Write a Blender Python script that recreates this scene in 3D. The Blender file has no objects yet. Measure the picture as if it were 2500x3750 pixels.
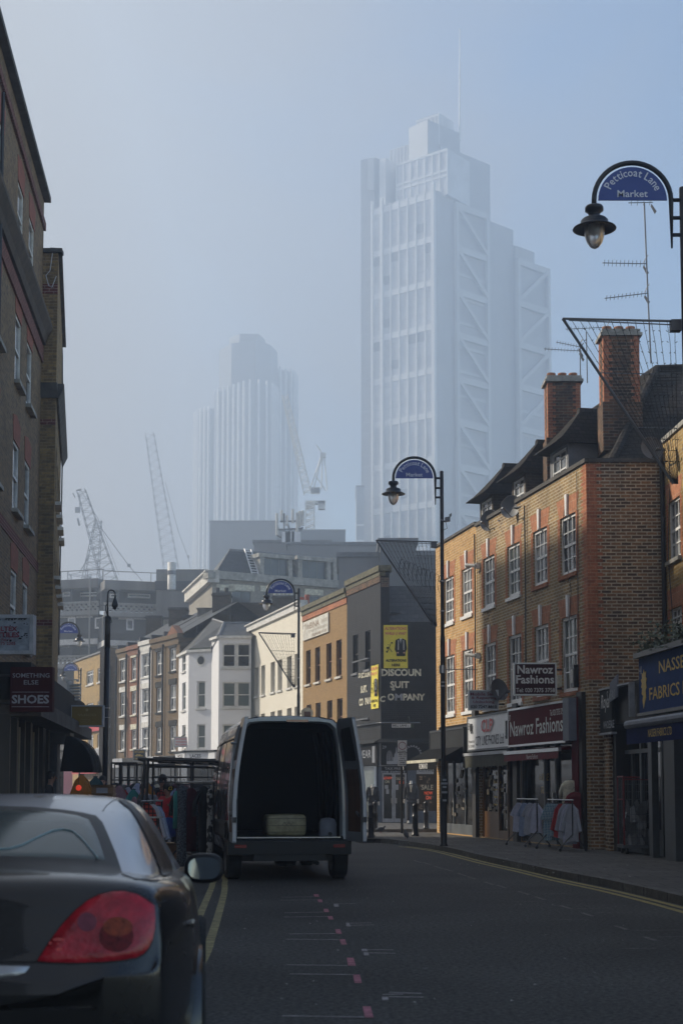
import bpy, math, random
from math import radians as R, sin, cos, pi, sqrt
from mathutils import Vector, Matrix
from mathutils.bvhtree import BVHTree
random.seed(7)
sc = bpy.context.scene
COL = sc.collection

# ---------------------------------------------------------------- camera, world, sun, exposure
FPX, TH, CY, EYE = 5500.0, R(4.8), 2428.0, 1.4       # focal length in photo pixels, tilt, principal row, eye height
cam = bpy.data.cameras.new('camera'); co = bpy.data.objects.new('camera', cam); COL.objects.link(co); sc.camera = co
co.location = (0, 0, EYE); co.rotation_euler = (pi/2 + TH, 0, 0)
cam.sensor_fit = 'HORIZONTAL'; cam.sensor_width = 36; cam.lens = 36*FPX/2500
cam.shift_y = (CY - 1875)/2500; cam.clip_start = .1; cam.clip_end = 4000
cam.dof.use_dof = True; cam.dof.focus_distance = 36; cam.dof.aperture_fstop = 5.6

SUN_AZ, SUN_EL = 66, 30                               # degrees left of the view, above the horizon
w = bpy.data.worlds.new('World'); sc.world = w; w.use_nodes = True
wn = w.node_tree; bg = wn.nodes['Background']
sky = wn.nodes.new('ShaderNodeTexSky'); sky.sky_type = 'NISHITA'; sky.sun_disc = False
sky.sun_elevation = R(SUN_EL); sky.sun_rotation = R(-SUN_AZ); sky.dust_density = .2; sky.air_density = 1.0
# a bank of mist thickens the sky towards the left
wt = wn.nodes.new('ShaderNodeTexCoord'); ws = wn.nodes.new('ShaderNodeSeparateXYZ'); wn.links.new(wt.outputs['Generated'], ws.inputs[0])
wno = wn.nodes.new('ShaderNodeTexNoise'); wno.inputs['Scale'].default_value = 4; wno.inputs['Detail'].default_value = 6; wno.inputs['Distortion'].default_value = .6; wn.links.new(wt.outputs['Generated'], wno.inputs[0])
wm = wn.nodes.new('ShaderNodeMath'); wm.operation = 'MULTIPLY_ADD'; wn.links.new(wno.outputs[0], wm.inputs[0]); wm.inputs[1].default_value = -.9; wn.links.new(ws.outputs['X'], wm.inputs[2])
wr = wn.nodes.new('ShaderNodeMapRange'); wr.interpolation_type = 'SMOOTHSTEP'; wr.inputs['From Min'].default_value = -.2; wr.inputs['From Max'].default_value = -.62; wn.links.new(wm.outputs[0], wr.inputs[0])
wx = wn.nodes.new('ShaderNodeMix'); wx.data_type = 'RGBA'; wn.links.new(wr.outputs[0], wx.inputs[0]); wn.links.new(sky.outputs[0], wx.inputs[6]); wx.inputs[7].default_value = (2.5, 2.55, 2.7, 1)
wn.links.new(wx.outputs[2], bg.inputs[0]); bg.inputs[1].default_value = .125
sl = bpy.data.lights.new('sun', 'SUN'); sl.energy = 3.3; sl.angle = R(2.0); sl.color = (1, .90, .74)
so = bpy.data.objects.new('sun', sl); COL.objects.link(so)
sd = Vector((-sin(R(SUN_AZ))*cos(R(SUN_EL)), cos(R(SUN_AZ))*cos(R(SUN_EL)), sin(R(SUN_EL))))
so.rotation_euler = sd.to_track_quat('Z', 'Y').to_euler()
sc.view_settings.view_transform = 'Standard'; sc.view_settings.look = 'None'
sc.view_settings.exposure = .54; sc.view_settings.gamma = 1
sc.cycles.volume_bounces = 4; sc.cycles.max_bounces = 8; sc.cycles.diffuse_bounces = 3; sc.cycles.glossy_bounces = 3
sc.cycles.use_denoising = True; sc.cycles.sample_clamp_indirect = 6

# ---------------------------------------------------------------- measuring: a photo pixel to a ray
def ray(px, py):
    u = (px - 1250)/FPX; v = (CY - py)/FPX
    return Vector((u, cos(TH) - sin(TH)*v, sin(TH) + cos(TH)*v))
def at(px, py, Y):
    d = ray(px, py); t = Y/d.y
    return Vector((d.x*t, Y, EYE + d.z*t))
def G(px, py, z=0.0):
    d = ray(px, py); t = (z - EYE)/d.z
    return Vector((d.x*t, d.y*t, z))
V = Vector
UP = V((0, 0, 1))

class Pl:
    """an upright plane: p + u*a + z*UP, n points to the viewer's side"""
    def __init__(s, a, b):
        s.p = V((a[0], a[1], 0)); d = V((b[0]-a[0], b[1]-a[1], 0)); s.L = d.length; s.a = d.normalized()
        n = V((s.a.y, -s.a.x, 0))
        if n.dot(-s.p) < 0: n = -n
        s.n = n
    def w(s, u, z, d=0.0): return s.p + s.a*u + UP*z + s.n*d
    def hit(s, px, py, d=0.0):
        r = ray(px, py); e = V((0, 0, EYE)); q = s.p + s.n*d
        t = (q - e).dot(s.n)/r.dot(s.n); h = e + r*t
        return ((h - s.p).dot(s.a), h.z)
    def rc(s, x0, x1, y0, y1, d=0.0):
        ym = (y0+y1)/2; xm = (x0+x1)/2
        a = s.hit(x0, ym, d)[0]; b = s.hit(x1, ym, d)[0]
        return (min(a, b), max(a, b), s.hit(xm, y1, d)[1], s.hit(xm, y0, d)[1])

# ---------------------------------------------------------------- objects and meshes
ORG = {}
def tag(o, label=None, cat=None, group=None, kind=None):
    if label: o['label'] = label
    if cat: o['category'] = cat
    if group: o['group'] = group
    if kind: o['kind'] = kind
    return o
def thing(name, label, cat, loc=(0, 0, 0), group=None, rot=0.0):
    o = bpy.data.objects.new(name, None); COL.objects.link(o); o.location = loc; o.rotation_euler = (0, 0, rot)
    o.empty_display_size = .2
    ORG[o.name] = V(loc); return tag(o, label, cat, group)
_tc = {}
def textmesh(s, bold=0.0, shear=0.0):
    k = (s, bold, shear)
    if k not in _tc:
        c = bpy.data.curves.new('t', 'FONT'); c.body = s; c.offset = bold; c.shear = shear; c.resolution_u = 2; c.fill_mode = 'BOTH'
        o = bpy.data.objects.new('t', c); me = bpy.data.meshes.new_from_object(o)
        vs = [tuple(v.co) for v in me.vertices]; fs = [tuple(p.vertices) for p in me.polygons]
        bpy.data.objects.remove(o); bpy.data.curves.remove(c); bpy.data.meshes.remove(me)
        _tc[k] = (vs, fs)
    return _tc[k]

EACH = set('pilaster window_surround cable floor_slab spandrel dark_panel mullion window_notice rung rail pole_bracket castor band_clamp rib fin_wall strip_window wall_pipe hoop window_item shop_pier door_notice leg upper_mullion top_mullion panel_antenna cabinet eye ear quoin_strip plate hinge fascia_board'.split())
class MB:
    def __init__(s): s.v = []; s.f = []; s.m = []; s.cm = 0; s.st = []
    def _a(s, vs, fs):
        s.st.append((len(s.v), len(s.f))); k = len(s.v); s.v += [V(p) for p in vs]; s.f += [tuple(i+k for i in f) for f in fs]; s.m += [s.cm]*len(fs); return s
    def poly(s, *p): return s._a(p, [tuple(range(len(p)))])
    def ob(s, o, a, b, c):
        o = V(o); vs = [o + a*i + b*j + c*k for i in (0, 1) for j in (0, 1) for k in (0, 1)]
        return s._a(vs, [(0, 1, 3, 2), (4, 6, 7, 5), (0, 4, 5, 1), (2, 3, 7, 6), (0, 2, 6, 4), (1, 5, 7, 3)])
    def box(s, x0, x1, y0, y1, z0, z1): return s.ob((x0, y0, z0), V((x1-x0, 0, 0)), V((0, y1-y0, 0)), V((0, 0, z1-z0)))
    def pb(s, pl, u0, u1, z0, z1, d0, d1): return s.ob(pl.w(u0, z0, d0), pl.a*(u1-u0), pl.n*(d1-d0), UP*(z1-z0))
    def pq(s, pl, u0, u1, z0, z1, d=0.0): return s.poly(pl.w(u0, z0, d), pl.w(u1, z0, d), pl.w(u1, z1, d), pl.w(u0, z1, d))
    def prism(s, pts, ex):
        n = len(pts); pts = [V(p) for p in pts]; ex = V(ex)
        fs = [tuple(range(n)), tuple(range(2*n-1, n-1, -1))] + [(i, (i+1) % n, n+(i+1) % n, n+i) for i in range(n)]
        return s._a(pts + [p+ex for p in pts], fs)
    def tube(s, pts, r, n=6, cap=True):
        pts = [V(p) for p in pts]; rs = r if isinstance(r, (list, tuple)) else [r]*len(pts)
        vs = []; fs = []; px = None
        for i, p in enumerate(pts):
            t = (pts[min(i+1, len(pts)-1)] - pts[max(i-1, 0)]).normalized()
            if px is None: px = t.orthogonal().normalized()
            else:
                px = (px - t*px.dot(t)); px = px.normalized() if px.length > 1e-6 else t.orthogonal().normalized()
            q = t.cross(px)
            for k in range(n):
                a = 2*pi*k/n; vs.append(p + (px*cos(a) + q*sin(a))*rs[i])
        for i in range(len(pts)-1):
            for k in range(n): fs.append((i*n+k, i*n+(k+1) % n, (i+1)*n+(k+1) % n, (i+1)*n+k))
        if cap: fs += [tuple(range(n))[::-1], tuple((len(pts)-1)*n+k for k in range(n))]
        return s._a(vs, fs)
    def lathe(s, prof, c, n=16, ax=UP):
        ax = V(ax).normalized(); x = ax.orthogonal().normalized(); y = ax.cross(x); c = V(c); vs = []; fs = []
        for r, h in prof:
            for k in range(n): a = 2*pi*k/n; vs.append(c + ax*h + (x*cos(a)+y*sin(a))*r)
        for i in range(len(prof)-1):
            for k in range(n): fs.append((i*n+k, i*n+(k+1) % n, (i+1)*n+(k+1) % n, (i+1)*n+k))
        return s._a(vs, fs)
    def loft(s, secs, closed=False, caps=False):
        n = len(secs[0]); vs = [p for q in secs for p in q]; fs = []
        for i in range(len(secs)-1):
            for k in range(n if closed else n-1): fs.append((i*n+k, i*n+(k+1) % n, (i+1)*n+(k+1) % n, (i+1)*n+k))
        if caps: fs += [tuple(range(n))[::-1], tuple((len(secs)-1)*n+k for k in range(n))]
        return s._a(vs, fs)
    def text(s, t, pl, u0, u1, z0, z1, d=.01, bold=0.0, shear=0.0, flip=False):
        vs, fs = textmesh(t, bold, shear)
        if not vs: return s
        xa = min(p[0] for p in vs); xb = max(p[0] for p in vs); ya = min(p[1] for p in vs); yb = max(p[1] for p in vs)
        def m(p):
            a = (p[0]-xa)/(xb-xa); b = (p[1]-ya)/(yb-ya)
            if flip: a = 1-a
            return pl.w(u0+(u1-u0)*a, z0+(z1-z0)*b, d)
        return s._a([m(p) for p in vs], fs)
    def lattice(s, a, b, w, n, r, side=None, w2=None):
        a = V(a); b = V(b); t = (b-a).normalized(); x = (side or V((1, 0, 0))); x = (x - t*x.dot(t)).normalized(); y = t.cross(x); w2 = w2 or w
        C = []
        for i in range(n+1):
            q = i/n; ww = (w + (w2-w)*q)/2; c = a + (b-a)*q
            C.append([c+x*ww+y*ww, c-x*ww+y*ww, c-x*ww-y*ww, c+x*ww-y*ww])
        for k in range(4): s.tube([C[0][k], C[n][k]], r, 4, False)
        for i in range(n):
            for k in range(4):
                a2, b2 = C[i][k], C[i+1][(k+1) % 4]
                if i % 2: a2, b2 = C[i][(k+1) % 4], C[i+1][k]
                s.tube([a2, b2], r*.6, 3, False)
        return s
    def build(s, name, mat, parent=None, smooth=False, **kw):
        if name in EACH and len(s.st) > 1:                # every piece of these parts is an object of its own
            for i, (a, fa) in enumerate(s.st):
                b, fb = s.st[i+1] if i+1 < len(s.st) else (len(s.v), len(s.f)); q = MB(); q.v = s.v[a:b]; q.f = [tuple(k-a for k in f) for f in s.f[fa:fb]]; q.m = [0]*len(q.f); o = q.build(name, mat, parent, smooth)
            return o
        me = bpy.data.meshes.new(name); o0 = ORG.get(parent.name, V((0, 0, 0))) if parent else V((0, 0, 0))
        me.from_pydata([tuple(p-o0) for p in s.v], [], s.f)
        mats = mat if isinstance(mat, (list, tuple)) else [mat]
        for m in mats: me.materials.append(m)
        if len(mats) > 1: me.polygons.foreach_set('material_index', s.m)
        uv = me.uv_layers.new(name='uv'); dat = uv.data
        for p in me.polygons:
            n = p.normal
            if abs(n.z) < .75:
                t = V((-n.y, n.x, 0)); t = t.normalized() if t.length > 1e-6 else V((1, 0, 0))
                if abs(t.x) > abs(t.y):
                    if t.x < 0: t = -t
                elif t.y < 0: t = -t
                for li in p.loop_indices:
                    c = s.v[me.loops[li].vertex_index]; dat[li].uv = (c.dot(t), c.z)
            else:
                for li in p.loop_indices:
                    c = s.v[me.loops[li].vertex_index]; dat[li].uv = (c.x, c.y)
            if smooth: p.use_smooth = True
        o = bpy.data.objects.new(name, me); COL.objects.link(o)
        if parent: o.parent = parent; ORG[o.name] = o0
        tag(o, **kw); return o
def struct(name, mb, mat, kind='structure'):
    o = mb.build(name, mat); o['kind'] = kind; return o
def copy_tree(o, parent=None):
    c = o.copy(); COL.objects.link(c)
    if parent: c.parent = parent
    for ch in list(o.children): copy_tree(ch, c)
    return c
def subsurf(o, n=1):
    m = o.modifiers.new('s', 'SUBSURF'); m.levels = n; m.render_levels = n; return o

# ---------------------------------------------------------------- materials
def base(name):
    m = bpy.data.materials.new(name); m.use_nodes = True; nt = m.node_tree; return m, nt, nt.nodes['Principled BSDF']
def N(nt, t, **k):
    n = nt.nodes.new(t)
    for a, b in k.items(): setattr(n, a, b)
    return n
def mat(name, c, rough=.7, metal=0.0, vary=.12, scale=3.0, bump=0.0, bscale=40, spec=.5, coat=0.0, emit=None, es=1.0, alpha=None, streak=False):
    m, nt, b = base(name); L = nt.links.new
    b.inputs['Roughness'].default_value = rough; b.inputs['Metallic'].default_value = metal
    b.inputs['Specular IOR Level'].default_value = spec; b.inputs['Coat Weight'].default_value = coat
    b.inputs['Base Color'].default_value = (*c, 1)
    if vary or bump:
        tc = N(nt, 'ShaderNodeTexCoord')
    if vary:
        no = N(nt, 'ShaderNodeTexNoise'); no.inputs['Scale'].default_value = scale; no.inputs['Detail'].default_value = 6
        no.inputs['Roughness'].default_value = .65
        if streak:
            mp = N(nt, 'ShaderNodeMapping'); mp.inputs['Scale'].default_value = (1, 1, .12); L(tc.outputs['Object'], mp.inputs[0]); L(mp.outputs[0], no.inputs[0])
        else: L(tc.outputs['Object'], no.inputs[0])
        mr = N(nt, 'ShaderNodeMapRange'); mr.inputs['From Min'].default_value = .3; mr.inputs['From Max'].default_value = .7
        mr.inputs['To Min'].default_value = 1-vary*1.6; mr.inputs['To Max'].default_value = 1+vary
        L(no.outputs[0], mr.inputs[0])
        mx = N(nt, 'ShaderNodeMix', data_type='RGBA', blend_type='MULTIPLY'); mx.inputs[0].default_value = 1
        mx.inputs[6].default_value = (*c, 1); L(mr.outputs[0], mx.inputs[7]); L(mx.outputs[2], b.inputs['Base Color'])
        mr2 = N(nt, 'ShaderNodeMapRange'); mr2.inputs['To Min'].default_value = max(.02, rough-.12); mr2.inputs['To Max'].default_value = min(1, rough+.12)
        L(no.outputs[0], mr2.inputs[0]); L(mr2.outputs[0], b.inputs['Roughness'])
    if bump:
        n2 = N(nt, 'ShaderNodeTexNoise'); n2.inputs['Scale'].default_value = bscale; n2.inputs['Detail'].default_value = 4; L(tc.outputs['Object'], n2.inputs[0])
        bp = N(nt, 'ShaderNodeBump'); bp.inputs['Strength'].default_value = bump; bp.inputs['Distance'].default_value = .02
        L(n2.outputs[0], bp.inputs['Height']); L(bp.outputs[0], b.inputs['Normal'])
    if emit: b.inputs['Emission Color'].default_value = (*emit, 1); b.inputs['Emission Strength'].default_value = es
    return m
def brick(name, c1, c2, mo, stain=.5, sscale=.35, bias=0.0, w_=.225, h_=.075, mort=.011, bump=.5, c3=None, rough=.9, sgrey=(.035, .03, .027), slo=.5, shi=.75, var=(.62, 1.3)):
    m, nt, b = base(name); L = nt.links.new; b.inputs['Roughness'].default_value = rough; b.inputs['Specular IOR Level'].default_value = .25
    tc = N(nt, 'ShaderNodeTexCoord')
    # slight wobble so courses are not ruler straight
    nz = N(nt, 'ShaderNodeTexNoise'); nz.inputs['Scale'].default_value = 5; L(tc.outputs['UV'], nz.inputs[0])
    vm = N(nt, 'ShaderNodeVectorMath', operation='SCALE'); L(nz.outputs['Color'], vm.inputs[0]); vm.inputs['Scale'].default_value = .012
    va = N(nt, 'ShaderNodeVectorMath', operation='ADD'); L(tc.outputs['UV'], va.inputs[0]); L(vm.outputs[0], va.inputs[1])
    bt = N(nt, 'ShaderNodeTexBrick'); L(va.outputs[0], bt.inputs['Vector'])
    bt.inputs['Scale'].default_value = 1; bt.inputs['Brick Width'].default_value = w_; bt.inputs['Row Height'].default_value = h_
    bt.inputs['Mortar Size'].default_value = mort; bt.inputs['Mortar Smooth'].default_value = .3; bt.inputs['Bias'].default_value = bias
    bt.inputs['Color1'].default_value = (*c1, 1); bt.inputs['Color2'].default_value = (*c2, 1); bt.inputs['Mortar'].default_value = (*mo, 1)
    # per-brick variation
    n1 = N(nt, 'ShaderNodeTexNoise'); n1.inputs['Scale'].default_value = 7; n1.inputs['Detail'].default_value = 5; n1.inputs['Roughness'].default_value = .8
    L(tc.outputs['UV'], n1.inputs[0])
    r1 = N(nt, 'ShaderNodeMapRange'); r1.inputs['From Min'].default_value = .3; r1.inputs['From Max'].default_value = .7
    r1.inputs['To Min'].default_value = var[0]; r1.inputs['To Max'].default_value = var[1]; L(n1.outputs[0], r1.inputs[0])
    mx = N(nt, 'ShaderNodeMix', data_type='RGBA', blend_type='MULTIPLY'); mx.inputs[0].default_value = 1; L(bt.outputs[0], mx.inputs[6]); L(r1.outputs[0], mx.inputs[7])
    out = mx.outputs[2]
    if c3:
        n3 = N(nt, 'ShaderNodeTexNoise'); n3.inputs['Scale'].default_value = .7; n3.inputs['Detail'].default_value = 4; L(tc.outputs['UV'], n3.inputs[0])
        r3 = N(nt, 'ShaderNodeMapRange'); r3.inputs['From Min'].default_value = .45; r3.inputs['From Max'].default_value = .62; L(n3.outputs[0], r3.inputs[0])
        m3 = N(nt, 'ShaderNodeMix', data_type='RGBA'); L(r3.outputs[0], m3.inputs[0]); L(out, m3.inputs[6]); m3.inputs[7].default_value = (*c3, 1)
        m4 = N(nt, 'ShaderNodeMix', data_type='RGBA', blend_type='MIX'); L(bt.outputs['Fac'], m4.inputs[0]); L(m3.outputs[2], m4.inputs[6]); m4.inputs[7].default_value = (*mo, 1)
        out = m4.outputs[2]
    # soot in broad streaks
    mp = N(nt, 'ShaderNodeMapping'); mp.inputs['Scale'].default_value = (1, .45, 1); L(tc.outputs['UV'], mp.inputs[0])
    n2 = N(nt, 'ShaderNodeTexNoise'); n2.inputs['Scale'].default_value = sscale*3; n2.inputs['Detail'].default_value = 9; n2.inputs['Roughness'].default_value = .68; L(mp.outputs[0], n2.inputs[0])
    r2 = N(nt, 'ShaderNodeMapRange'); r2.inputs['From Min'].default_value = slo-.08; r2.inputs['From Max'].default_value = shi; r2.inputs['To Max'].default_value = stain; L(n2.outputs[0], r2.inputs[0])
    m2 = N(nt, 'ShaderNodeMix', data_type='RGBA'); L(r2.outputs[0], m2.inputs[0]); L(out, m2.inputs[6]); m2.inputs[7].default_value = (*sgrey, 1)
    L(m2.outputs[2], b.inputs['Base Color'])
    bp = N(nt, 'ShaderNodeBump'); bp.inputs['Strength'].default_value = bump; bp.inputs['Distance'].default_value = .008; bp.invert = True
    ad = N(nt, 'ShaderNodeMath', operation='ADD'); L(bt.outputs['Fac'], ad.inputs[0]); sb = N(nt, 'ShaderNodeMath', operation='MULTIPLY'); L(n1.outputs[0], sb.inputs[0]); sb.inputs[1].default_value = -.8
    L(sb.outputs[0], ad.inputs[1]); L(ad.outputs[0], bp.inputs['Height']); L(bp.outputs[0], b.inputs['Normal'])
    return m
def tiles(name, c1, c2, w_=.18, h_=.11, bump=1.0, moss=0.2):
    m = brick(name, c1, c2, (c1[0]*.25, c1[1]*.25, c1[2]*.25), stain=moss, w_=w_, h_=h_, mort=.014, bump=bump, sgrey=(.09, .085, .06), slo=.55, shi=.8)
    return m
M = {}
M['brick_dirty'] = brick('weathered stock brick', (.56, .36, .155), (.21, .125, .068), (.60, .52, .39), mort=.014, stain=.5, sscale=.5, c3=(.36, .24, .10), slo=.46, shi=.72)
M['brick_clean'] = brick('cleaned orange stock brick', (.62, .36, .13), (.42, .23, .085), (.62, .50, .34), stain=.22, sscale=.3, bias=-.2)
M['brick_red'] = brick('red gauged brick', (.50, .19, .095), (.34, .12, .065), (.50, .30, .20), stain=.35, bias=-.1, mort=.007)
M['brick_arch'] = brick('red arch brick', (.52, .22, .12), (.40, .15, .08), (.50, .32, .22), stain=.15, w_=.07, h_=.23, mort=.007)
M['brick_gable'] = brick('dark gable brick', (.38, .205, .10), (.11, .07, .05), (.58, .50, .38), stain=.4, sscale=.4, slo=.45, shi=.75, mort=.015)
M['brick_yard'] = brick('yellow stock brick', (.50, .33, .12), (.32, .20, .075), (.45, .36, .22), stain=.3, sscale=.5)
M['brick_left'] = brick('sooty brown brick', (.27, .18, .09), (.15, .10, .055), (.26, .21, .165), stain=.4, sscale=.4)
M['brick_left2'] = brick('sooty yellow brick', (.44, .30, .12), (.18, .12, .06), (.32, .24, .15), stain=.6, sscale=.6, slo=.42, shi=.68)
M['brick_left_red'] = mat('red rubbed brick', (.27, .085, .05), .85, vary=.25, scale=6)
M['brick_maroon'] = brick('maroon band brick', (.16, .035, .03), (.12, .03, .025), (.28, .2, .17), stain=.2)
M['brick_brown'] = brick('brown terrace brick', (.20, .13, .07), (.11, .07, .045), (.22, .18, .13), stain=.5, c3=(.16, .11, .06))
M['brick_rust'] = brick('red brown terrace brick', (.30, .12, .07), (.20, .08, .05), (.30, .2, .15), stain=.4)
M['brick_estate'] = brick('dark blue brick', (.050, .050, .058), (.035, .036, .042), (.06, .06, .065), stain=.2)
M['brick_black'] = brick('black painted brick', (.014, .0145, .018), (.008, .0085, .011), (.005, .005, .007), stain=.4, sscale=.9, sgrey=(.06, .063, .07), slo=.53, shi=.85, rough=.6, bump=.9)
M['brick_white'] = brick('white painted brick', (.84, .84, .86), (.82, .82, .84), (.76, .76, .78), stain=.12, sgrey=(.6, .6, .6), bump=.5, var=(.93, 1.04))
M['brick_cream'] = brick('cream painted brick', (.80, .75, .65), (.78, .73, .63), (.72, .68, .58), stain=.2, sgrey=(.56, .51, .42), bump=.4, var=(.92, 1.04))
M['brick_stone'] = brick('pale grey brick', (.38, .35, .29), (.30, .275, .235), (.36, .34, .3), stain=.35, w_=.3, h_=.11)
M['brick_chimney'] = brick('chimney brick', (.28, .13, .065), (.06, .042, .035), (.28, .23, .17), stain=.75, sscale=.8, slo=.40, shi=.62)
M['brick_sooty'] = brick('sooty chimney brick', (.10, .075, .055), (.05, .04, .032), (.13, .11, .09), stain=.4)
M['tiles'] = tiles('dark clay tiles', (.050, .042, .038), (.026, .024, .024))
M['slate'] = brick('slate', (.075, .08, .09), (.045, .048, .055), (.02, .02, .022), stain=.25, w_=.3, h_=.17, mort=.008, bump=.8, sgrey=(.11, .11, .09), rough=.55)
M['render'] = mat('grey render', (.22, .20, .17), .9, vary=.3, scale=1.2, bump=.3)
M['ochre'] = mat('ochre roughcast', (.36, .225, .10), .95, vary=.28, scale=14, bump=1.0, bscale=90)
M['stone'] = mat('weathered stone', (.36, .35, .32), .85, vary=.35, scale=2.5, bump=.4)
M['stone_pale'] = mat('pale stone', (.62, .60, .55), .8, vary=.2, scale=2)
M['stone_dark'] = mat('sooty stone', (.085, .08, .075), .85, vary=.4, scale=2.5, bump=.4)
M['mossy'] = mat('mossy coping', (.14, .13, .085), .95, vary=.4, scale=5, bump=.8, bscale=20)
M['concrete'] = mat('estate concrete', (.19, .185, .18), .9, vary=.25, scale=.6, streak=True)
M['concrete_pale'] = mat('pale concrete', (.30, .295, .285), .9, vary=.2, scale=.8, streak=True)
M['white'] = mat('white gloss paint', (.80, .80, .80), .4, vary=.08, scale=5)
M['offwhite'] = mat('old white paint', (.66, .65, .62), .55, vary=.18, scale=4)
M['brownpaint'] = mat('brown painted frame', (.13, .06, .035), .5)
M['blackpaint'] = mat('black paint', (.018, .018, .02), .38, vary=.25, scale=6)
M['post'] = mat('black post paint', (.014, .014, .018), .32, vary=.3, scale=5, spec=.4)
M['postrust'] = mat('worn grey post paint', (.07, .065, .06), .6, vary=.6, scale=5)
M['greypaint'] = mat('grey blue paint', (.085, .115, .165), .5, vary=.15)
M['greyframe'] = mat('grey frame', (.085, .095, .105), .5, vary=.2)
M['bluegrey'] = mat('pale grey panel', (.20, .22, .27), .6, vary=.15)
M['darkpanel'] = mat('dark fascia', (.022, .024, .027), .75, vary=.35, scale=2, spec=.2)
M['darkwood'] = mat('dark stained front', (.02, .018, .017), .55, vary=.3)
M['oak'] = mat('varnished wood', (.14, .065, .02), .4, vary=.25, scale=4, streak=True)
M['maroon'] = mat('maroon sign', (.125, .012, .018), .8, vary=.1, spec=.15)
M['maroon2'] = mat('dark maroon panel', (.055, .010, .013), .75, vary=.15, spec=.2)
M['redvalance'] = mat('dark red awning', (.16, .012, .02), .85, vary=.2, scale=6)
M['olive'] = mat('olive canvas', (.055, .055, .04), .9, vary=.3, scale=6)
M['blackcloth'] = mat('black canvas', (.010, .010, .011), .95, vary=.3, scale=3, spec=.08)
M['bluesign'] = mat('blue sign', (.03, .065, .20), .8, vary=.15, spec=.15)
M['bluecloth'] = mat('blue canvas', (.012, .02, .10), .9, vary=.2, spec=.1)
M['laneblue'] = mat('blue enamel', (.045, .085, .36), .3, vary=.05)
M['lanetext'] = mat('pale enamel lettering', (.78, .83, .95), .4, vary=0)
M['gold'] = mat('mustard lettering', (.62, .42, .06), .5, vary=.1)
M['mustard'] = mat('mustard sign', (.25, .155, .022), .5, vary=.08)
M['yellow'] = mat('yellow banner', (.78, .66, .06), .6, vary=.08, scale=1.5)
M['signwhite'] = mat('white sign panel', (.70, .71, .74), .35, vary=.07)
M['signgrey'] = mat('grubby white sign', (.40, .42, .46), .5, vary=.2, scale=4)
M['letwhite'] = mat('white lettering', (.75, .74, .72), .5, vary=.05)
M['letcream'] = mat('cream lettering', (.68, .64, .50), .5, vary=.3, scale=6)
M['letgrey'] = mat('dull silver lettering', (.33, .35, .40), .45, vary=.1)
M['letblack'] = mat('black lettering', (.012, .012, .015), .8, vary=0, spec=.1)
M['letred'] = mat('red lettering', (.55, .03, .03), .5, vary=.1)
M['letmaroon'] = mat('maroon lettering', (.22, .02, .05), .5, vary=.1)
M['letorange'] = mat('orange neon script', (.7, .12, .05), .5, vary=0, emit=(1, .12, .04), es=.25)
M['alu'] = mat('aluminium', (.45, .46, .48), .35, .8, vary=.1)
M['lead'] = mat('lead', (.16, .165, .18), .6, vary=.2)
M['leaf'] = mat('ivy leaves', (.045, .07, .035), .6, vary=.5, scale=12)
M['terracotta'] = mat('clay pots', (.34, .16, .09), .85, vary=.3, scale=6)
M['wire'] = mat('black cable', (.02, .02, .022), .6, vary=0)
M['steel'] = mat('dull steel', (.16, .165, .18), .45, .6, vary=.2)
M['interior'] = mat('shop dark interior', (.025, .022, .02), .8, vary=.6, scale=1.5)
def glass(name, c, c2=None, sc_=.9, rough=.06, spec=.5):
    m, nt, b = base(name); L = nt.links.new; b.inputs['Roughness'].default_value = rough; b.inputs['Specular IOR Level'].default_value = spec
    tc = N(nt, 'ShaderNodeTexCoord'); no = N(nt, 'ShaderNodeTexNoise'); no.inputs['Scale'].default_value = sc_; no.inputs['Detail'].default_value = 3
    L(tc.outputs['Object'], no.inputs[0]); cr = N(nt, 'ShaderNodeValToRGB'); cr.color_ramp.elements[0].position = .42; cr.color_ramp.elements[1].position = .6
    cr.color_ramp.elements[0].color = (*c, 1); cr.color_ramp.elements[1].color = (*(c2 or c), 1); L(no.outputs[0], cr.inputs[0]); L(cr.outputs[0], b.inputs['Base Color'])
    n2 = N(nt, 'ShaderNodeTexNoise'); n2.inputs['Scale'].default_value = 2.2; L(tc.outputs['Object'], n2.inputs[0])
    bp = N(nt, 'ShaderNodeBump'); bp.inputs['Strength'].default_value = .06; bp.inputs['Distance'].default_value = .02; L(n2.outputs[0], bp.inputs['Height']); L(bp.outputs[0], b.inputs['Normal'])
    return m
M['glass_net'] = glass('window glass over net curtain', (.06, .065, .07), (.30, .31, .32), 2.2)
M['glass_dark'] = glass('dark window glass', (.012, .013, .015), (.04, .042, .045), 1.2)
M['glass_blind'] = glass('glass over green blind', (.09, .115, .11), (.13, .15, .14), .8)
M['glass_shop'] = glass('shop window glass', (.008, .008, .009), (.03, .028, .026), 2.5, .08, .3)
M['glass_far'] = glass('office glass', (.03, .035, .045), (.05, .055, .065), .3)

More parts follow.
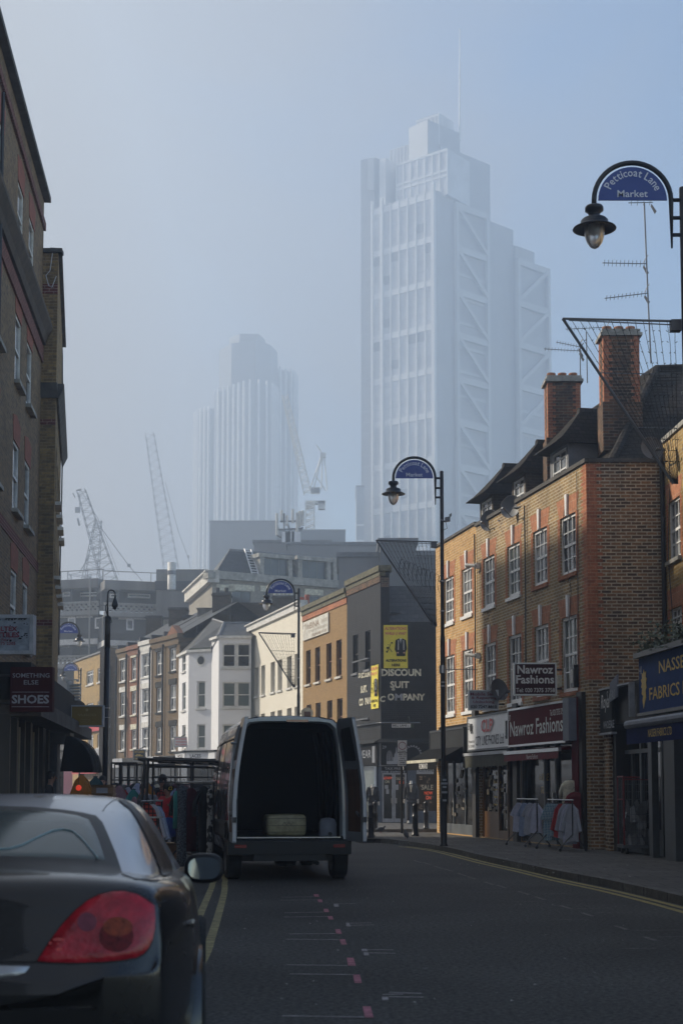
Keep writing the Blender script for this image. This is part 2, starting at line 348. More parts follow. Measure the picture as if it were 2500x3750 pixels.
def wall(mb, pl, u0, u1, z0, z1, holes=(), rev=.13, d=0.0):
    us = sorted({u0, u1, *[min(max(h[i], u0), u1) for h in holes for i in (0, 1)]}); zs = sorted({z0, z1, *[min(max(h[i], z0), z1) for h in holes for i in (2, 3)]})
    for i in range(len(us)-1):
        for j in range(len(zs)-1):
            uc = (us[i]+us[i+1])/2; zc = (zs[j]+zs[j+1])/2
            if us[i+1]-us[i] < 1e-5 or zs[j+1]-zs[j] < 1e-5: continue
            if any(h[0] < uc < h[1] and h[2] < zc < h[3] for h in holes): continue
            mb.pq(pl, us[i], us[i+1], zs[j], zs[j+1], d)
    for (a, b, c, e) in holes:
        P = lambda u, z, dd: pl.w(u, z, dd)
        mb.poly(P(a, c, d), P(a, e, d), P(a, e, d-rev), P(a, c, d-rev)); mb.poly(P(b, c, d), P(b, e, d), P(b, e, d-rev), P(b, c, d-rev))
        mb.poly(P(a, e, d), P(b, e, d), P(b, e, d-rev), P(a, e, d-rev)); mb.poly(P(a, c, d), P(b, c, d), P(b, c, d-rev), P(a, c, d-rev))
def window(pl, root, h, cols=2, rows=2, fm=None, gm=None, rec=.09, fw=.05, sill=None, d=0.0, sash=True, bar=.022, sillo=.08, name='window', rail=.5):
    a, b, c, e = h; f = MB(); D = d-rec; fm = fm or M['white']; gm = gm or M['glass_net']
    f.pb(pl, a, a+fw, c, e, D-.05, D+.02); f.pb(pl, b-fw, b, c, e, D-.05, D+.02)
    f.pb(pl, a+fw, b-fw, e-fw, e, D-.05, D+.018); f.pb(pl, a+fw, b-fw, c, c+fw*1.3, D-.05, D+.018)
    zm = c+(e-c)*rail
    if sash: f.pb(pl, a+fw, b-fw, zm-.03, zm+.03, D-.04, D+.012)
    for i in range(1, cols):
        u = a+fw+(b-a-2*fw)*i/cols; f.pb(pl, u-bar/2, u+bar/2, c+fw, e-fw, D-.03, D+.006)
    for z0, z1 in ((c+fw, zm), (zm, e-fw)):
        for j in range(1, rows):
            z = z0+(z1-z0)*j/rows; f.pb(pl, a+fw, b-fw, z-bar/2, z+bar/2, D-.03, D+.004)
    o = f.build(name, fm, root)
    MB().pq(pl, a+fw*.5, b-fw*.5, c+fw*.5, e-fw*.5, D-.02).build('pane', gm, o)
    if sill: MB().pb(pl, a-.06, b+.06, c-.09, c-.003, d-rec, d+sillo).build('sill', sill, o)
    return o
# ---------------------------------------------------------------- ground, road markings, pavements
def asphalt():
    m, nt, b = base('asphalt'); L = nt.links.new; tc = N(nt, 'ShaderNodeTexCoord')
    n1 = N(nt, 'ShaderNodeTexNoise'); n1.inputs['Scale'].default_value = 24; n1.inputs['Detail'].default_value = 7; n1.inputs['Roughness'].default_value = .8
    n2 = N(nt, 'ShaderNodeTexNoise'); n2.inputs['Scale'].default_value = .5; n2.inputs['Detail'].default_value = 6
    L(tc.outputs['Object'], n1.inputs[0]); L(tc.outputs['Object'], n2.inputs[0])
    r1 = N(nt, 'ShaderNodeValToRGB'); r1.color_ramp.elements[0].position = .40; r1.color_ramp.elements[1].position = .64
    r1.color_ramp.elements[0].color = (.018, .0178, .0175, 1); r1.color_ramp.elements[1].color = (.128, .124, .118, 1); L(n1.outputs[0], r1.inputs[0])
    r2 = N(nt, 'ShaderNodeMapRange'); r2.inputs['From Min'].default_value = .3; r2.inputs['From Max'].default_value = .7; r2.inputs['To Min'].default_value = .75; r2.inputs['To Max'].default_value = 1.2; L(n2.outputs[0], r2.inputs[0])
    mx = N(nt, 'ShaderNodeMix', data_type='RGBA', blend_type='MULTIPLY'); mx.inputs[0].default_value = 1; L(r1.outputs[0], mx.inputs[6]); L(r2.outputs[0], mx.inputs[7])
    vo = N(nt, 'ShaderNodeTexVoronoi'); vo.inputs['Scale'].default_value = 1.3; L(tc.outputs['Object'], vo.inputs[0])
    lt = N(nt, 'ShaderNodeMath', operation='LESS_THAN'); L(vo.outputs['Distance'], lt.inputs[0]); lt.inputs[1].default_value = .035
    m3 = N(nt, 'ShaderNodeMix', data_type='RGBA'); L(lt.outputs[0], m3.inputs[0]); L(mx.outputs[2], m3.inputs[6]); m3.inputs[7].default_value = (.14, .14, .14, 1)
    L(m3.outputs[2], b.inputs['Base Color']); b.inputs['Roughness'].default_value = .85; b.inputs['Specular IOR Level'].default_value = .22
    bp = N(nt, 'ShaderNodeBump'); bp.inputs['Strength'].default_value = .6; bp.inputs['Distance'].default_value = .006; L(n1.outputs[0], bp.inputs['Height']); L(bp.outputs[0], b.inputs['Normal'])
    return m
struct('road', MB().poly((-70, -50, 0), (95, -50, 0), (95, 660, 0), (-70, 660, 0)), asphalt())
M['paving'] = brick('paving slabs', (.15, .142, .135), (.105, .10, .098), (.035, .035, .035), stain=.4, w_=.62, h_=.45, mort=.012, bump=.4, sgrey=(.05, .048, .045), slo=.4, shi=.75)
M['kerbstone'] = brick('kerb stone', (.17, .165, .155), (.12, .115, .11), (.05, .05, .05), stain=.4, w_=.9, h_=.5, mort=.012, bump=.3)
KH = .11
def ground_poly(pts, z): return [V((p[0], p[1], z)) for p in pts]
def pave(name, kerb, back):
    mb = MB(); inner = []
    # kerb ribbon 0.15 wide, then slabs
    n = len(kerb); K = [V((p[0], p[1], 0)) for p in kerb]; B = [V((p[0], p[1], 0)) for p in back]
    cen = sum(B, V((0, 0, 0)))/len(B); kb = MB(); I = []
    for i, p in enumerate(K):
        t = (K[min(i+1, n-1)] - K[max(i-1, 0)]).normalized(); m = V((-t.y, t.x, 0))
        q = min(range(len(B)), key=lambda k: (B[k]-p).length); 
        if m.dot(cen - p) < 0: m = -m
        I.append(p + m*.15)
    for i in range(n-1):
        a, b, c, d = K[i], K[i+1], I[i+1], I[i]; z = UP*KH; z2 = UP*(KH+.004)
        kb.poly(a, b, b+z2, a+z2); kb.poly(a+z2, b+z2, c+z2, d+z2)
    mb.poly(*[p + UP*KH for p in I], *[p + UP*KH for p in B])
    struct(name, mb, M['paving']); struct('kerb', kb, M['kerbstone'])
kr = [G(x, y) for x, y in [(2700, 3400), (2500, 3318), (2360, 3283), (2233, 3254), (2120, 3231), (2023, 3212), (1880, 3180), (1749, 3151), (1690, 3135), (1623, 3120), (1560, 3109), (1508, 3101), (1428, 3091), (1370, 3087), (1318, 3089)]]
kr = [V((4.9, -20, 0)), V((4.5, 8, 0))] + kr + [G(1270, 3075), G(1300, 3067)]
pave('pavement', kr, [G(1330, 3063), G(1660, 3063), V((5, 44, 0)), V((16, 36, 0)), V((16, -20, 0))])
pave('pavement', [G(1230, 3052), G(1335, 3051), G(1600, 3050), V((9, 45.6, 0))], [V((9, 60, 0)), V((1, 60, 0)), V((-9, 96, 0)), V((-11.5, 95, 0)), V((-6.8, 76, 0)), V((-1.2, 57, 0))][:6])
kl = [V((-1.3, -20, 0)), V((-1.35, 8, 0)), V((-1.5, 12.5, 0)), V((-1.72, 16, 0)), V((-2.15, 21.8, 0)), V((-2.75, 28, 0)), V((-3.9, 38, 0)), V((-5.6, 50, 0)), V((-8.6, 66, 0)), V((-15, 92, 0))]
pave('pavement', kl, [V((-24, 92, 0)), V((-24, 40, 0)), V((-16, -20, 0))])
M['yl'] = mat('worn yellow line paint', (.30, .26, .12), .8, vary=.45, scale=7)
M['yl2'] = mat('fresh yellow line paint', (.33, .27, .10), .8, vary=.35, scale=9)
M['pinkmark'] = mat('pink marking paint', (.42, .15, .19), .85, vary=.4, scale=9)
M['chalk'] = mat('faint chalk line', (.36, .33, .33), .9, vary=.4, scale=14)
def line(mb, pts, wd, z=.004, smooth=True):
    P = [V((p[0], p[1], 0)) for p in pts]
    if smooth and len(P) > 2:
        Q = []
        for i in range(len(P)-1):
            a, b, c, d = P[max(i-1, 0)], P[i], P[i+1], P[min(i+2, len(P)-1)]
            for k in range(6):
                t = k/6; Q.append(.5*((2*b) + (c-a)*t + (2*a-5*b+4*c-d)*t*t + (3*b-a-3*c+d)*t**3))
        P = Q + [P[-1]]
    for i in range(len(P)-1):
        def off(k):
            t = (P[min(k+1, len(P)-1)] - P[max(k-1, 0)]).normalized(); return V((-t.y, t.x, 0))*wd/2
        a, b = off(i), off(i+1); u = UP*z
        mb.poly(P[i]-a+u, P[i]+a+u, P[i+1]+b+u, P[i+1]-b+u)
yl = [G(x, y) for x, y in [(2700, 3416), (2500, 3343), (2233, 3272), (2023, 3226), (1880, 3191), (1749, 3161), (1680, 3143), (1600, 3122), (1545, 3112), (1500, 3106), (1460, 3102)]]
mb = MB(); line(mb, yl, .09); line(mb, [p + V((.17, .03, 0)) for p in yl], .09); struct('road_marking', mb, M['yl2'])
ll = [(745, 3512), (772, 3440), (800, 3350), (820, 3274), (822, 3240), (812, 3205)]
mb = MB(); line(mb, [V((-1.05, 9, 0))] + [G(x, y) for x, y in ll] + [V((-3.2, 34, 0))], .085)
line(mb, [V((-1.22, 9, 0))] + [G(x, y) for x, y in [(680, 3512), (724, 3374), (763, 3280), (778, 3240), (777, 3205)]] + [V((-3.4, 34, 0))], .085); struct('road_marking', mb, M['yl'])
mk = MB(); ch = MB(); fa = MB()
def gz(pts, s=1.742, ox=700, oy=2950): return [G(ox+x/s, oy+y/s) + UP*.004 for x, y in pts]
for q in ([(780, 570), (810, 570), (816, 586), (786, 586)], [(805, 603), (833, 603), (838, 621), (811, 621)], [(843, 663), (873, 663), (880, 684), (848, 684)],
          [(869, 710), (900, 710), (907, 731), (876, 731)], [(918, 794), (950, 793), (960, 823), (925, 823)], [(945, 858), (980, 858), (992, 892), (958, 892)],
          [(992, 977), (1035, 977), (1050, 1029), (1000, 1028)], [(1032, 1085), (1075, 1085), (1087, 1138), (1042, 1138)], [(1093, 1288), (1143, 1288), (1163, 1360), (1108, 1360)]):
    mk.poly(*gz(q))
for a, b in (((580, 589), (780, 586)), ((570, 608), (805, 606)), ((595, 689), (845, 684)), ((590, 716), (872, 713)), ((623, 824), (922, 822)), ((603, 858), (945, 861)),
             ((608, 1021), (998, 1027)), ((628, 1080), (1036, 1085)), ((580, 1348), (1103, 1357)), ((908, 631), (1050, 630)), ((1000, 756), (1150, 753)), ((985, 770), (1165, 766)),
             ((1125, 925), (1290, 926)), ((1135, 945), (1305, 949)), ((1260, 1198), (1470, 1206)), ((1260, 1226), (1480, 1229)), ((1220, 1212), (1350, 1210))):
    line(ch, [p for p in gz([a, b])], .034, .0045, False)
for q in ([(908, 632), (938, 632), (941, 650), (912, 650)], [(985, 752), (1005, 752), (1018, 776), (992, 776)], [(1085, 920), (1120, 920), (1125, 935), (1088, 935)], [(1098, 942), (1130, 942), (1134, 961), (1102, 961)], [(1215, 1226), (1255, 1226), (1258, 1248), (1219, 1248)]):
    ch.poly(*gz(q))
for x, y in ((20, 395), (75, 407), (140, 429), (195, 444), (275, 470), (330, 489), (430, 520), (500, 538), (625, 575), (718, 605), (865, 656), (985, 697), (1180, 773), (1340, 835)):
    k = .5+y/500; line(fa, [G(1500+x/1.568, 2900+y/1.568), G(1500+(x+34*k)/1.568, 2900+(y+11*k)/1.568)], .05, .004, False)
for x, y, l_ in ((100, 456, 110), (240, 507, 110), (400, 560, 130), (600, 636, 160), (860, 738, 170), (1215, 905, 200), (720, 590, 180), (940, 674, 210), (1070, 698, 190), (1290, 800, 270), (1420, 838, 150)):
    line(fa, [G(1500+x/1.568, 2900+y/1.568), G(1500+(x+l_)/1.568, 2900+(y-3)/1.568)], .03, .0045, False)
struct('road_marking', mk, M['pinkmark']); struct('road_marking', ch, M['chalk']); struct('road_marking', fa, mat('almost worn off line', (.15, .135, .13), .9, vary=.5, scale=12))
# small litter on the pavement is uncountable
lt = MB()
for i in range(90):
    x, y = random.choice([(1640+random.random()*700, 0), (1350+random.random()*300, 1)])
    py = 3105 + random.random()*60 + (x-1640)*.10 if y == 0 else 3085+random.random()*12
    p = G(x, py, KH); p.z = KH+.006; r = .01+.022*random.random(); a = random.random()*6
    lt.poly(*[p + V((cos(a+k*2.1)*r, sin(a+k*2.1)*r*1.3, .006*k)) for k in range(3)])
for i in range(70):
    p = G(850+random.random()*1500, 3200+random.random()*500, 0); p.z = .006; r = .006+.012*random.random(); a = random.random()*6
    lt.poly(*[p + V((cos(a+k*2.1)*r, sin(a+k*2.1)*r*1.3, .004*k)) for k in range(3)])
struct('street_litter', lt, mat('litter', (.35, .34, .32), .8, vary=.5, scale=30), 'stuff')

# ---------------------------------------------------------------- the brick terrace on the right
A = Pl(G(2165, 3112, KH), G(1600, 3051, KH))
uj = A.hit(1745, 2300)[0]; LA = A.L; ZP = 8.50; ZS = 3.75
wins_px = [(1630, 1657, 2115, 2287), (1691, 1728, 2079, 2256), (1770, 1810, 2038, 2225), (1858, 1903, 1993, 2184), (1952, 2003, 1931, 2141), (2057, 2102, 1881, 2103),
           (1634, 1660, 2402, 2617), (1695, 1731, 2378, 2605), (1775, 1815, 2357, 2594), (1864, 1908, 2326, 2574), (1958, 2008, 2287, 2547), (2062, 2107, 2254, 2531)]
W = [A.rc(*q) for q in wins_px]
def row_fix(ids):
    c = sorted(W[i][2] for i in ids)[len(ids)//2]; e = sorted(W[i][3] for i in ids)[len(ids)//2]
    for i in ids:
        a, b, _, _ = W[i]; m = (a+b)/2; hw = .50; W[i] = (m-hw, m+hw, (c+W[i][2])/2, (e+W[i][3])/2)
row_fix(range(0, 6)); row_fix(range(6, 12))
def arch(root, pl, h, key=True, m=None, d=.004, th=.42, fl=.22, side=.16, zlow=0.0):
    a, b, c, e = h; mb = MB(); mb.prism([pl.w(a-side*.35, e, .001), pl.w(b+side*.35, e, .001), pl.w(b+fl, e+th, .001), pl.w(a-fl, e+th, .001)], pl.n*d)
    mb.build('lintel', m or M['brick_arch'], root)
    s = MB(); s.pb(pl, a-side, a, c-.05+zlow, e-.0, .001, d+.001); s.pb(pl, b, b+side, c-.05+zlow, e-.0, .001, d+.001); s.build('window_surround', M['brick_red'], root)
    if key:
        k = MB(); mm = (a+b)/2; k.prism([pl.w(mm-.045, e-.01, .004), pl.w(mm+.045, e-.01, .004), pl.w(mm+.07, e+th+.06, .004), pl.w(mm-.07, e+th+.06, .004)], pl.n*.05)
        k.build('keystone', M['white'], root)
def side_block(mb, pl, u, back, z0, z1):      # a wall running back from the facade at u
    a = pl.w(u, z0); b = pl.w(u, z0) - pl.n*back; mb.poly(a, b, b+UP*(z1-z0), a+UP*(z1-z0))

tA = thing('brick_house', 'long three-storey dirty yellow brick house with red window arches above the maroon shop sign', 'house', A.w(0, 0))
mb = MB(); wall(mb, A, 0, uj, 0.0, ZP, [W[i] for i in (2, 3, 4, 5, 8, 9, 10, 11)] + [(.35, uj-.15, KH+.02, ZS-.35)], rev=.14)
mb.build('wall', M['brick_dirty'], tA)
tB = thing('brick_house', 'cleaner orange brick end of the terrace beside the second lamp post', 'house', A.w(uj, 0))
mb = MB(); wall(mb, A, uj, LA, 0.0, ZP+.08, [W[i] for i in (0, 1, 6, 7)] + [(uj+.15, LA-.25, KH+.02, ZS-.55)], rev=.14); side_block(mb, A, LA, 9, 0, ZP+.08); side_block(mb, A, uj, .3, ZP, ZP+.08)
mb.build('wall', M['brick_clean'], tB)
# red quoins at the near corner, gable wall facing the camera
q = MB(); 
for k in range(64):
    wq = .33 if k % 2 else .22; q.pb(A, 0, wq, ZS+.075*k+.0, ZS+.075*k+.075, .0015, .0055) if ZS+.075*k+.075 < ZP else None
q.build('quoin', M['brick_red'], tA)
RX = 7.0; r0 = A.w(0, 0); RW = Pl((r0.x, r0.y), (RX+3.5, r0.y))
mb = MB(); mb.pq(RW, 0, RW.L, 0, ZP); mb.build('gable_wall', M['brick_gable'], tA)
q = MB()
for k in range(64):
    wq = .33 if k % 2 == 0 else .22; q.pb(RW, 0, wq, ZS+.075*k, ZS+.075*k+.075, .0015, .0055) if ZS+.075*k+.075 < ZP else None
q.build('quoin', M['brick_red'], tA)
# coping on the parapet
cp = MB(); cp.pb(A, -.03, uj, ZP, ZP+.09, -.3, .05); cp.pb(RW, .055, RW.L, ZP, ZP+.088, -.28, .05); cp.build('coping', M['stone_dark'], tA)
cp = MB(); cp.pb(A, uj, LA+.05, ZP+.08, ZP+.15, -.3, .05); cp.build('coping', M['stone_dark'], tB)
for i in (2, 3, 4, 5, 8, 9, 10, 11):
    window(A, tA, W[i], cols=3, rows=2, gm=M[('glass_net', 'glass_dark', 'glass_net', 'glass_blind')[i % 4]], sill=M['white'] if i in (2, 3, 8, 9) else M['brick_red'], rec=.06, bar=.028, fw=.07, sillo=.05); arch(tA, A, W[i])
for i in (0, 1, 6, 7):
    window(A, tB, W[i], cols=3, rows=2, sill=M['white'], rec=.06, bar=.028, fw=.07, sillo=.05); arch(tB, A, W[i])
# back wall closes the block; hipped tiled roof with dormers
def rp(u, back, z): return A.w(u, z) - A.n*back
bk = MB(); bk.poly(rp(0, 8.5, 0), rp(LA, 8.5, 0), rp(LA, 8.5, ZP), rp(0, 8.5, ZP)); bk.build('back_wall', M['brick_dirty'], tA)
RG = 11.65; EV = 8.15
P0, P1 = rp(-.0, .35, EV), rp(LA-.1, .35, EV); B0, B1 = rp(0, 8.3, EV), rp(LA-.1, 8.3, EV)
R0, R1 = rp(3.2, 3.1, RG), rp(LA-2.8, 3.1, RG)
c0 = V((r0.x+.4, r0.y+.35, EV)); c1 = V((RX+3.2, r0.y+.35, EV)); R0b = V((RX+2.2, r0.y+3.6, RG))
rf = MB(); rf.poly(c0, P1, R1, R0); rf.poly(P1, B1, R1); rf.poly(B1, V((c1.x, c1.y, EV)), R0b, R0, R1); rf.poly(c0, c1, R0b, R0); rf.build('roof', M['tiles'], tA)
rd = MB(); rd.tube([c0, R0, R0b], .11, 8); rd.tube([R0, R1, P1], .10, 8); rd.build('ridge_tiles', M['tiles'], tA)
# courses of tile edges that catch the light
rc = MB(); nA = (P1-c0).cross(R0-c0).normalized(); nA = nA if nA.z > 0 else -nA
for k in range(1, 34):
    t = k/34; a = c0.lerp(R0, t); b = P1.lerp(R1, t); rc.ob(a+nA*.002, b-a, (R0-c0).normalized()*.0+nA*.022, ((R1-P1).normalized())*-.0 + (P1-P1) + V((0, 0, -.03)))
nB = (c1-c0).cross(R0-c0).normalized(); nB = nB if nB.z > 0 else -nB
for k in range(1, 34):
    t = k/34; a = c0.lerp(R0, t); b = c1.lerp(R0b, t); rc.ob(a+nB*.002, b-a, nB*.022, V((0, 0, -.03)))
rc.build('tile_courses', M['tiles'], tA)
def dormer(px0, px1, py0, py1, root, back=.7, cheek='lead', casement=False):
    pl = Pl(A.w(0, 0)-A.n*back, A.w(LA, 0)-A.n*back); a, b, c, e = pl.rc(px0, px1, py0, py1)
    c = max(c, EV+.15); b = max(b, a+.7)
    dm = MB(); dep = 2.2; th = .14
    for u0, u1 in ((a-th, a), (b, b+th)): dm.pb(pl, u0, u1, c-.4, e+.08, -dep, 0)
    dm.pb(pl, a, b, c-.4, c, -dep, .01); dm.pb(pl, a, b, e, e+.08, -dep, .01)
    o = dm.build('dormer', M[cheek], root)
    window(pl, o, (a, b, c, e), cols=2, rows=2, rec=.03, fw=.055, sash=False, bar=.035, name='window')
    # flared hipped roof
    u0, u1 = a-.34, b+.34; m = (a+b)/2; zt = e+.06; hh = .92
    rings = []
    for t, z in ((0, 0), (.16, .13), (.36, .36), (.6, .66), (.85, 1.0)):
        w2 = (u1-u0)/2*(1-t); f = .35-1.0*t
        rings.append([pl.w(m-w2, zt+hh*z, -dep-.9), pl.w(m-w2, zt+hh*z, f), pl.w(m+w2, zt+hh*z, f), pl.w(m+w2, zt+hh*z, -dep-.9)])
    r = MB(); r.loft(rings); r.poly(*rings[-1]); r.poly(*rings[0][::-1]); r.build('dormer_roof', M['tiles'], o)
    k = MB()
    for i in range(22):
        t = i/22*.85
        for j in range(4):
            if (0, .16, .36, .6, .85)[j] <= t <= (.16, .36, .6, .85, 1)[j+1 if j < 3 else 4]: break
        ts = (0, .16, .36, .6, .85); j = max(x for x in range(4) if ts[x] <= t); f = (t-ts[j])/(ts[j+1]-ts[j]); q = [rings[j][i2].lerp(rings[j+1][i2], f) for i2 in range(4)]
        k.tube([q[0], q[1], q[2], q[3]], .017, 4, False)
    k.tube([rings[-1][1].lerp(rings[-1][2], .5), rings[-1][0].lerp(rings[-1][3], .5)], .12, 8); k.build('tile_courses', M['tiles'], o)
    return o
dormer(2021, 2073, 1652, 1752, tA, back=.55)
dormer(1880, 1918, 1755, 1835, tA, back=.7, cheek='brick_sooty')
dormer(1762, 1799, 1832, 1906, tA, back=.7, cheek='brick_sooty')
def chimney(name_parent, x, y, wd, dp, z0, z1, ax, mat_=None, pots=3, capm='stone', red=True, potm='terracotta', band=True, pot_h=.3):
    ax = V((ax[0], ax[1], 0)).normalized(); ay = V((-ax.y, ax.x, 0)); o = V((x, y, z0)); m = mat_ or M['brick_chimney']
    b = MB(); b.ob(o, ax*wd, ay*dp, UP*(z1-z0)); b.ob(o-(ax+ay)*.045+UP*(z1-z0)*.0, ax*(wd+.09), ay*(dp+.09), UP*((z1-z0)*.42)) if band else None
    st = b.build('chimney', m, name_parent)
    if red:
        q = MB()
        for k in range(int((z1-z0)*.58/.075)):
            z = z0+(z1-z0)*.42+.075*k; e = .2 if k % 2 else .12
            for c in (0, 1):
                q.ob(o+UP*(z-z0)+ax*(-.004 if c == 0 else wd-e)-ay*.004, ax*(e+.004), ay*.004, UP*.07)
            q.ob(o+UP*(z-z0)-ax*.004, ax*.004, ay*e, UP*.07); q.ob(o+UP*(z-z0)-ax*.004+ay*(dp-e), ax*.004, ay*e, UP*.07)
        q.build('corner_bricks', M['brick_red'], st)
    c = MB(); c.ob(o-(ax+ay)*.07+UP*(z1-z0), ax*(wd+.14), ay*(dp+.14), UP*.07); c.ob(o-(ax+ay)*.03+UP*(z1-z0+.07), ax*(wd+.06), ay*(dp+.06), UP*.09); c.build('cap', M[capm], st)
    for k in range(pots):
        p = o + ax*wd*(k+.5)/pots + ay*dp*.5 + UP*(z1-z0+.16); r = min(.11, wd/pots*.36)
        MB().lathe([(r*1.05, 0), (r*.95, pot_h*.6), (r*1.15, pot_h*.75), (r*1.1, pot_h), (r*.8, pot_h), (r*.75, pot_h*.5), (0, pot_h*.5)], p, 12).build('chimney_pot', M[potm], st, smooth=True)
    return st
chimney(tA, 6.09, 34.2, .83, .62, 9.2, 11.92, (1, -.0), pot_h=.14)
chimney(tA, 5.23, 37.4, .83, .62, 9.2, 11.71, (1, -.0), pot_h=.14)
# aerials on the chimneys
def yagi(name, label, mast, arms, r=.014, base_=None):
    t = thing(name, label, 'aerial', mast[0]); MB().tube(mast, r*1.3, 6).build('mast', M['steel'], t)
    for a, b, n, sz in arms:
        m = MB(); a = V(a); b = V(b); m.tube([a, b], r*.8, 5); d = (b-a).normalized()
        for k in range(n):
            p = a.lerp(b, (k+.5)/n); m.tube([p-UP*sz*.5+d*.0+V((0, .05, 0)), p+UP*sz*.5+V((0, -.05, 0))], r*.45, 4)
        p = b.lerp(a, .06)
        for s_ in (1, -1): m.poly(p+UP*.03*s_, p+UP*.22*s_-d*-.12, p+UP*.25*s_-d*-.10+V((0, .12, 0)), p+UP*.05*s_+V((0, .12, 0)))
        m.build('aerial_array', M['steel'], t)
    return t
Z1 = 35.2
yagi('roof_aerial', 'tall pole with several stacked television aerials fixed to the nearest chimney', [at(2383, 1330, Z1), at(2372, 1090, Z1), at(2358, 740, Z1)],
     [(at(2205, 962, Z1), at(2366, 965, Z1), 11, .13), (at(2213, 1092, Z1), at(2370, 1073, Z1), 11, .1), (at(2300, 742, Z1), at(2390, 740, Z1), 4, .1)])
yagi('roof_aerial', 'thin aerial on a stub pole between the two roof chimneys', [at(2150, 1402, 38.2), at(2146, 1215, 38.2)], [(at(2070, 1205, 38.2), at(2232, 1197, 38.2), 12, .08)], r=.011)
yagi('roof_aerial', 'crossed pair of aerials on the mast at the farther chimney', [at(2124, 1375, 38), at(2124, 1270, 38)], [(at(1991, 1277, 38), at(2130, 1285, 38), 12, .07), (at(2035, 1252, 38), at(2124, 1270, 38), 9, .07)], r=.011)
# satellite dishes
def dish(label, c, r, face, arm_to, m='steel'):
    t = thing('satellite_dish', label, 'satellite dish', c); f = V(face).normalized(); c = V(c)
    MB().lathe([(0, -.04*r/.3), (r*.5, -.025*r/.3), (r*.85, .02), (r, .05), (r*1.02, .055), (r, .04), (r*.5, -.045), (0, -.055)], c, 24, f).build('dish', M['dishgrey'], t, smooth=True)
    a = MB(); lo = c - UP*r*.9 + f*.03; a.tube([lo, c + f*r*1.25 - UP*r*.45], .012, 5); a.lathe([(0, 0), (.03, .0), (.035, .08), (0, .09)], c + f*r*1.2 - UP*r*.5, 8, f); a.build('feed_arm', M['steel'], t)
    MB().tube([c - f*.05, V(arm_to)], .02, 6).build('bracket', M['steel'], t); return t
M['dishgrey'] = mat('grey dish', (.13, .135, .15), .55, vary=.12)
fd = V((-.62, -.78, .12))
dish('grey satellite dish at the parapet below the farthest dormer', at(1795, 1907, 39.2), .29, fd, A.w(A.hit(1830, 1890)[0], 8.3, 0))
dish('grey satellite dish at the parapet right of the middle dormer', at(1873, 1857, 37.0), .29, fd, A.w(A.hit(1905, 1850)[0], 8.35, 0))
dish('grey satellite dish above the corner of the gable wall', at(2384, 1643, 31.3), .25, V((.2, -.9, .15)), at(2392, 1680, 31.9))
dish('grey satellite dish over the mobile phone repair sign', at(1823, 2528, 36.2), .27, V((.55, -.75, .2)), A.w(A.hit(1865, 2530)[0], A.hit(1865, 2530)[1], 0))
# downpipes and cables on the facade
dp = MB()
for px in (1745, 1930):
    u = A.hit(px, 2200)[0]; dp.tube([A.w(u, ZP-.2, .05), A.w(u-.02, 6.2, .05), A.w(u+.03, ZS+.2, .05)], .018 if px != 1745 else .02, 6)
dp.tube([A.w(A.hit(2115, 1700)[0], 8.4, .03), A.w(A.hit(2118, 2100)[0], 6.3, .02), A.w(A.hit(2122, 2540)[0], 4, .03)], .009, 5)
dp.tube([A.w(1.2+.25*sin(k*.9), 7.9-.42*k, .03) for k in range(10)], .008, 5)
dp.build('cable', M['wire'], tA)
# burglar cameras / bell box
def wallbox(name, label, cat, px, py, w_, h_, d_, m, parts=None):
    u, z = A.hit(px, py); t = thing(name, label, cat, A.w(u, z)); b = MB(); b.pb(A, u-w_/2, u+w_/2, z-h_/2, z+h_/2, .01, d_); b.build('housing', m, t)
    MB().pb(A, u-w_*.3, u+w_*.3, z-h_*.3, z+h_*.3, d_, d_+.012).build('front_cover', M['offwhite'], t); return t
wallbox('alarm_box', 'cream ribbed alarm box right of the hanging maroon sign', 'alarm box', 2052, 2496, .22, .26, .12, M['letcream'])
wallbox('speaker_box', 'black box on the wall right of the lowest near window', 'wall box', 2113, 2477, .22, .5, .12, M['blackpaint'])
for px, py, lb in ((1757, 2072, 'upper pale bullet camera on the brick front above the phone shop'), (1757, 2402, 'lower pale bullet camera on the brick front above the phone shop')):
    u, z = A.hit(px, py); t = thing('security_camera', lb, 'camera', A.w(u, z)); MB().tube([A.w(u, z, .12), A.w(u+.3, z+.05, .3)], .05, 10).build('camera_body', M['offwhite'], t); MB().pb(A, u-.05, u+.05, z-.08, z+.08, .0, .12).build('bracket', M['offwhite'], t)

# ---------------------------------------------------------------- shopfronts in the terrace
def canopy(name, label, pl, px0, px1, z, out, drop, m, root_z=None, val=.22, up=.5, scal=True, bar_m=None):
    """sloping awning: top on the wall, front bar parallel to it"""
    a = pl.hit(px0, 2700)[0] if isinstance(px0, int) else px0; b = pl.hit(px1, 2700)[0] if isinstance(px1, int) else px1; a, b = min(a, b), max(a, b)
    t = thing(name, label, 'awning', pl.w(a, z)); s = MB(); s.poly(pl.w(a, z+up, .05), pl.w(b, z+up, .05), pl.w(b, z, out), pl.w(a, z, out)); s.poly(pl.w(a, z+up, .05), pl.w(a, z, out), pl.w(a, z, .05)); s.poly(pl.w(b, z+up, .05), pl.w(b, z, out), pl.w(b, z, .05))
    s.build('canvas', m, t); v = MB(); n = max(6, int((b-a)/.22))
    for k in range(n):
        u0 = a+(b-a)*k/n; u1 = a+(b-a)*(k+1)/n; dz = .03*(k % 2) if scal else 0
        v.poly(pl.w(u0, z-.02, out+.01), pl.w(u1, z-.02, out+.01), pl.w(u1, z-val+.02, out+.03), pl.w((u0+u1)/2, z-val-dz, out+.035), pl.w(u0, z-val+.02, out+.03))
    v.build('valance', m, t); MB().pb(pl, a-.03, b+.03, z-.03, z+.05, out-.04, out+.03).build('front_bar', bar_m or M['alu'], t); return t
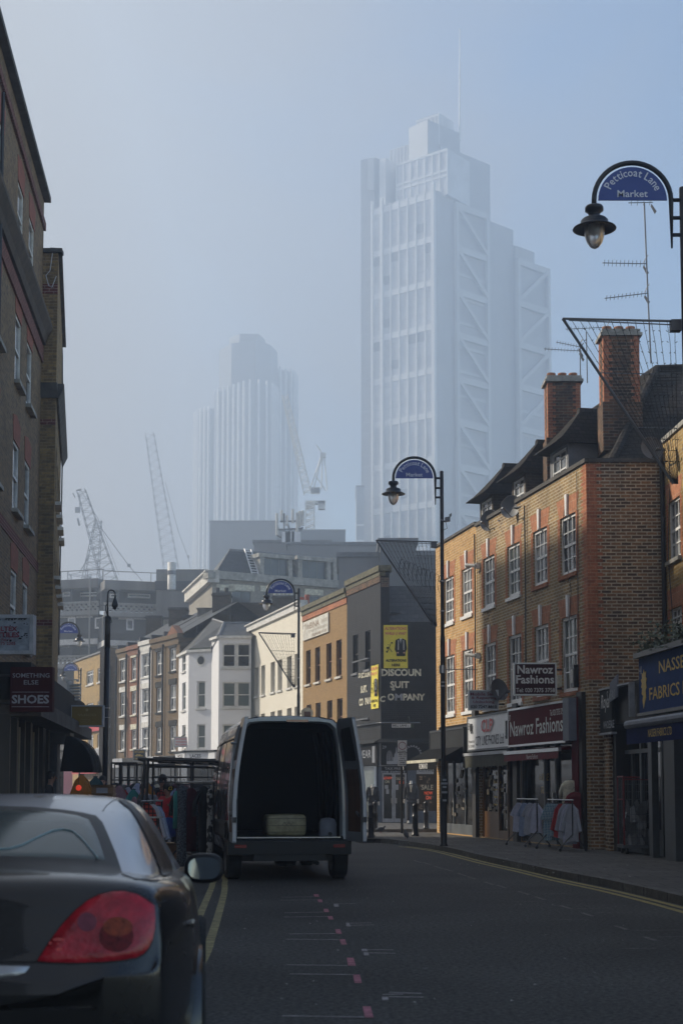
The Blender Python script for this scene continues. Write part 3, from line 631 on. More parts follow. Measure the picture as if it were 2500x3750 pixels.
def fascia(name, label, pl, q, m, dd=.16, frame=None, z=None):
    a, b = pl.hit(q[0], q[2])[0], pl.hit(q[1], q[2])[0]; a, b = min(a, b), max(a, b); z0, z1 = z
    t = thing(name, label, 'shop sign', pl.w(a, z0)); MB().pb(pl, a, b, z0, z1, .02, dd).build('panel', m, t)
    if frame:
        f = MB(); f.pb(pl, a-.03, b+.03, z1, z1+.05, 0, dd+.02); f.pb(pl, a-.03, b+.03, z0-.05, z0, 0, dd+.02); f.pb(pl, a-.05, a-.001, z0, z1, 0, dd+.015); f.pb(pl, b+.001, b+.05, z0, z1, 0, dd+.015); f.build('frame', frame, t)
    return t, a, b, z0, z1
def zz(pl, px, py): return pl.hit(px, py)[1]
# nawroz fascia
zt = (zz(A, 1892, 2607)+zz(A, 2104, 2572))/2; zb = (zz(A, 1895, 2731)+zz(A, 2105, 2711))/2
t, a, b, z0, z1 = fascia('shop_sign', 'wide maroon shop sign with white lettering and a pale grey end panel', A, (2104, 1893, 2650), M['maroon'], .22, M['alu'], (zb, zt))
MB().pb(A, a-.42, a-.05, z0-.02, z1+.08, 0, .30).build('end_panel', M['bluegrey'], t)
tx = MB(); L_ = b-a
# u grows away from the viewer, so text runs from b (far, left) to a: use a reversed plane
AR = Pl(A.w(LA, 0), A.w(0, 0)); AR.n = A.n
def ar(u): return LA-u
tx.text('Nawroz Fashions', AR, ar(b)+.15, ar(a)-.12, z0+(z1-z0)*.24, z0+(z1-z0)*.68, .235, .012); tx.text('Tel: 020 7375 3758', AR, ar(a)-L_*.24, ar(a)-.04, z1-.26, z1-.12, .235, .01); tx.text('37', AR, ar(b)+.04, ar(b)+.2, z1-.25, z1-.1, .235, .01)
tx.build('lettering', M['letwhite'], t)
# city line phones
zt = (zz(A, 1733, 2634)+zz(A, 1891, 2609))/2; zb = (zz(A, 1734, 2750)+zz(A, 1893, 2730))/2
t, a, b, z0, z1 = fascia('shop_sign', 'white phone shop sign with raised red capitals', A, (1890, 1735, 2680), M['signwhite'], .17, M['greyframe'], (zb, zt))
def frac(f): return ar(b)+(b-a)*f
tx = MB(); hh_ = z1-z0; tx.text('CITY LINE PHONES Ltd.', AR, frac(.20), frac(.88), z0+hh_*.10, z0+hh_*.40, .18, .0); tx.text('35', AR, frac(.01), frac(.055), z1-.3, z1-.12, .18); tx.text('Wholesale & Retail', AR, frac(.02), frac(.17), z0+.18, z0+.25, .18); tx.text('Tel: 7247 8810', AR, frac(.02), frac(.17), z0+.05, z0+.12, .18); tx.text('Mob: 0745', AR, frac(.90), frac(.99), z0+.2, z0+.27, .18)
tx.text('xX', AR, frac(.07), frac(.14), z0+hh_*.5, z0+hh_*.75, .18, .02); tx.build('lettering', M['letblack'], t)
tx = MB(); tx.text('CLP', AR, frac(.36), frac(.64), z0+hh_*.50, z0+hh_*.90, .20, .03); tx.build('raised_letters', M['letred'], t)
tx = MB()
for f in (.06, .09): tx.pb(AR, frac(f), frac(f+.025), z1-.35, z1-.15, .172, .18)
tx.pb(AR, frac(.93), frac(.97), z1-.65, z1-.2, .172, .20); tx.build('phone_pictures', M['darkpanel'], t)
# upper dark fascia over Romano, and shop front frames
t, a, b, z0, z1 = fascia('shop_sign', 'blank dark fascia board left of the white phone shop sign', A, (1728, 1605, 2700), M['darkpanel'], .25, M['blackpaint'], (zz(A, 1660, 2762), zz(A, 1660, 2678)))
# awnings
t = canopy('shop_awning', 'rolled olive awning with scalloped edge under the white phone sign', A, 1893, 1730, zz(A, 1800, 2762), .25, 0, M['olive'], up=.12, val=.34, bar_m=M['signgrey'])
zN = zz(A, 1980, 2755); t = canopy('shop_awning', 'dark red awning edge with small white name under the maroon sign', A, 2096, 1893, zN, .32, 0, M['redvalance'], up=.10, val=.20, scal=False)
tx = MB(); tx.text('Nawroz Fashions', AR, ar(A.hit(2000, 2755)[0])-.35, ar(A.hit(2000, 2755)[0])+.45, zN-.17, zN-.06, .37); tx.build('lettering', M['letwhite'], t)
ua = A.hit(1728, 2790)[0]; ub = LA+.1; zR = at(1550, 2785, 40).z
t = canopy('shop_awning', 'open black awning reaching out over the pavement behind the second lamp post', A, ua, ub, zR, 1.0, 0, M['blackcloth'], up=.5, val=.24, scal=False, bar_m=M['letcream'])
tx = MB(); uf = A.hit(1560, 2795, 1.0)[0]; tx.text('ROMANO', AR, ar(uf)-.55, ar(uf)+.35, zR-.21, zR-.05, 1.06, .01); tx.text('33', AR, ar(ub)+.06, ar(ub)+.3, zR-.2, zR-.06, 1.06, .01); tx.build('lettering', M['letwhite'], t)

# shopfronts (part of their houses)
def front(root, pl, px0, px1, z1, fm, door_at=None, dw=.85, rec=.12, gm=None, riser=.45, mull=2, trans=.45):
    a, b = sorted((pl.hit(px0, 3000)[0] if px0 > 60 else px0, pl.hit(px1, 3000)[0] if px1 > 60 else px1)); z0 = KH
    f = MB(); f.pb(pl, a, a+.08, z0, z1, -rec-.05, -rec+.04); f.pb(pl, b-.08, b, z0, z1, -rec-.05, -rec+.04); f.pb(pl, a+.08, b-.08, z1-.08, z1, -rec-.05, -rec+.035)
    f.pb(pl, a+.08, b-.08, z1-trans-.05, z1-trans, -rec-.05, -rec+.03)
    da = db = None
    if door_at is not None: da, db = a+(b-a)*door_at, a+(b-a)*door_at+dw
    for s, e in ([(a+.08, b-.08)] if da is None else [(a+.08, da), (db, b-.08)]):
        if e-s < .15: continue
        f.pb(pl, s, e, z0, z0+riser, -rec-.06, -rec+.02)
        n = max(1, round((e-s)/1.1))
        for k in range(1, n): u = s+(e-s)*k/n; f.pb(pl, u-.03, u+.03, z0+riser, z1-trans-.05, -rec-.04, -rec+.02)
    o = f.build('shopfront', fm, root); MB().pq(pl, a, b, z0, z1, -rec-.02).build('pane', gm or M['glass_shop'], o)
    if da is not None:
        d = MB(); d.pb(pl, da, da+.09, z0, z1-trans-.05, -rec-.02, -rec+.045); d.pb(pl, db-.09, db, z0, z1-trans-.05, -rec-.02, -rec+.045); d.pb(pl, da+.09, db-.09, z0, z0+.22, -rec-.02, -rec+.04); d.pb(pl, da+.09, db-.09, z1-trans-.16, z1-trans-.05, -rec-.02, -rec+.04)
        dd = d.build('door', fm, root); MB().pb(pl, da+.12, da+.15, z0+.85, z0+1.2, -rec+.04, -rec+.09).build('handle', M['alu'], dd)
    return o
def lit_strip(pl, pts, m=None): pass
ztop = ZS-.35
front(tA, A, 2120, 1900, ztop, M['greyframe'], .40, riser=.35)
front(tA, A, 1897, 1757, ztop, M['oak'], .32, riser=.7)
front(tB, A, 1738, 1604, ZS-.55, M['greyframe'], None, riser=.3)
pil = MB()
for px in (2140, 1899, 1748): u = A.hit(px, 3000)[0]; pil.pb(A, u-.16, u+.16, KH, ztop+.1, .002, .1)
pil.build('pilaster', M['darkwood'], tA)
ub_ = A.hit(2125, 3000)[0]; MB().pb(A, ub_-.2, ub_+.18, KH, ztop, .003, .12).build('red_pilaster', M['maroon'], tA)
# notices and lettering on the glass
nt_ = MB()
for px, py, w_, h_ in ((1842, 2885, .16, .3), (1842, 2940, .13, .22), (1845, 2985, .1, .2), (1868, 2920, .12, .36), (1868, 3030, .1, .2), (2050, 2915, .14, .5), (2052, 2990, .16, .2), (1842, 3020, .12, .2)):
    u, z = A.hit(px, py); nt_.pb(A, u-w_/2, u+w_/2, z-h_/2, z+h_/2, -.10, -.095)
nt_.build('window_notice', M['signgrey'], tA)
tx = MB()
for px in (1975, 2102):
    u, z = A.hit(px, 2860); tx.text('WHOLESALE', AR, ar(u)-.35, ar(u)+.3, z, z+.17, -.11, .012); tx.text('& RETAIL', AR, ar(u)-.22, ar(u)+.2, z-.3, z-.13, -.11, .012)
tx.build('window_lettering', M['gold'], tA)
tx = MB(); u, z = A.hit(1975, 2785); tx.text('SALE', AR, ar(u)-.3, ar(u)+.3, z, z+.3, -.11, .02); tx.build('window_lettering', M['letmaroon'], tA)
tx = MB()
for k, s in enumerate(('Mobile Accessories', 'Phones Bought', 'Repairing', 'Unlocking')):
    u, z = A.hit(1806, 2870+k*28); tx.text(s, AR, ar(u)-.3, ar(u)+.3, z, z+.08, -.11, .01)
tx.build('window_lettering', M['gold'], tA)
# goods glimpsed inside
gd = MB()
for i in range(46):
    px = random.uniform(1765, 1830) if i < 26 else random.uniform(1640, 1720); u, z = A.hit(px, 2830+random.random()*170); w_ = .04+.09*random.random(); gd.pb(A, u-w_, u+w_, z, z+.05+.12*random.random(), -.118, -.112)
gd.build('window_item', mat('assorted goods', (.16, .13, .09), .6, vary=.9, scale=9), tA)

# hanging box signs
def boxsign(name, label, px0, px1, py0, py1, Y, thick, m, frame, arms=None, cat='hanging sign', fw=.035):
    p0 = at(px0, py1, Y); p1 = at(px1, py0, Y); pl = Pl((p0.x, Y), (p1.x, Y)); L = pl.L; t = thing(name, label, cat, p0)
    MB().pb(pl, fw, L-fw, p0.z+fw, p1.z-fw, -thick, .0).build('panel', m, t)
    f = MB(); f.pb(pl, 0, L, p0.z, p0.z+fw, -thick-.01, .012); f.pb(pl, 0, L, p1.z-fw, p1.z, -thick-.01, .012); f.pb(pl, 0, fw, p0.z+fw, p1.z-fw, -thick-.01, .012); f.pb(pl, L-fw, L, p0.z+fw, p1.z-fw, -thick-.01, .012)
    f.build('frame', frame, t)
    if arms is not None:
        a = MB(); 
        for z in (p0.z+.15, p1.z-.15): a.tube([pl.w(L if arms > 0 else 0, z, -thick/2), pl.w((L if arms > 0 else 0)+arms, z, -thick/2-.0)], .02, 6)
        a.build('bracket', M['blackpaint'], t)
    return t, pl, L, p0.z, p1.z
t, pl, L, z0, z1 = boxsign('hanging_sign', 'maroon hanging box sign with name and telephone number in white', 1880, 2037, 2427, 2548, 32.6, .16, M['maroon2'], M['alu'], .12)
h = z1-z0; tx = MB(); tx.text('Nawroz', pl, L*.09, L*.92, z0+h*.66, z0+h*.92, .006, .025); tx.text('Fashions', pl, L*.06, L*.94, z0+h*.36, z0+h*.62, .006, .025); tx.text('Tel: 020 7375 3758', pl, L*.06, L*.95, z0+h*.10, z0+h*.23, .006, .012); tx.build('lettering', M['letwhite'], t)
t, pl, L, z0, z1 = boxsign('hanging_sign', 'pale hanging box sign for phone repairs beside the dish', 1714, 1825, 2527, 2602, 36.2, .14, M['signgrey'], M['alu'], .15)
h = z1-z0; tx = MB()
for k, (s, a_, b_) in enumerate((('Mobile Sale', .07, .9), ('& Repairing', .10, .93), ('Unlocking', .16, .86))): tx.text(s, pl, L*a_, L*b_, z0+h*(.72-.2*k), z0+h*(.88-.2*k), .006, .015)
tx.build('lettering', M['letmaroon'], t)
tx = MB(); tx.text('020 7247 8810', pl, L*.08, L*.93, z0+h*.10, z0+h*.25, .006, .015); tx.build('number_lettering', M['letblack'], t)
for px, py in ((2033, 2570), (1920, 2590)): pass

# ---------------------------------------------------------------- Royal / blue fabric shop on the right edge
S = Pl(V((5.62, 32.0, 0)), V((7.9, 10.0, 0)))
tS = thing('shop_building', 'single-storey dark shop with open grey doors at the right, before the gable wall', 'shop', S.w(0, 0))
mb = MB(); wall(mb, S, 0, S.L, 0, 3.55, [(.75, 4.4, KH, 2.75)], rev=.35); mb.poly(S.w(0, 0), S.w(0, 0)+V((2, 0, 0)), S.w(0, 3.55)+V((2, 0, 0)), S.w(0, 3.55)); mb.build('wall', M['darkwood'], tS)
mb = MB(); mb.poly(S.w(0, 3.5), S.w(S.L, 3.5), S.w(S.L, 3.5)+V((9, 0, .3)), S.w(0, 3.5)+V((9, 0, .3))); mb.build('roof', M['lead'], tS)
us = [S.hit(x, 2900)[0] for x in (2190, 2245, 2310, 2385, 2400, 2470)]
f = MB()
for u in (us[0], us[1], us[2], us[3]): f.pb(S, u-.05, u+.05, KH, 2.72, -.3, -.2)
f.pb(S, us[1], us[3], 2.12, 2.2, -.3, -.19); f.pb(S, us[1], us[3], 2.66, 2.75, -.3, -.19); f.pb(S, us[0], us[3], KH, KH+.5, -.3, -.22)
for k in range(1, 4): u = us[1]+(us[3]-us[1])*k/4; f.pb(S, u-.03, u+.03, KH+.5, 2.12, -.29, -.21)
f.build('shopfront', M['greyframe'], tS); MB().pq(S, .75, 4.4, KH, 2.75, -.27).build('pane', M['glass_shop'], tS)
bp_ = MB(); bp_.pb(S, .12, .52, KH, 2.9, .003, .07); bp_.build('brick_pier', M['brick_gable'], tS)
g = MB(); g.pb(S, us[4], us[4]+.22, KH, 2.7, .01, .14); g.pb(S, us[5]-.25, us[5]-.12, KH, 2.75, .01, .12); g.pb(S, us[5]+.1, us[5]+.6, KH, 2.75, .01, .2); g.build('pilaster', M['greyframe'], tS)
# Royal sign
SR = Pl(S.w(S.L, 0), S.w(0, 0)); SR.n = S.n
a = 0.05; b = S.hit(2262, 2620)[0]; zt = S.hit(2230, 2528)[1]; zb = S.hit(2230, 2685)[1]
t = thing('shop_sign', 'narrow black sign with looping white script at the gable corner', 'shop sign', S.w(a, zb))
MB().pb(S, a, b, zb, zt, .05, .13).build('panel', M['darkpanel'], t); f = MB(); e_ = S.hit(2330, 2600)[0]
f.pb(S, a-.02, e_, zt, zt+.04, .03, .15); f.pb(S, a-.02, b, zb-.04, zb, .03, .15); f.pb(S, e_-.03, e_, zb+.25, zt, .03, .15); f.build('frame', M['signgrey'], t)
f = MB(); f.prism([S.w(b-.02, zb+.62, .14), S.w(b+.45, zb+.7, .12), S.w(b+.5, zt+.25, .12), S.w(b, zt+.1, .14)], S.n*.03); f.build('loose_board', M['bluegrey'], t)
# note: near side of this wall is at the right, u grows toward the viewer, so plain S reads left to right
tx = MB(); tx.text('Royal', S, a+.12, b-.1, zb+.42, zt-.1, .14, .005, .35); tx.build('script_lettering', M['letwhite'], t)
tx = MB(); tx.text('WHOLESALE', S, a+.3, b+.2, zb+.08, zb+.24, .145, .01); tx.text('S...FAS', S, b-.2, b+.4, zt-.25, zt-.05, .175, .02); tx.build('lettering', M['letgrey'], t)
# blue fabric sign
a = S.hit(2340, 2540, .42)[0]; zb = S.hit(2420, 2600, .42)[1]; zt = S.hit(2420, 2390, .42)[1]; b = a+5.5
t = thing('shop_sign', 'large dark blue fabric shop sign with mustard capitals and lion head', 'shop sign', S.w(a, zb))
MB().pb(S, a, b, zb, zt, .25, .42).build('panel', M['bluesign'], t); f = MB(); f.pb(S, a-.03, b, zt, zt+.1, .2, .52); f.pb(S, a-.03, b, zb-.06, zb, .25, .46); f.build('frame', M['blackpaint'], t)
tx = MB(); L_ = 4.6
def pxu(px, py): return S.hit(px, py, .43)
u1, zA = pxu(2410, 2460); u2, zB = pxu(2375, 2565); cw = pxu(2430, 2540)[0]-pxu(2375, 2540)[0]
uq, zq = pxu(2490, 2540); u2, zf0 = pxu(2377, 2566); zf1 = pxu(2377, 2520)[1]; tx.text('FABRICS LTD', S, u2, u2+(uq-u2)*1.55, zf0, zf1, .43, .01); u1, zn0 = pxu(2412, 2467); zn1 = pxu(2412, 2421)[1]; tx.text('NASSERI', S, u1, u1+(pxu(2497, 2450)[0]-u1)*1.42, zn0, zn1, .43, .01); tx.build('lettering', M['gold'], t)
tx = MB(); tx.text('41', S, a+.06, a+.2, zt-.3, zt-.15, .43, .01); tx.build('number_lettering', M['letgrey'], t)
ln = MB(); uc, zc = pxu(2357, 2520)
pts = [(-.05, -.42), (.04, -.30), (.12, -.2), (.1, -.05), (.17, .0), (.13, .1), (.19, .18), (.12, .22), (.15, .34), (.05, .3), (0, .38), (-.06, .28), (-.13, .32), (-.12, .2), (-.2, .18), (-.14, .1), (-.2, .02), (-.12, 0), (-.16, -.12), (-.06, -.16), (-.12, -.25)]
ln.prism([S.w(uc+x*.9, zc+y*.9, .425) for x, y in pts], S.n*.006); ln.build('lion_emblem', M['gold'], t)
# blue awning
a2 = S.hit(2298, 2640, .75)[0]; za = S.hit(2400, 2640, .8)[1]
t = thing('shop_awning', 'rolled blue awning with pale cassette under the blue sign', 'awning', S.w(a2, za))
MB().tube([S.w(a2, za, .75), S.w(a2+6.5, za, .75)], .085, 10).build('roller', M['bluegrey'], t); v = MB(); v.pb(S, a2, a2+6.5, za-.36, za-.05, .76, .78); v.build('valance', M['bluecloth'], t)
ar_ = MB(); ar_.tube([S.w(a2-.6, za+.12, .15), S.w(a2+.0, za-.05, .7)], .03, 6); ar_.build('arm', M['alu'], t)
um, _ = S.hit(2372, 2680, .8); tx = MB(); tx.text('NASSERI FABRICS LTD', S, um-.05, um+1.25, za-.27, za-.13, .785, .01); tx.build('lettering', M['gold'], t)
# upper brick wall above the blue sign
N2 = Pl(V((7.0, r0.y-.02, 0)), V((7.9, 12, 0)))
tN = thing('brick_house', 'clean yellow brick wall with white windows above the blue sign at the right edge', 'house', N2.w(0, 0))
hN = [N2.rc(2447, 2482, 1830, 2050), N2.rc(2453, 2492, 2225, 2340)]
hN = [(a, a+.95, c, e) for a, b, c, e in hN]; mb = MB(); wall(mb, N2, 0, N2.L, 3.5, 8.9, hN, rev=.12); mb.build('wall', M['brick_yard'], tN)
cpN = MB(); cpN.pb(N2, .05, N2.L, 8.9, 9.0, -.25, .05); cpN.build('coping', M['stone'], tN)
for h_ in hN: window(N2, tN, h_, cols=3, rows=2, sill=M['stone'], rec=.06, bar=.026); arch(tN, N2, h_, False)
mb = MB(); mb.poly(N2.w(0, 8.7)+V((.3, 0, 0)), N2.w(N2.L, 8.7)+V((.3, 0, 0)), N2.w(N2.L, 12.5)+V((5, 0, 0)), N2.w(0, 11.4)+V((4.6, 0, 0))); mb.build('roof', M['tiles'], tN)
mb = MB(); mb.tube([N2.w(.12, 8.8, .06), N2.w(.15, 6, .06), N2.w(.1, 3.6, .06)], .05, 8); mb.tube([N2.w(.55+.12*sin(k), 8.8-.5*k, .03) for k in range(10)], .01, 5); mb.build('drainpipe', M['blackpaint'], tN)
# ivy on the sign top
iv = MB()
u0 = S.hit(2385, 2380)[0]
for i in range(950):
    u = u0 + random.random()**.8*4.0; z = zt + .05 + abs(random.gauss(0, .22)); 
    if z > zt+.62: continue
    c = S.w(u, z, .25+random.gauss(0, .14)); a1 = V((random.gauss(0, 1), random.gauss(0, 1), random.gauss(0, 1))).normalized(); b1 = a1.orthogonal().normalized(); s_ = .035+.03*random.random()
    iv.poly(c-a1*s_, c+b1*s_*.6, c+a1*s_, c-b1*s_*.6)
t = thing('ivy_plant', 'dark ivy spilling over the top of the blue sign', 'plant', S.w(u0, zt)); iv.build('foliage', M['leaf'], t); MB().tube([S.w(u0+.2+k*.4, zt+.1+.1*sin(k*2), .2) for k in range(9)], .015, 5).build('stem', M['oak'], t)
# ---------------------------------------------------------------- black painted corner building
c = G(1395, 3014, KH); D = Pl((c.x - .29*24, c.y + 24), (c.x, c.y)); LD = D.L            # street side, u grows toward the viewer (left to right)
DF = Pl((c.x, c.y), (c.x+4.2, c.y))
ZD = DF.hit(1400, 2092)[1]
u12 = D.hit(1270, 2500)[0]; u23 = D.hit(1107, 2500)[0]; u34 = D.hit(909, 2500)[0]
tD = thing('corner_shop_building', 'black painted corner building with yellow alteration banners and loose cream letters', 'building', (c.x, c.y, 0))
hD = [D.rc(1292, 1311, 2325, 2466), D.rc(1337, 1356, 2310, 2452)]
mb = MB(); wall(mb, D, u12, LD, 0, ZD, hD + [(LD-2.9, LD-.6, KH+.4, 2.75)], rev=.15)
zf = DF.hit(1500, 2278)[1]
wall(mb, DF, .34, DF.L, 0, zf, [(.02+.45, 1.0, KH+.1, 2.0)][:0]); wall(mb, DF, 0, .34, 0, ZD)
mb.poly(DF.w(.34, zf, 0), DF.w(.34, ZD, 0), DF.w(.34, ZD, -2), DF.w(.34, zf, -2)); mb.build('wall', M['brick_black'], tD)
for h_ in hD: window(D, tD, h_, cols=1, rows=1, fm=M['blackpaint'], gm=M['glass_dark'], sill=M['lead'], rec=.1)
r = MB(); za = DF.hit(1500, 2140)[1]; r.poly(DF.w(.34, zf, .02), DF.w(DF.L, zf, .02), DF.w(DF.L, za+.1, -1.2), DF.w(.34, za+.1, -1.2)); r.poly(DF.w(.34, za+.1, -1.2), DF.w(DF.L, za+.1, -1.2), DF.w(DF.L, za, -9), DF.w(.34, za, -9)); r.build('roof', M['slate'], tD)
cp = MB(); cp.pb(D, u12, LD+.1, ZD, ZD+.22, -.3, .12); cp.pb(D, u12, LD+.05, ZD-.18, ZD-.003, -.2, .06); cp.pb(DF, .0, .42, ZD+.004, ZD+.225, -.5, .14); cp.build('coping', M['mossy'], tD)
cp = MB(); cp.pb(D, u12, LD+.03, ZD-.42, ZD-.19, .002, .04); cp.pb(DF, .02, .33, ZD-.62, ZD-.25, .002, .03); cp.build('brick_band', M['brick_chimney'], tD)
def px_text(mb, s, pl, x0, x1, y0, y1, d, bold=.03, shear=0):
    a, b, z0, z1 = pl.rc(x0, x1, y0, y1); mb.text(s, pl, a, b, z0, z1, d, bold, shear)
tx = MB(); px_text(tx, 'DISCOUN', DF, 1396, 1541, 2450, 2477, .03, .045); px_text(tx, 'SUIT', DF, 1428, 1498, 2495, 2521, .03, .04); px_text(tx, 'PANY', DF, 1475, 1556, 2541, 2566, .03, .045); px_text(tx, 'O', DF, 1418, 1443, 2540, 2566, .03, .045)
px_text(tx, 'C', DF, 1390, 1412, 2549, 2572, .04, .04, .2); px_text(tx, 's', DF, 1432, 1446, 2514, 2530, .04, .03, -.2)
px_text(tx, 'D', D, 1315, 1322, 2465, 2483, .03, .04); px_text(tx, 'SC', D, 1324, 1336, 2464, 2484, .03, .04, -.1); px_text(tx, 'OUNT', D, 1337, 1361, 2459, 2480, .03, .04); px_text(tx, 'SUIT.', D, 1323, 1346, 2511, 2538, .03, .04); px_text(tx, 'CO', D, 1317, 1332, 2558, 2586, .03, .04); px_text(tx, 'PANY', D, 1339, 1362, 2554, 2580, .03, .04)
tx.build('wall_lettering', M['letcream'], tD)
tx = MB(); px_text(tx, 'M', DF, 1446, 1473, 2541, 2566, .02, .03); tx.build('dull_letter', M['letgrey'], tD)
# ledges, gutter and cornice
g = MB(); z = DF.hit(1500, 2648)[1]; g.tube([D.w(u12+.3, z, .08), D.w(LD-.05, z, .08), DF.w(.0, z, .1), DF.w(1.5, z, .08)], .03, 6); g.build('wall_pipe', M['steel'], tD)
for z_ in (DF.hit(1400, 2410)[1], DF.hit(1400, 2632)[1]):
    g = MB(); g.pb(D, LD-2.6, LD-.5, z_, z_+.05, .3, .38); g.tube([D.w(LD-1.5, z_, 0), D.w(LD-1.5, z_, .36)], .03, 6); g.build('light_rail', M['steel'], tD)
z0 = DF.hit(1500, 2803)[1]; z1 = DF.hit(1500, 2722)[1]; zc = DF.hit(1500, 2706)[1]
g = MB(); g.prism([DF.w(-.1, z1, .3), DF.w(-.1, z1+.03, .3), DF.w(-.1, zc, .05), DF.w(-.1, z1, .0)], DF.a*(4.2)); g.prism([D.w(u12, z1, .3), D.w(u12, z1+.03, .3), D.w(u12, zc, .05), D.w(u12, z1, .0)], D.a*(LD-u12+.05)); g.build('cornice', M['darkpanel'], tD)
ts = thing('shop_sign', 'black fascia with pale city skyline silhouettes and big wheel', 'shop sign', DF.w(0, z0))
MB().pb(DF, 0, 3.3, z0, z1, .02, .14).build('panel', M['letblack'], ts)
f = MB(); f.pb(DF, -.02, 3.3, z0-.04, z0, .0, .17); f.pb(DF, -.02, 3.3, z1-.004, z1+.03, .0, .17); f.pb(DF, -.06, -.004, z0-.04, z1+.03, 0, .17); f.build('frame', M['lead'], ts)
def dfp(x, y): return DF.hit(1250+x/3.484, 2600+y/3.484, .14)
pc = MB()
def sil(pts): pc.prism([DF.w(*dfp(x, y), .143) for x, y in pts], DF.n*.004)
sil([(575, 695), (575, 660), (655, 655), (655, 605), (672, 605), (672, 570), (690, 540), (697, 480), (704, 480), (710, 540), (730, 575), (730, 655), (760, 655), (760, 695)])
cx_, cz_ = dfp(905, 572); R_ = abs(dfp(1010, 572)[0]-cx_)
for i in range(40):
    a0, a1 = pi*2*i/40, pi*2*(i+1)/40
    if sin((a0+a1)/2) < -.25: continue
    pc.poly(*[DF.w(cx_+cos(a)*r_, cz_+sin(a)*r_, .146) for a, r_ in ((a0, R_*.93), (a1, R_*.93), (a1, R_), (a0, R_))])
    if i % 2: cc = (cx_+cos(a0)*R_*1.09, cz_+sin(a0)*R_*1.09); pc.poly(*[DF.w(cc[0]+cos(k*pi/3)*.03, cc[1]+sin(k*pi/3)*.03, .147) for k in range(6)])
pc.build('skyline_picture', M['letgrey'], ts)
pc = MB(); gx, g0 = dfp(613, 660); _, g1 = dfp(613, 518); 
for i in range(10):
    t0 = i/10; t1 = (i+.62)/10
    def hw(t): return .125*(1-((t-.28)/.75)**2)**.5 if abs((t-.28)/.75) < 1 else 0
    for s_ in range(4):
        pc.poly(*[DF.w(gx+hw(t)*(-1+2*(s_+sh)/4), g0+(g1-g0)*t, .147) for t, sh in ((t0, 0), (t0, .7), (t1, .9), (t1, .2))])
pc.build('glass_tower_picture', M['letgrey'], ts)
tx = MB(); tx.text('29', DF, .05, .2, z1-.22, z1-.1, .145, .01); tx.build('lettering', M['letgrey'], ts)
ts = thing('shop_sign', 'black menswear fascia on the street side of the black corner building', 'shop sign', D.w(LD-3, z0))
MB().pb(D, u12+.2, LD-.05, z0, z1, .02, .14).build('panel', M['letblack'], ts); tx = MB(); px_text(tx, 'CITYWEAR', D, 1290, 1371, 2750, 2778, .15, .0); tx.build('lettering', M['letgrey'], ts)
tx = MB(); a_, b_, _, _ = D.rc(1376, 1380, 2730, 2790); tx.pb(D, a_, b_, z0+.1, z1-.1, .141, .15); a_, b_, _, _ = D.rc(1382, 1385, 2730, 2790); tx.pb(D, a_, b_, z0+.1, z1-.1, .141, .15); tx.build('striped_tie_picture', M['letgrey'], ts)
# shopfront of the corner shop
f = MB(); zt_ = z0-.05; xs = [DF.hit(x, 2950)[0] for x in (1395, 1441, 1488, 1490, 1523, 1586)]
f.pb(DF, xs[3]+.02, xs[4], KH, zt_, .003, .12); f.pb(DF, xs[4], xs[5]+.1, KH, KH+.45, .003, .1); f.pb(DF, -.08, .02, KH, zt_, .0, .1); f.pb(D, LD-.5, LD-.22, KH, zt_, .003, .12); f.build('pilaster', M['greypaint'], tD)
MB().pq(DF, xs[4], xs[5]+.1, KH+.45, zt_, .05).build('shop_window', M['glass_shop'], tD)
MB().pb(DF, .04, xs[2], 2.02, zt_, .003, .09).build('door_header', M['letblack'], tD)
for k, (s0, s1) in enumerate(((.04, xs[1]), (xs[1]+.01, xs[2]))):
    d = MB(); d.pb(DF, s0, s0+.06, KH+.02, 2.0, .02, .08); d.pb(DF, s1-.07, s1, KH+.02, 2.0, .02, .08); d.pb(DF, s0+.06, s1-.07, KH+.02, KH+.16, .02, .078); d.pb(DF, s0+.06, s1-.07, 1.95, 2.0, .02, .078)
    o = d.build('door', M['signgrey'], tD); MB().pq(DF, s0+.05, s1-.05, KH+.1, 1.97, .04).build('pane', M['glass_shop'], o)
    h_ = MB(); u = s1-.1 if k == 0 else s0+.04; h_.pb(DF, u, u+.07, .85, 1.05, .08, .12); h_.build('handle', M['alu'], o)
tx = MB(); px_text(tx, 'TAX FREE', DF, 1407, 1474, 2811, 2820, .095, .03); px_text(tx, 'FOR EXPORT', DF, 1396, 1484, 2824, 2833, .095, .03); tx.build('header_lettering', M['letgrey'], tD)
tx = MB(); px_text(tx, 'SALE NOW', DF, 1398, 1437, 2845, 2855, .06, .01); px_text(tx, 'NOW', DF, 1553, 1583, 2899, 2911, .06, .01); px_text(tx, 'ON', DF, 1558, 1577, 2916, 2929, .06, .01); px_text(tx, 'ON', DF, 1461, 1477, 2860, 2871, .06, .01); tx.build('orange_sale_lettering', M['letorange'], tD)
tx = MB(); px_text(tx, 'ON', DF, 1409, 1425, 2858, 2869, .06, .01); px_text(tx, 'SALE NOW', DF, 1449, 1487, 2847, 2857, .06, .01); px_text(tx, 'SALE', DF, 1542, 1585, 2875, 2893, .06, .01); tx.build('pale_sale_lettering', M['letcream'], tD)
hd = MB(); a_, b_, q0, q1 = DF.rc(1524, 1587, 2811, 2836); hd.pb(DF, a_, b_, q0, q1, .06, .075); hd.build('header_sign', M['signgrey'], tD); tx = MB(); px_text(tx, 'CITYWEAR', DF, 1532, 1606, 2817, 2827, .08, .01); tx.build('header_lettering', M['letblack'], tD)
n_ = MB()
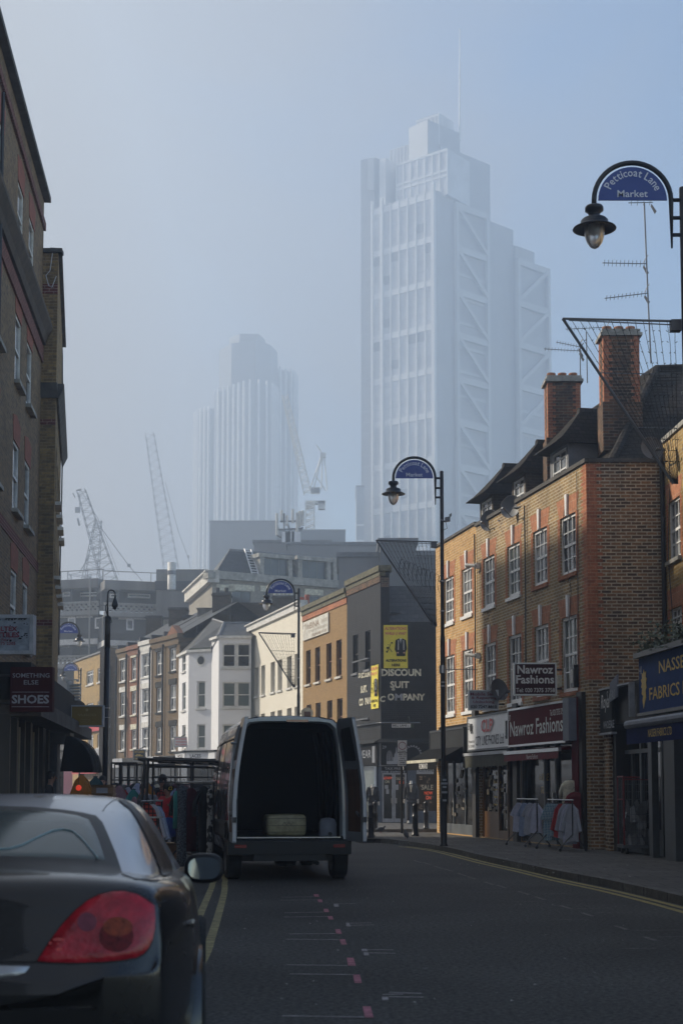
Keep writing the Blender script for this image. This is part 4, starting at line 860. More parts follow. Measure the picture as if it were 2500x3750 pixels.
for x, y, w_, h_ in ((575, 985, .13, .15), (588, 1045, .11, .18), (645, 1060, .04, .25), (710, 990, .1, .2)):
    u, z = dfp(x, y); n_.pb(DF, u-w_/2, u+w_/2, z-h_/2, z+h_/2, .045, .05)
n_.build('door_notice', M['signgrey'], tD)
wd = MB(); wd.pb(D, LD-2.9, LD-.6, KH+.4, 2.75, -.12, -.1); wd.build('shop_window', M['glass_blind'], tD)
gd = MB()
for i in range(16): u, z = dfp(random.uniform(960, 1170), random.uniform(860, 1350)); w_ = .03+.05*random.random(); gd.pb(DF, u-w_, u+w_, z, z+.1*random.random()+.04, .052, .056)
gd.build('window_item', mat('menswear', (.20, .15, .11), .6, vary=.9, scale=11), tD)
# street name plate
a_, b_, q0, q1 = DF.rc(1434, 1503, 2651, 2665); ts = thing('street_name_sign', 'white street nameplate on the black gable', 'street sign', DF.w(a_, q0)); MB().pb(DF, a_, b_, q0, q1, .01, .03).build('plate', M['signwhite'], ts)
tx = MB(); tx.text('BELL LANE', DF, a_+.04, b_-.14, q0+.03, q1-.03, .033, .02); tx.text('E1', DF, b_-.11, b_-.05, q0+.03, q1-.07, .033, .01); tx.build('lettering', M['letblack'], ts); MB().pb(DF, b_+.002, b_+.12, q0, q1, .01, .028).build('green_badge', M['leaf'], ts)
MB().tube([DF.w(1.05, q1+.25, .2), DF.w(1.05, q1+.05, .12)], .04, 8).build('lamp_fitting', M['blackpaint'], tD)
# banners
def banner(label, pl, q, d):
    a, b, z0, z1 = pl.rc(*q); t = thing('yellow_banner', label, 'banner', pl.w(a, z0)); n = 8; s = MB()
    vs = [pl.w(a+(b-a)*i/n, z0+(z1-z0)*j/n, d+.012*sin(i*1.3+j*.8)) for i in range(n+1) for j in range(n+1)]
    s._a(vs, [(i*(n+1)+j, (i+1)*(n+1)+j, (i+1)*(n+1)+j+1, i*(n+1)+j+1) for i in range(n) for j in range(n)]); s.build('banner_sheet', M['yellow'], t, smooth=True)
    W_, H_ = b-a, z1-z0; e = d+.025; tx = MB()
    tx.text('ALTERATIONS', pl, a+W_*.05, a+W_*.95, z0+H_*.885, z0+H_*.955, e, .03); tx.text('WHILE U WAIT', pl, a+W_*.05, a+W_*.95, z0+H_*.77, z0+H_*.84, e, .03); tx.build('red_lettering', M['letpink'], t)
    tx = MB(); tx.text('ALTERATIONS', pl, a+W_*.08, a+W_*.94, z0+H_*.15, z0+H_*.21, e, .035); tx.text('HERE', pl, a+W_*.34, a+W_*.68, z0+H_*.045, z0+H_*.105, e, .035); tx.build('black_lettering', M['letblack'], t)
    def sp(pts, dd=0): return [pl.w(a+W_*x, z0+H_*y, e+dd) for x, y in pts]
    p = MB(); p.poly(*sp([(.50, .65), (.62, .685), (.80, .685), (.93, .65), (.97, .45), (.90, .36), (.90, .28), (.53, .28), (.53, .36), (.46, .43)]))
    for cx2, cy2, r2 in ((.16, .47, .045), (.14, .38, .04), (.20, .54, .02)): p.poly(*sp([(cx2+r2*cos(k*pi/5), cy2+r2*.55*sin(k*pi/5)) for k in range(10)]))
    p.poly(*sp([(.18, .5), (.2, .5), (.36, .38), (.34, .37)])); p.poly(*sp([(.16, .40), (.18, .39), (.30, .56), (.28, .565)])); p.poly(*sp([(.30, .60), (.38, .6), (.38, .57), (.30, .57)])); p.build('suit_picture', M['letblack'], t)
    p = MB(); p.poly(*sp([(.66, .685), (.76, .685), (.735, .60), (.71, .50), (.69, .60)], .002)); 
    for x in (.60, .82): p.poly(*sp([(x, .65), (x+.025, .65), (x+.025, .42), (x, .42)], .003))
    p.build('shirt_picture', M['letwhite'], t); p = MB(); p.poly(*sp([(.695, .67), (.73, .67), (.725, .52), (.712, .49), (.70, .52)], .004)); p.build('tie_picture', M['letblack'], t)
    p = MB()
    for x in (.58, .84): p.poly(*sp([(x-.03, .37), (x+.04, .38), (x+.04, .345), (x-.02, .34)], .004))
    p.build('hands_picture', mat('printed skin tone', (.6, .35, .25), .6, vary=0), t)
M['letpink'] = mat('faded red banner print', (.62, .16, .12), .6, vary=.2, scale=8)
banner('large yellow banner on the front of the black gable', DF, (1404, 1492, 2290, 2448), .05)
banner('narrow yellow banner seen edge-on round the corner of the black building', D, (1363, 1389, 2436, 2596), .05)

# ---------------------------------------------------------------- ochre and cream fronts along the same side
tO = thing('ochre_building', 'ochre roughcast building with a large cream shoe shop board', 'building', D.w(u23, 0))
ZO = D.hit(1190, 2205)[1]
hO = [D.rc(*q) for q in [(1120, 1134, 2381, 2505), (1153, 1169, 2371, 2498), (1194, 1211, 2357, 2488), (1230, 1248, 2343, 2479), (1122, 1136, 2582, 2705), (1155, 1171, 2574, 2700), (1197, 1213, 2566, 2694), (1234, 1250, 2558, 2688)]]
for s_ in (range(0, 4), range(4, 8)):
    zc0 = sum(hO[i][2] for i in s_)/4; zc1 = sum(hO[i][3] for i in s_)/4
    for i in s_: a, b = hO[i][:2]; m_ = (a+b)/2; hO[i] = (m_-.42, m_+.42, zc0, zc1)
mb = MB(); wall(mb, D, u23, u12, 0, ZO, hO, rev=.16, d=-.02); mb.build('wall', M['ochre'], tO)
for h_ in hO: window(D, tO, h_, cols=1, rows=1, fm=M['brownpaint'], gm=M['glass_dark'], sill=M['stone_pale'], rec=.13, fw=.07, d=-.02)
cp = MB(); cp.pb(D, u23, u12, ZO, ZO+.2, -.25, .14); cp.pb(D, u23, u12-.003, ZO-.2, ZO-.003, -.1, .07); cp.build('coping', M['mossy'], tO)
cp = MB(); cp.pb(D, u23, u12-.003, ZO-.45, ZO-.203, -.01, .025); cp.build('brick_band', M['brick_red'], tO)
ts = thing('wall_board', 'large cream shoe shop board high on the ochre wall', 'sign board', D.w(u23, 7)); a_, b_, q0, q1 = D.rc(1113, 1205, 2262, 2331); MB().pb(D, a_, b_, q0, q1, .0, .05).build('board', M['stone_pale'], ts)
H_ = q1-q0; W_ = b_-a_; tx = MB(); tx.text('the', D, a_+W_*.16, a_+W_*.27, q0+H_*.55, q0+H_*.85, .055, .0, .3); tx.text('BINA', D, a_+W_*.29, a_+W_*.66, q0+H_*.52, q0+H_*.85, .055, .01); tx.build('lettering', M['letgold2'] if 'letgold2' in M else M.setdefault('letgold2', mat('faded brown lettering', (.26, .17, .10), .6, vary=.2)), ts)
tx = MB(); tx.text('SHOES', D, a_+W_*.75, a_+W_*.99, q0+H_*.60, q0+H_*.78, .055); tx.text('RETAILERS & WHOLESALERS', D, a_+W_*.23, a_+W_*.96, q0+H_*.32, q0+H_*.45, .055); tx.text('7', D, a_+W_*.04, a_+W_*.14, q0+H_*.2, q0+H_*.85, .055); tx.build('faint_lettering', mat('pale brown lettering', (.42, .36, .28), .6, vary=.2), ts)
tx = MB(); tx.text('TELEPHONE: 071 377', D, a_+W_*.38, a_+W_*.96, q0+H_*.06, q0+H_*.2, .055, .01); tx.build('number_lettering', M['letgold2'], ts)
tC = thing('cream_building', 'cream painted low row with narrow windows and peeling white cornice', 'building', D.w(u34, 0))
ZC = D.hit(1010, 2270)[1]
hC = [D.rc(*q) for q in [(930, 942, 2443, 2550), (955, 967, 2436, 2546), (990, 1003, 2425, 2538), (1016, 1029, 2416, 2531), (1050, 1064, 2405, 2519), (1079, 1092, 2397, 2510)]]
zc0 = sum(h[2] for h in hC)/6; zc1 = sum(h[3] for h in hC)/6; hC = [((a+b)/2-.45, (a+b)/2+.45, zc0, zc1) for a, b, _, _ in hC]
zl = D.hit(1000, 2606)[1]; hC2 = [(a, b, zl-1.35, zl) for a, b, _, _ in hC]
mb = MB(); wall(mb, D, u34, u23, 0, ZC, hC+hC2, rev=.2, d=-.03); mb.poly(D.w(u23, ZC-1), D.w(u23, ZO), D.w(u23, ZO)-D.n*8, D.w(u23, ZC-1)-D.n*8); mb.build('wall', M['brick_cream'], tC)
for h_ in hC+hC2: window(D, tC, h_, cols=1, rows=1, fm=M['offwhite'], gm=M['glass_net'], sill=M['offwhite'], rec=.17, fw=.06, d=-.03)
cp = MB(); cp.pb(D, u34-.1, u23, ZC, ZC+.3, -.25, .1); cp.pb(D, u34-.2, u23, ZC+.3, ZC+.36, -.25, .2); cp.build('cornice', M['offwhite'], tC)
u_ = D.hit(1085, 2300)[0]
for k in range(2): MB().lathe([(.12, 0), (.10, .35), (.13, .42), (.12, .5), (.1, .5), (0, .48)], D.w(u_-.3-k*1.0, ZC+.3, -.6), 10).build('chimney_pot', mat('red chimney pot', (.32, .10, .07), .8), tC, smooth=True)
# backs of these three
bk = MB(); p_ = D.w(u34, 0)-D.n*9; q_ = D.w(LD, 0)-D.n*9; bk.poly(p_, q_, q_+UP*8, p_+UP*8); bk.poly(D.w(u34, 8.0)-D.n*.1, D.w(LD, 8.2)-D.n*.1, q_+UP*8.2, p_+UP*8.0); bk.build('back_roof', M['slate'], tC)

# ---------------------------------------------------------------- white corner house
def X(px, Y): return (px-1250)/5500*Y*1.0036
Yw = 78.5; pts = [(X(655, 83.5), 83.5), (X(691, 80.6), 80.6), (X(775, 79.8), 79.8), (X(801, Yw), Yw), (X(919, Yw), Yw)]
tW = thing('white_corner_house', 'white painted corner house with round window and slate roof', 'house', (pts[2][0], Yw, 0))
fs = [Pl(pts[i], pts[i+1]) for i in range(4)]
ZW = fs[1].hit(740, 2388)[1]; ZW4 = fs[3].hit(860, 2338)[1]
H1 = [fs[0].rc(667, 680, 2395, 2460), fs[0].rc(667, 680, 2500, 2603), fs[0].rc(667, 680, 2656, 2742)]
H2 = [fs[1].rc(720, 751, 2495, 2594), fs[1].rc(720, 751, 2653, 2744)]
H4 = [fs[3].rc(814, 916, 2357, 2445), fs[3].rc(814, 916, 2498, 2591), fs[3].rc(814, 916, 2653, 2748)]
mb = MB(); wall(mb, fs[0], 0, fs[0].L, 0, ZW, H1); wall(mb, fs[1], 0, fs[1].L, 0, ZW, H2); wall(mb, fs[2], 0, fs[2].L, 0, ZW4); wall(mb, fs[3], 0, fs[3].L, 0, ZW4, H4); mb.build('wall', M['brick_white'], tW)
for pl, H in ((fs[0], H1), (fs[1], H2)):
    for h_ in H: window(pl, tW, h_, cols=1, rows=1, fm=M['offwhite'], gm=M['glass_blind'], sill=M['offwhite'], fw=.07)
for h_ in H4:
    m_ = (h_[0]+h_[1])/2
    for a_, b_ in ((h_[0], m_-.04), (m_+.04, h_[1])): window(fs[3], tW, (a_, b_, h_[2], h_[3]), cols=1, rows=1, fm=M['offwhite'], gm=M['glass_dark'] if h_ is H4[0] else M['glass_blind'], sill=M['offwhite'], fw=.07)
    MB().pb(fs[3], m_-.04, m_+.04, h_[2], h_[3], -.13, .0).build('mullion', M['offwhite'], tW)
u, z = fs[1].hit(736, 2419); MB().lathe([(0, .012), (.21, .012), (.21, .02), (.30, .02), (.30, 0)], fs[1].w(u, z, 0), 24, fs[1].n).build('round_window', [M['offwhite']], tW)
MB().lathe([(0, .024), (.22, .024), (.22, .0)], fs[1].w(u, z, 0), 24, fs[1].n).build('round_pane', M['glass_dark'], tW)
cp = MB(); 
for k, zt_ in ((0, ZW), (1, ZW), (2, ZW4), (3, ZW4)): cp.pb(fs[k], -.03, fs[k].L+.03, zt_, zt_+.13, -.2, .14)
cp.build('gutter', M['offwhite'], tW)
gm_ = MB(); gm_.pb(fs[1], .1, fs[1].L, ZW+.13, ZW+.22, -.12, .1); gm_.build('moss', M['leaf'], tW)
pk = at(820, 2282, 82.0); pr = at(1000, 2284, 83.0); pl_ = at(780, 2270, 84)
e = [V((pts[0][0]-.1, pts[0][1], ZW+.13)), V((pts[1][0], pts[1][1]-.15, ZW+.13)), V((pts[2][0], pts[2][1]-.15, ZW+.15)), V((pts[3][0], pts[3][1]-.1, ZW4+.13)), V((pts[4][0]+2, pts[4][1]-.1, ZW4+.13))]
back = V((pts[0][0]+1.5, pts[0][1]+6, ZW+3))
r = MB(); r.poly(e[0], e[1], pl_, back); r.poly(e[1], e[2], pk, pl_); r.poly(e[2], e[3], pk); r.poly(e[3], e[4], pr, pk); r.build('roof', M['slate'], tW); rr = MB(); rr.tube([pk, e[2]], .09, 6); rr.tube([pl_, pk, pr], .09, 6); rr.tube([e[3], pk], .07, 6); rr.build('ridge_tiles', M['lead'], tW)
sf = MB(); zs0 = fs[1].hit(736, 2781)[1]; zs1 = fs[1].hit(736, 2756)[1]
ts = thing('shop_sign', 'white and black lace shop fascia round the white corner house', 'shop sign', fs[1].w(0, zs0))
for k in range(4): MB().pb(fs[k], .03, fs[k].L-.03, zs0, zs1, .05, .18).build('panel', M['signwhite'], ts)
f = MB()
for k in range(4): f.pb(fs[k], 0, fs[k].L, zs1, zs1+.1, .02, .24); f.pb(fs[k], 0, fs[k].L, zs0-.06, zs0, .02, .2)
f.build('frame', M['darkpanel'], ts); tx = MB(); px_text(tx, 'LACES', fs[1], 703, 743, 2763, 2776, .185, .02); px_text(tx, 'GLOVES', fs[3], 803, 870, 2762, 2776, .185, .02); px_text(tx, 'HOLE', fs[0], 663, 681, 2764, 2778, .185, .02); tx.build('lettering', M['letblack'], ts)
sh = MB()
for k in range(4): sh.pb(fs[k], .0, fs[k].L, KH, zs0-.07, .002, .05)
sh.build('shopfront', M['glass_shop'], tW)
# chimney stacks behind the white house
def stack(label, px0, px1, py0, Y, m, dep=1.0, pots=2, zb=6.0, capm='stone_dark', pot_h=.5, potm='stone_dark'):
    a = at(px0, py0, Y); b = at(px1, py0, Y); t = thing('chimney_stack', label, 'chimney', (a.x, Y, zb)); chimney(t, a.x, Y, b.x-a.x, dep, zb, a.z-.2, (1, 0), mat_=m, pots=pots, red=False, band=False, capm=capm, pot_h=pot_h, potm=potm); return t
stack('tall brown brick chimney stack directly behind the slate hip of the white house', 778, 843, 2168, 86, M['brick_sooty'], pot_h=.35)
stack('brown brick chimney stack between the third street sign and the white row', 998, 1073, 2178, 90, M['brick_sooty'], pots=5, pot_h=.3, potm='stone_pale')
stack('broad brick chimney stack over the gabled brown house', 618, 684, 2222, 92, M['brick_sooty'], pots=0)
stack('low square brick stack left of the rendered stub wall', 670, 719, 2250, 90, M['brick_sooty'], pots=0)
stack('squat brick stack at the left end of the brown terrace', 534, 592, 2252, 97, M['brick_sooty'], pots=0)
stack('small grey brick stack between two bigger stacks over the terrace', 574, 628, 2258, 99, M['brick_stone'], pots=0)
a = at(723, 2232, 88); b = at(778, 2232, 88); t = thing('party_wall', 'rendered stub of party wall beside the brown chimney', 'wall', (a.x, 88, 0)); m_ = MB(); m_.box(a.x, b.x, 88, 88.5, 6, a.z); m_.box(a.x-.05, b.x+.05, 87.95, 88.55, a.z, a.z+.1); m_.build('masonry', M['render'], t)
a = at(843, 2214, 87.5); b = at(1000, 2214, 87.5); t = thing('party_wall', 'long sooty brick wall behind the slate roof', 'wall', (a.x, 87.5, 0)); m_ = MB(); m_.box(a.x, b.x, 87.6, 88.1, 5, a.z); m_.box(a.x-.05, b.x+.05, 87.5, 88.2, a.z, a.z+.12); m_.build('masonry', M['brick_sooty'], t)

# ---------------------------------------------------------------- brown terrace beyond
T = Pl((pts[0][0]-.505*13, pts[0][1]+13), pts[0])       # u grows toward the viewer
hs = [(429, 466, 'dark brown brick house with white lintels, farthest of the terrace row', 'brick_brown', 2391, 'offwhite'), (466, 511, 'red brown brick house with cream lintels in the terrace row', 'brick_rust', 2380, 'letcream'),
      (511, 552, 'narrow white painted house in the brown terrace row', 'brick_white', 2363, 'offwhite'), (553, 600, 'brown brick house right of the narrow white house', 'brick_brown', 2354, 'darkpanel'), (600, 656, 'gabled brown brick house against the white corner house', 'brick_brown', 2342, 'darkpanel')]
cols = [((440, 459), ((1160, 1335), (1425, 1620), (1735, 1900))), ((481, 499), ((1140, 1325), (1415, 1610), (1730, 1890))), ((520, 547), ((1110, 1300), (1395, 1600), (1715, 1890))), ((572, 593), ((1090, 1285), (1385, 1590), (1710, 1920))), ((621, 644), ((1060, 1250), (1360, 1575), (1700, 1910)))]
for (x0, x1, lb, bm, yt, lm), ((w0, w1), rows_) in zip(hs, cols):
    a = T.hit(x0, 2600)[0]; b = T.hit(x1, 2600)[0]; zt_ = T.hit((x0+x1)/2, yt)[1]; t = thing('terrace_house', lb, 'house', T.w(a, 0), 'narrow houses of the brown terrace')
    H = [T.rc(w0, w1, 1900+q0/2.24, 1900+q1/2.24) for q0, q1 in rows_]; H = [(max(h[0], a+.2), min(h[1], b-.2), h[2], h[3]) for h in H]
    mb = MB(); wall(mb, T, a, b, 3.2, zt_, H); mb.poly(T.w(b, 3.2), T.w(b, zt_), T.w(b, zt_)-T.n*7, T.w(b, 3.2)-T.n*7); mb.poly(T.w(a, 3.2), T.w(a, zt_), T.w(a, zt_)-T.n*7, T.w(a, 3.2)-T.n*7); mb.build('wall', M[bm], t)
    for h_ in H:
        window(T, t, h_, cols=2, rows=1, sill=M[lm], fw=.07, sash=True, bar=.06); MB().pb(T, h_[0]-.1, h_[1]+.1, h_[3]+.01, h_[3]+.32, .002, .05).build('lintel', M[lm], t)
    cp = MB(); cp.pb(T, a, b, zt_, zt_+.25, -.2, .16); cp.pb(T, a+.02, b-.02, zt_-.35, zt_-.002, .002, .07); cp.build('cornice', M['brick_rust'] if bm == 'brick_rust' else (M['offwhite'] if bm == 'brick_white' else M['brick_brown']), t)
    rf = MB(); rf.poly(T.w(a, zt_+.2, -.1), T.w(b, zt_+.2, -.1), T.w(b, zt_+2.2, -3.5), T.w(a, zt_+2.2, -3.5)); rf.poly(T.w(a, zt_+2.2, -3.5), T.w(b, zt_+2.2, -3.5), T.w(b, zt_, -7), T.w(a, zt_, -7)); rf.pb(T, a-.09, a+.09, zt_-.2, zt_+.55, -2.5, .05); rf.build('roof', M['slate'], t)
    dp = MB(); dp.tube([T.w(a+.05, zt_-.2, .12), T.w(a+.05, 3.3, .12)], .06, 6); dp.build('drainpipe', M['blackpaint'], t)
    s = MB(); s.pb(T, a, b, KH, 3.2, -.4, .1); s.build('shopfront', M['glass_shop'], t); s = MB(); s.pb(T, a+.05, b-.05, 2.7, 3.25, .1, .28); s.build('fascia', M['signgrey'] if x0 in (429, 553) else M['darkpanel'], t)
    if x0 == 600:
        g = MB(); gz_ = T.hit(630, 2290)[1]; m_ = (a+b)/2; g.prism([T.w(a+.3, zt_+.25, 0), T.w(b-.3, zt_+.25, 0), T.w(m_, gz_, 0)], -T.n*.4); g.build('gable', M['brick_rust'], t)
def tsign(label, x0, x1, y0, y1, m, lines, lm, Y):
    a, b = at(x0, y1, Y), at(x1, y0, Y); pl = Pl((a.x, Y), (b.x, Y)); t = thing('hanging_sign', label, 'hanging sign', a); MB().pb(pl, 0, pl.L, a.z, b.z, -.12, 0).build('panel', m, t); f = MB(); f.pb(pl, -.04, pl.L+.04, b.z, b.z+.05, -.14, .02); f.pb(pl, -.04, pl.L+.04, a.z-.05, a.z, -.14, .02); f.pb(pl, -.04, -.002, a.z, b.z, -.14, .02); f.pb(pl, pl.L+.002, pl.L+.04, a.z, b.z, -.14, .02); f.build('frame', M['alu'], t)
    f = MB(); f.tube([pl.w(pl.L*.5, b.z+.05, -.06), pl.w(pl.L*.5+.3, b.z+.3, -.9)], .03, 5); f.build('bracket', M['blackpaint'], t)
    h = (b.z-a.z)/len(lines); tx = MB()
    for k, s in enumerate(lines): tx.text(s, pl, pl.L*.08, pl.L*.92, b.z-h*(k+.8), b.z-h*(k+.2), .01, .02)
    tx.build('lettering', lm, t)
tsign('dark dry cleaner sign with yellow capitals beneath the narrow white house', 489, 531, 2748, 2786, M['letblack'], ['DRY CLEANERS', '&', 'TAILORS'], M['gold'], 88)
tsign('small white fashion sign with red lines at the foot of the gabled house', 639, 689, 2702, 2733, M['signwhite'], ['ROYO FASHIONS', 'WHOLESALE', 'RETAIL & EXPORT'], M['letred'], 81)

# dark plain side wall, yellow brick building, pink and red shops at the far left
a = at(384, 2390, 101); b = at(432, 2390, 99); t = thing('brick_house', 'plain dark brown flank wall between the camera post and the terrace', 'house', (a.x, 99, 0)); m_ = MB(); P_ = Pl((a.x, 99), (b.x, 99)); m_.pq(P_, 0, P_.L, 0, at(400, 2372, 99).z); m_.poly(P_.w(P_.L, 0), P_.w(P_.L, 10), P_.w(P_.L, 10)-P_.n*6, P_.w(P_.L, 0)-P_.n*6); m_.build('wall', M['brick_brown'], t)
m_ = MB(); m_.pb(P_, .3, .75, 3, 9.5, .0, .25); m_.tube([P_.w(1.5, 2, .1), P_.w(1.5, 9.5, .1)], .08, 6); m_.build('pier', M['brick_sooty'], t)
y0_ = G(400, 3030); Yb = Pl((X(272, 112), 112), (X(384, 103), 103)); zt_ = Yb.hit(379, 2388)[1]; t = thing('brick_house', 'yellow stock brick flats with white casement windows beyond the thick black post', 'house', Yb.w(0, 0))
HY = [Yb.rc(*q) for q in [(317, 342, 2454, 2507), (357, 381, 2447, 2498), (317, 342, 2574, 2625), (357, 381, 2568, 2618), (321, 342, 2692, 2741), (356, 378, 2688, 2739)]]
for k in (0, 2, 4):
    for i in (k, k+1): HY[i] = (HY[i][0], HY[i][1], (HY[k][2]+HY[k+1][2])/2, (HY[k][3]+HY[k+1][3])/2)
m_ = MB(); wall(m_, Yb, 0, Yb.L, 0, zt_, HY); m_.poly(Yb.w(0, 0), Yb.w(0, zt_), Yb.w(0, zt_)+V((2, 9, 0)), Yb.w(0, 0)+V((2, 9, 0))); m_.build('wall', M['brick_yard'], t)
for h_ in HY: window(Yb, t, h_, cols=3, rows=1, sill=M['offwhite'], sash=True, rail=.72, fw=.09, bar=.07, gm=M['glass_dark'])
m_ = MB(); m_.pb(Yb, -.1, Yb.L, zt_, zt_+.12, -.3, .1); m_.build('coping', M['lead'], t)
m_ = MB(); z_ = Yb.hit(340, 2668)[1]; m_.pb(Yb, Yb.hit(310, 2668)[0], Yb.L, z_-.25, z_+.3, .05, .2); m_.build('red_fascia', mat('bright red board', (.5, .03, .04), .5), t)
m_ = MB(); z_ = Yb.hit(360, 2770)[1]; m_.pb(Yb, 2, Yb.L, z_-.6, z_+.5, .05, .3); m_.build('fascia', M['signgrey'], t); m_ = MB(); m_.pb(Yb, 2, Yb.L, z_-1.2, z_-.9, .05, .5); m_.build('awning_edge', mat('red awning edge', (.5, .04, .06), .6), t)
t = thing('shop_building', 'sliver of pink painted shop left of the yellow flats', 'shop', at(262, 2800, 118)); a = at(252, 2720, 118); b = at(279, 2650, 118); m_ = MB(); m_.box(a.x-4, b.x, 118, 124, 0, at(270, 2655, 118).z); m_.build('wall', mat('pink paint', (.62, .25, .36), .7), t)
w_ = MB(); w_.box(b.x-1.0, b.x-.45, 117.94, 118.0, 5.2, 6.3); w_.build('window', M['white'], t)

# ---------------------------------------------------------------- housing estate behind
tE = thing('housing_estate', 'grey concrete and dark brick deck access flats behind the terrace', 'flats', (X(400, 140), 140, 0))
E1 = Pl((X(60, 143), 143), (X(372, 140), 140)); E2 = Pl((X(374, 137.5), 137.5), (X(760, 140.5), 140.5))
def zE(pl, px, py): return pl.hit(px, py)[1]
for pl, pxm in ((E1, 300), (E2, 470)):
    s = 0 if pl is E1 else 6
    y = [2126+s, 2158+s, 2207+s, 2255+s, 2344+s, 2364+s, 2402+s, 2445+s, 2600, 2890]
    z = [pl.hit(pxm, q)[1] for q in y]; L_ = pl.L
    b = MB(); b.pb(pl, 0, L_, z[1], z[0], -6, .9); b.build('parapet', M['concrete'], tE)
    b = MB(); b.pb(pl, 0, L_, z[2], z[1], -6, -1.1); b.pb(pl, 0, L_, z[4], z[3], -6, .25); b.pb(pl, 0, L_, z[6], z[5], -6, -1.1); b.pb(pl, 0, L_, 0, z[7], -6, .2); b.build('wall', M['brick_estate'], tE)
    b = MB()
    for k in range(int(L_/4.6)+1): u = 1.5+k*4.6; b.pb(pl, u-.12, u+.12, z[2], z[1], -1.1, .5); b.pb(pl, u-.12, u+.12, z[6], z[5], -1.1, .5)
    b.build('fin_wall', M['brick_estate'], tE)
    b = MB(); b.pb(pl, 0, L_, z[5], z[4], -3, .9); b.build('white_band', M['offwhite'], tE)
    for zt_, zb_ in ((z[2], z[3]), (z[6], z[7])):
        b = MB(); H_ = zt_-zb_; b.pb(pl, 0, L_, zb_, zb_+.28*H_, .5, .85); b.pb(pl, 0, L_, zt_-.14*H_, zt_, .5, .85); n = int(L_/.24); rws = 3
        for r_ in range(rws):
            for k in range(n):
                if (k+r_) % 2: u = k*.24; q0 = zb_+.28*H_+(.58*H_)*r_/rws; b.pb(pl, u, u+.24, q0, q0+.58*H_/rws*1.0, .6, .75)
        for r_ in range(rws+1): q0 = zb_+.28*H_+(.58*H_)*r_/rws; b.pb(pl, 0, L_, q0-.05, q0+.05, .62, .73)
        b.build('balcony_screen', M['concrete_pale'], tE)
        b = MB(); b.pb(pl, 0, L_, zb_-.1, zb_-.003, -1.1, .8); b.build('deck', M['concrete'], tE)
    wl = [(255, 283), (354, 378)] if pl is E1 else [(460, 487), (640, 668)]
    for x0, x1 in wl:
        a, b2, c2, e2 = pl.rc(x0, x1, 2263+s, 2304+s); window(pl, tE, (a, b2, c2, e2), cols=1, rows=1, sash=False, fw=.13, d=.35, rec=.0, gm=M['glass_net'])
    fr = MB()
    for x0, x1 in ([(225, 280), (285, 345)] if pl is E1 else [(432, 484), (487, 535), (640, 700)]):
        a, b2, c2, e2 = pl.rc(x0, x1, 2256+s, 2264+s); fr.pb(pl, a, b2, c2, e2, .26, .36)
    fr.build('strip_window', M['offwhite'], tE)
    for x0, x1 in ([(210, 240), (272, 358)] if pl is E1 else [(408, 445), (475, 558), (608, 640)]):
        a, b2, c2, e2 = pl.rc(x0, x1, 2164+s, 2180+s); window(pl, tE, (a, b2, c2, e2), cols=1, rows=1, sash=False, fw=.12, rec=-.0, d=-1.0, gm=M['glass_far'])
    rl = MB(); zr = z[0]
    for k in range(int(L_/4.5)+1): rl.tube([pl.w(k*4.5, zr, -.3), pl.w(k*4.5, zr+1.0, -.3)], .045, 4)
    rl.tube([pl.w(0, zr+1.0, -.3), pl.w(L_, zr+1.0, -.3)], .045, 4); rl.build('roof_railing', M['steel'], tE)
a = at(571, 2092, 136); b = at(760, 2072, 136); m_ = MB(); m_.box(a.x, b.x, 136.2, 146, a.z-8, a.z+.2); m_.build('plant_room', M['concrete'], tE); m_ = MB(); m_.box(a.x-.1, b.x, 136, 136.2, at(600, 2160, 136).z, at(600, 2128, 136).z); m_.build('plant_room_band', M['brick_estate'], tE)
a = at(629, 2060, 134); MB().lathe([(.38, at(629, 2160, 134).z), (.38, a.z), (.30, a.z), (0, a.z-.1)], (a.x, 134, 0), 14).build('flue', M['offwhite'], tE, smooth=True)
MB().lathe([(.42, 0), (.42, .35)], (a.x, 134, at(629, 2105, 134).z), 14).build('flue_collar', M['steel'], tE)
m_ = MB(); m_.tube([E1.w(E1.L-.5, at(372, 2400, 139).z, 1.5), E1.w(E1.L-.5, at(372, 2118, 139).z, 1.5)], .09, 6); m_.build('mast_pipe', M['concrete_pale'], tE)

# ---------------------------------------------------------------- pale brick block with mansard roof
cm = at(777, 2091, 112); MR = Pl((cm.x, 112), (cm.x+1.7*18, 130)); ML = Pl((cm.x-.245*12, 124), (cm.x, 112))
tM = thing('mansard_building', 'pale brick block with slate mansard and three big dormer windows', 'building', (cm.x, 112, 0)); ZM = cm.z
HM = [MR.rc(806, 846, 2166, 2215), MR.rc(850, 918, 2166, 2215), MR.rc(965, 990, 2170, 2215), MR.rc(1127, 1170, 2182, 2225)]
m_ = MB(); wall(m_, MR, 0, MR.L, 0, ZM-.6, HM); wall(m_, ML, 0, ML.L, 0, ZM-.6); m_.build('wall', M['brick_stone'], tM)
for h_ in HM: window(MR, tM, h_, cols=2, rows=1, gm=M['glass_far'], fm=M['steel'], rec=.1, fw=.05, sash=False); MB().pb(MR, h_[0]-.3, h_[1]+.3, h_[3]+.05, h_[3]+.5, .002, .06).build('lintel', M['letcream'], tM)
m_ = MB(); m_.pb(MR, -.5, MR.L, ZM-.6, ZM, -.6, .35); m_.build('cornice', M['stone'], tM)
m_ = MB(); m_.pb(ML, 0, ML.L+.3, ZM-.9, ZM-.1, -.5, .4); m_.pb(ML, 0, ML.L+.35, ZM-.1, ZM+.02, -.5, .6); m_.build('side_cornice', M['stone_pale'], tM)
zr = at(839, 2012, 115).z; r = MB(); A0, A1 = MR.w(.6, ZM, -.6), MR.w(MR.L, ZM, -.6); C0, C1 = MR.w(2.6, zr, -2.4), MR.w(MR.L, zr, -2.4); L1_ = ML.w(0, ZM, -.5); L2_ = ML.w(0, zr, -2.6)
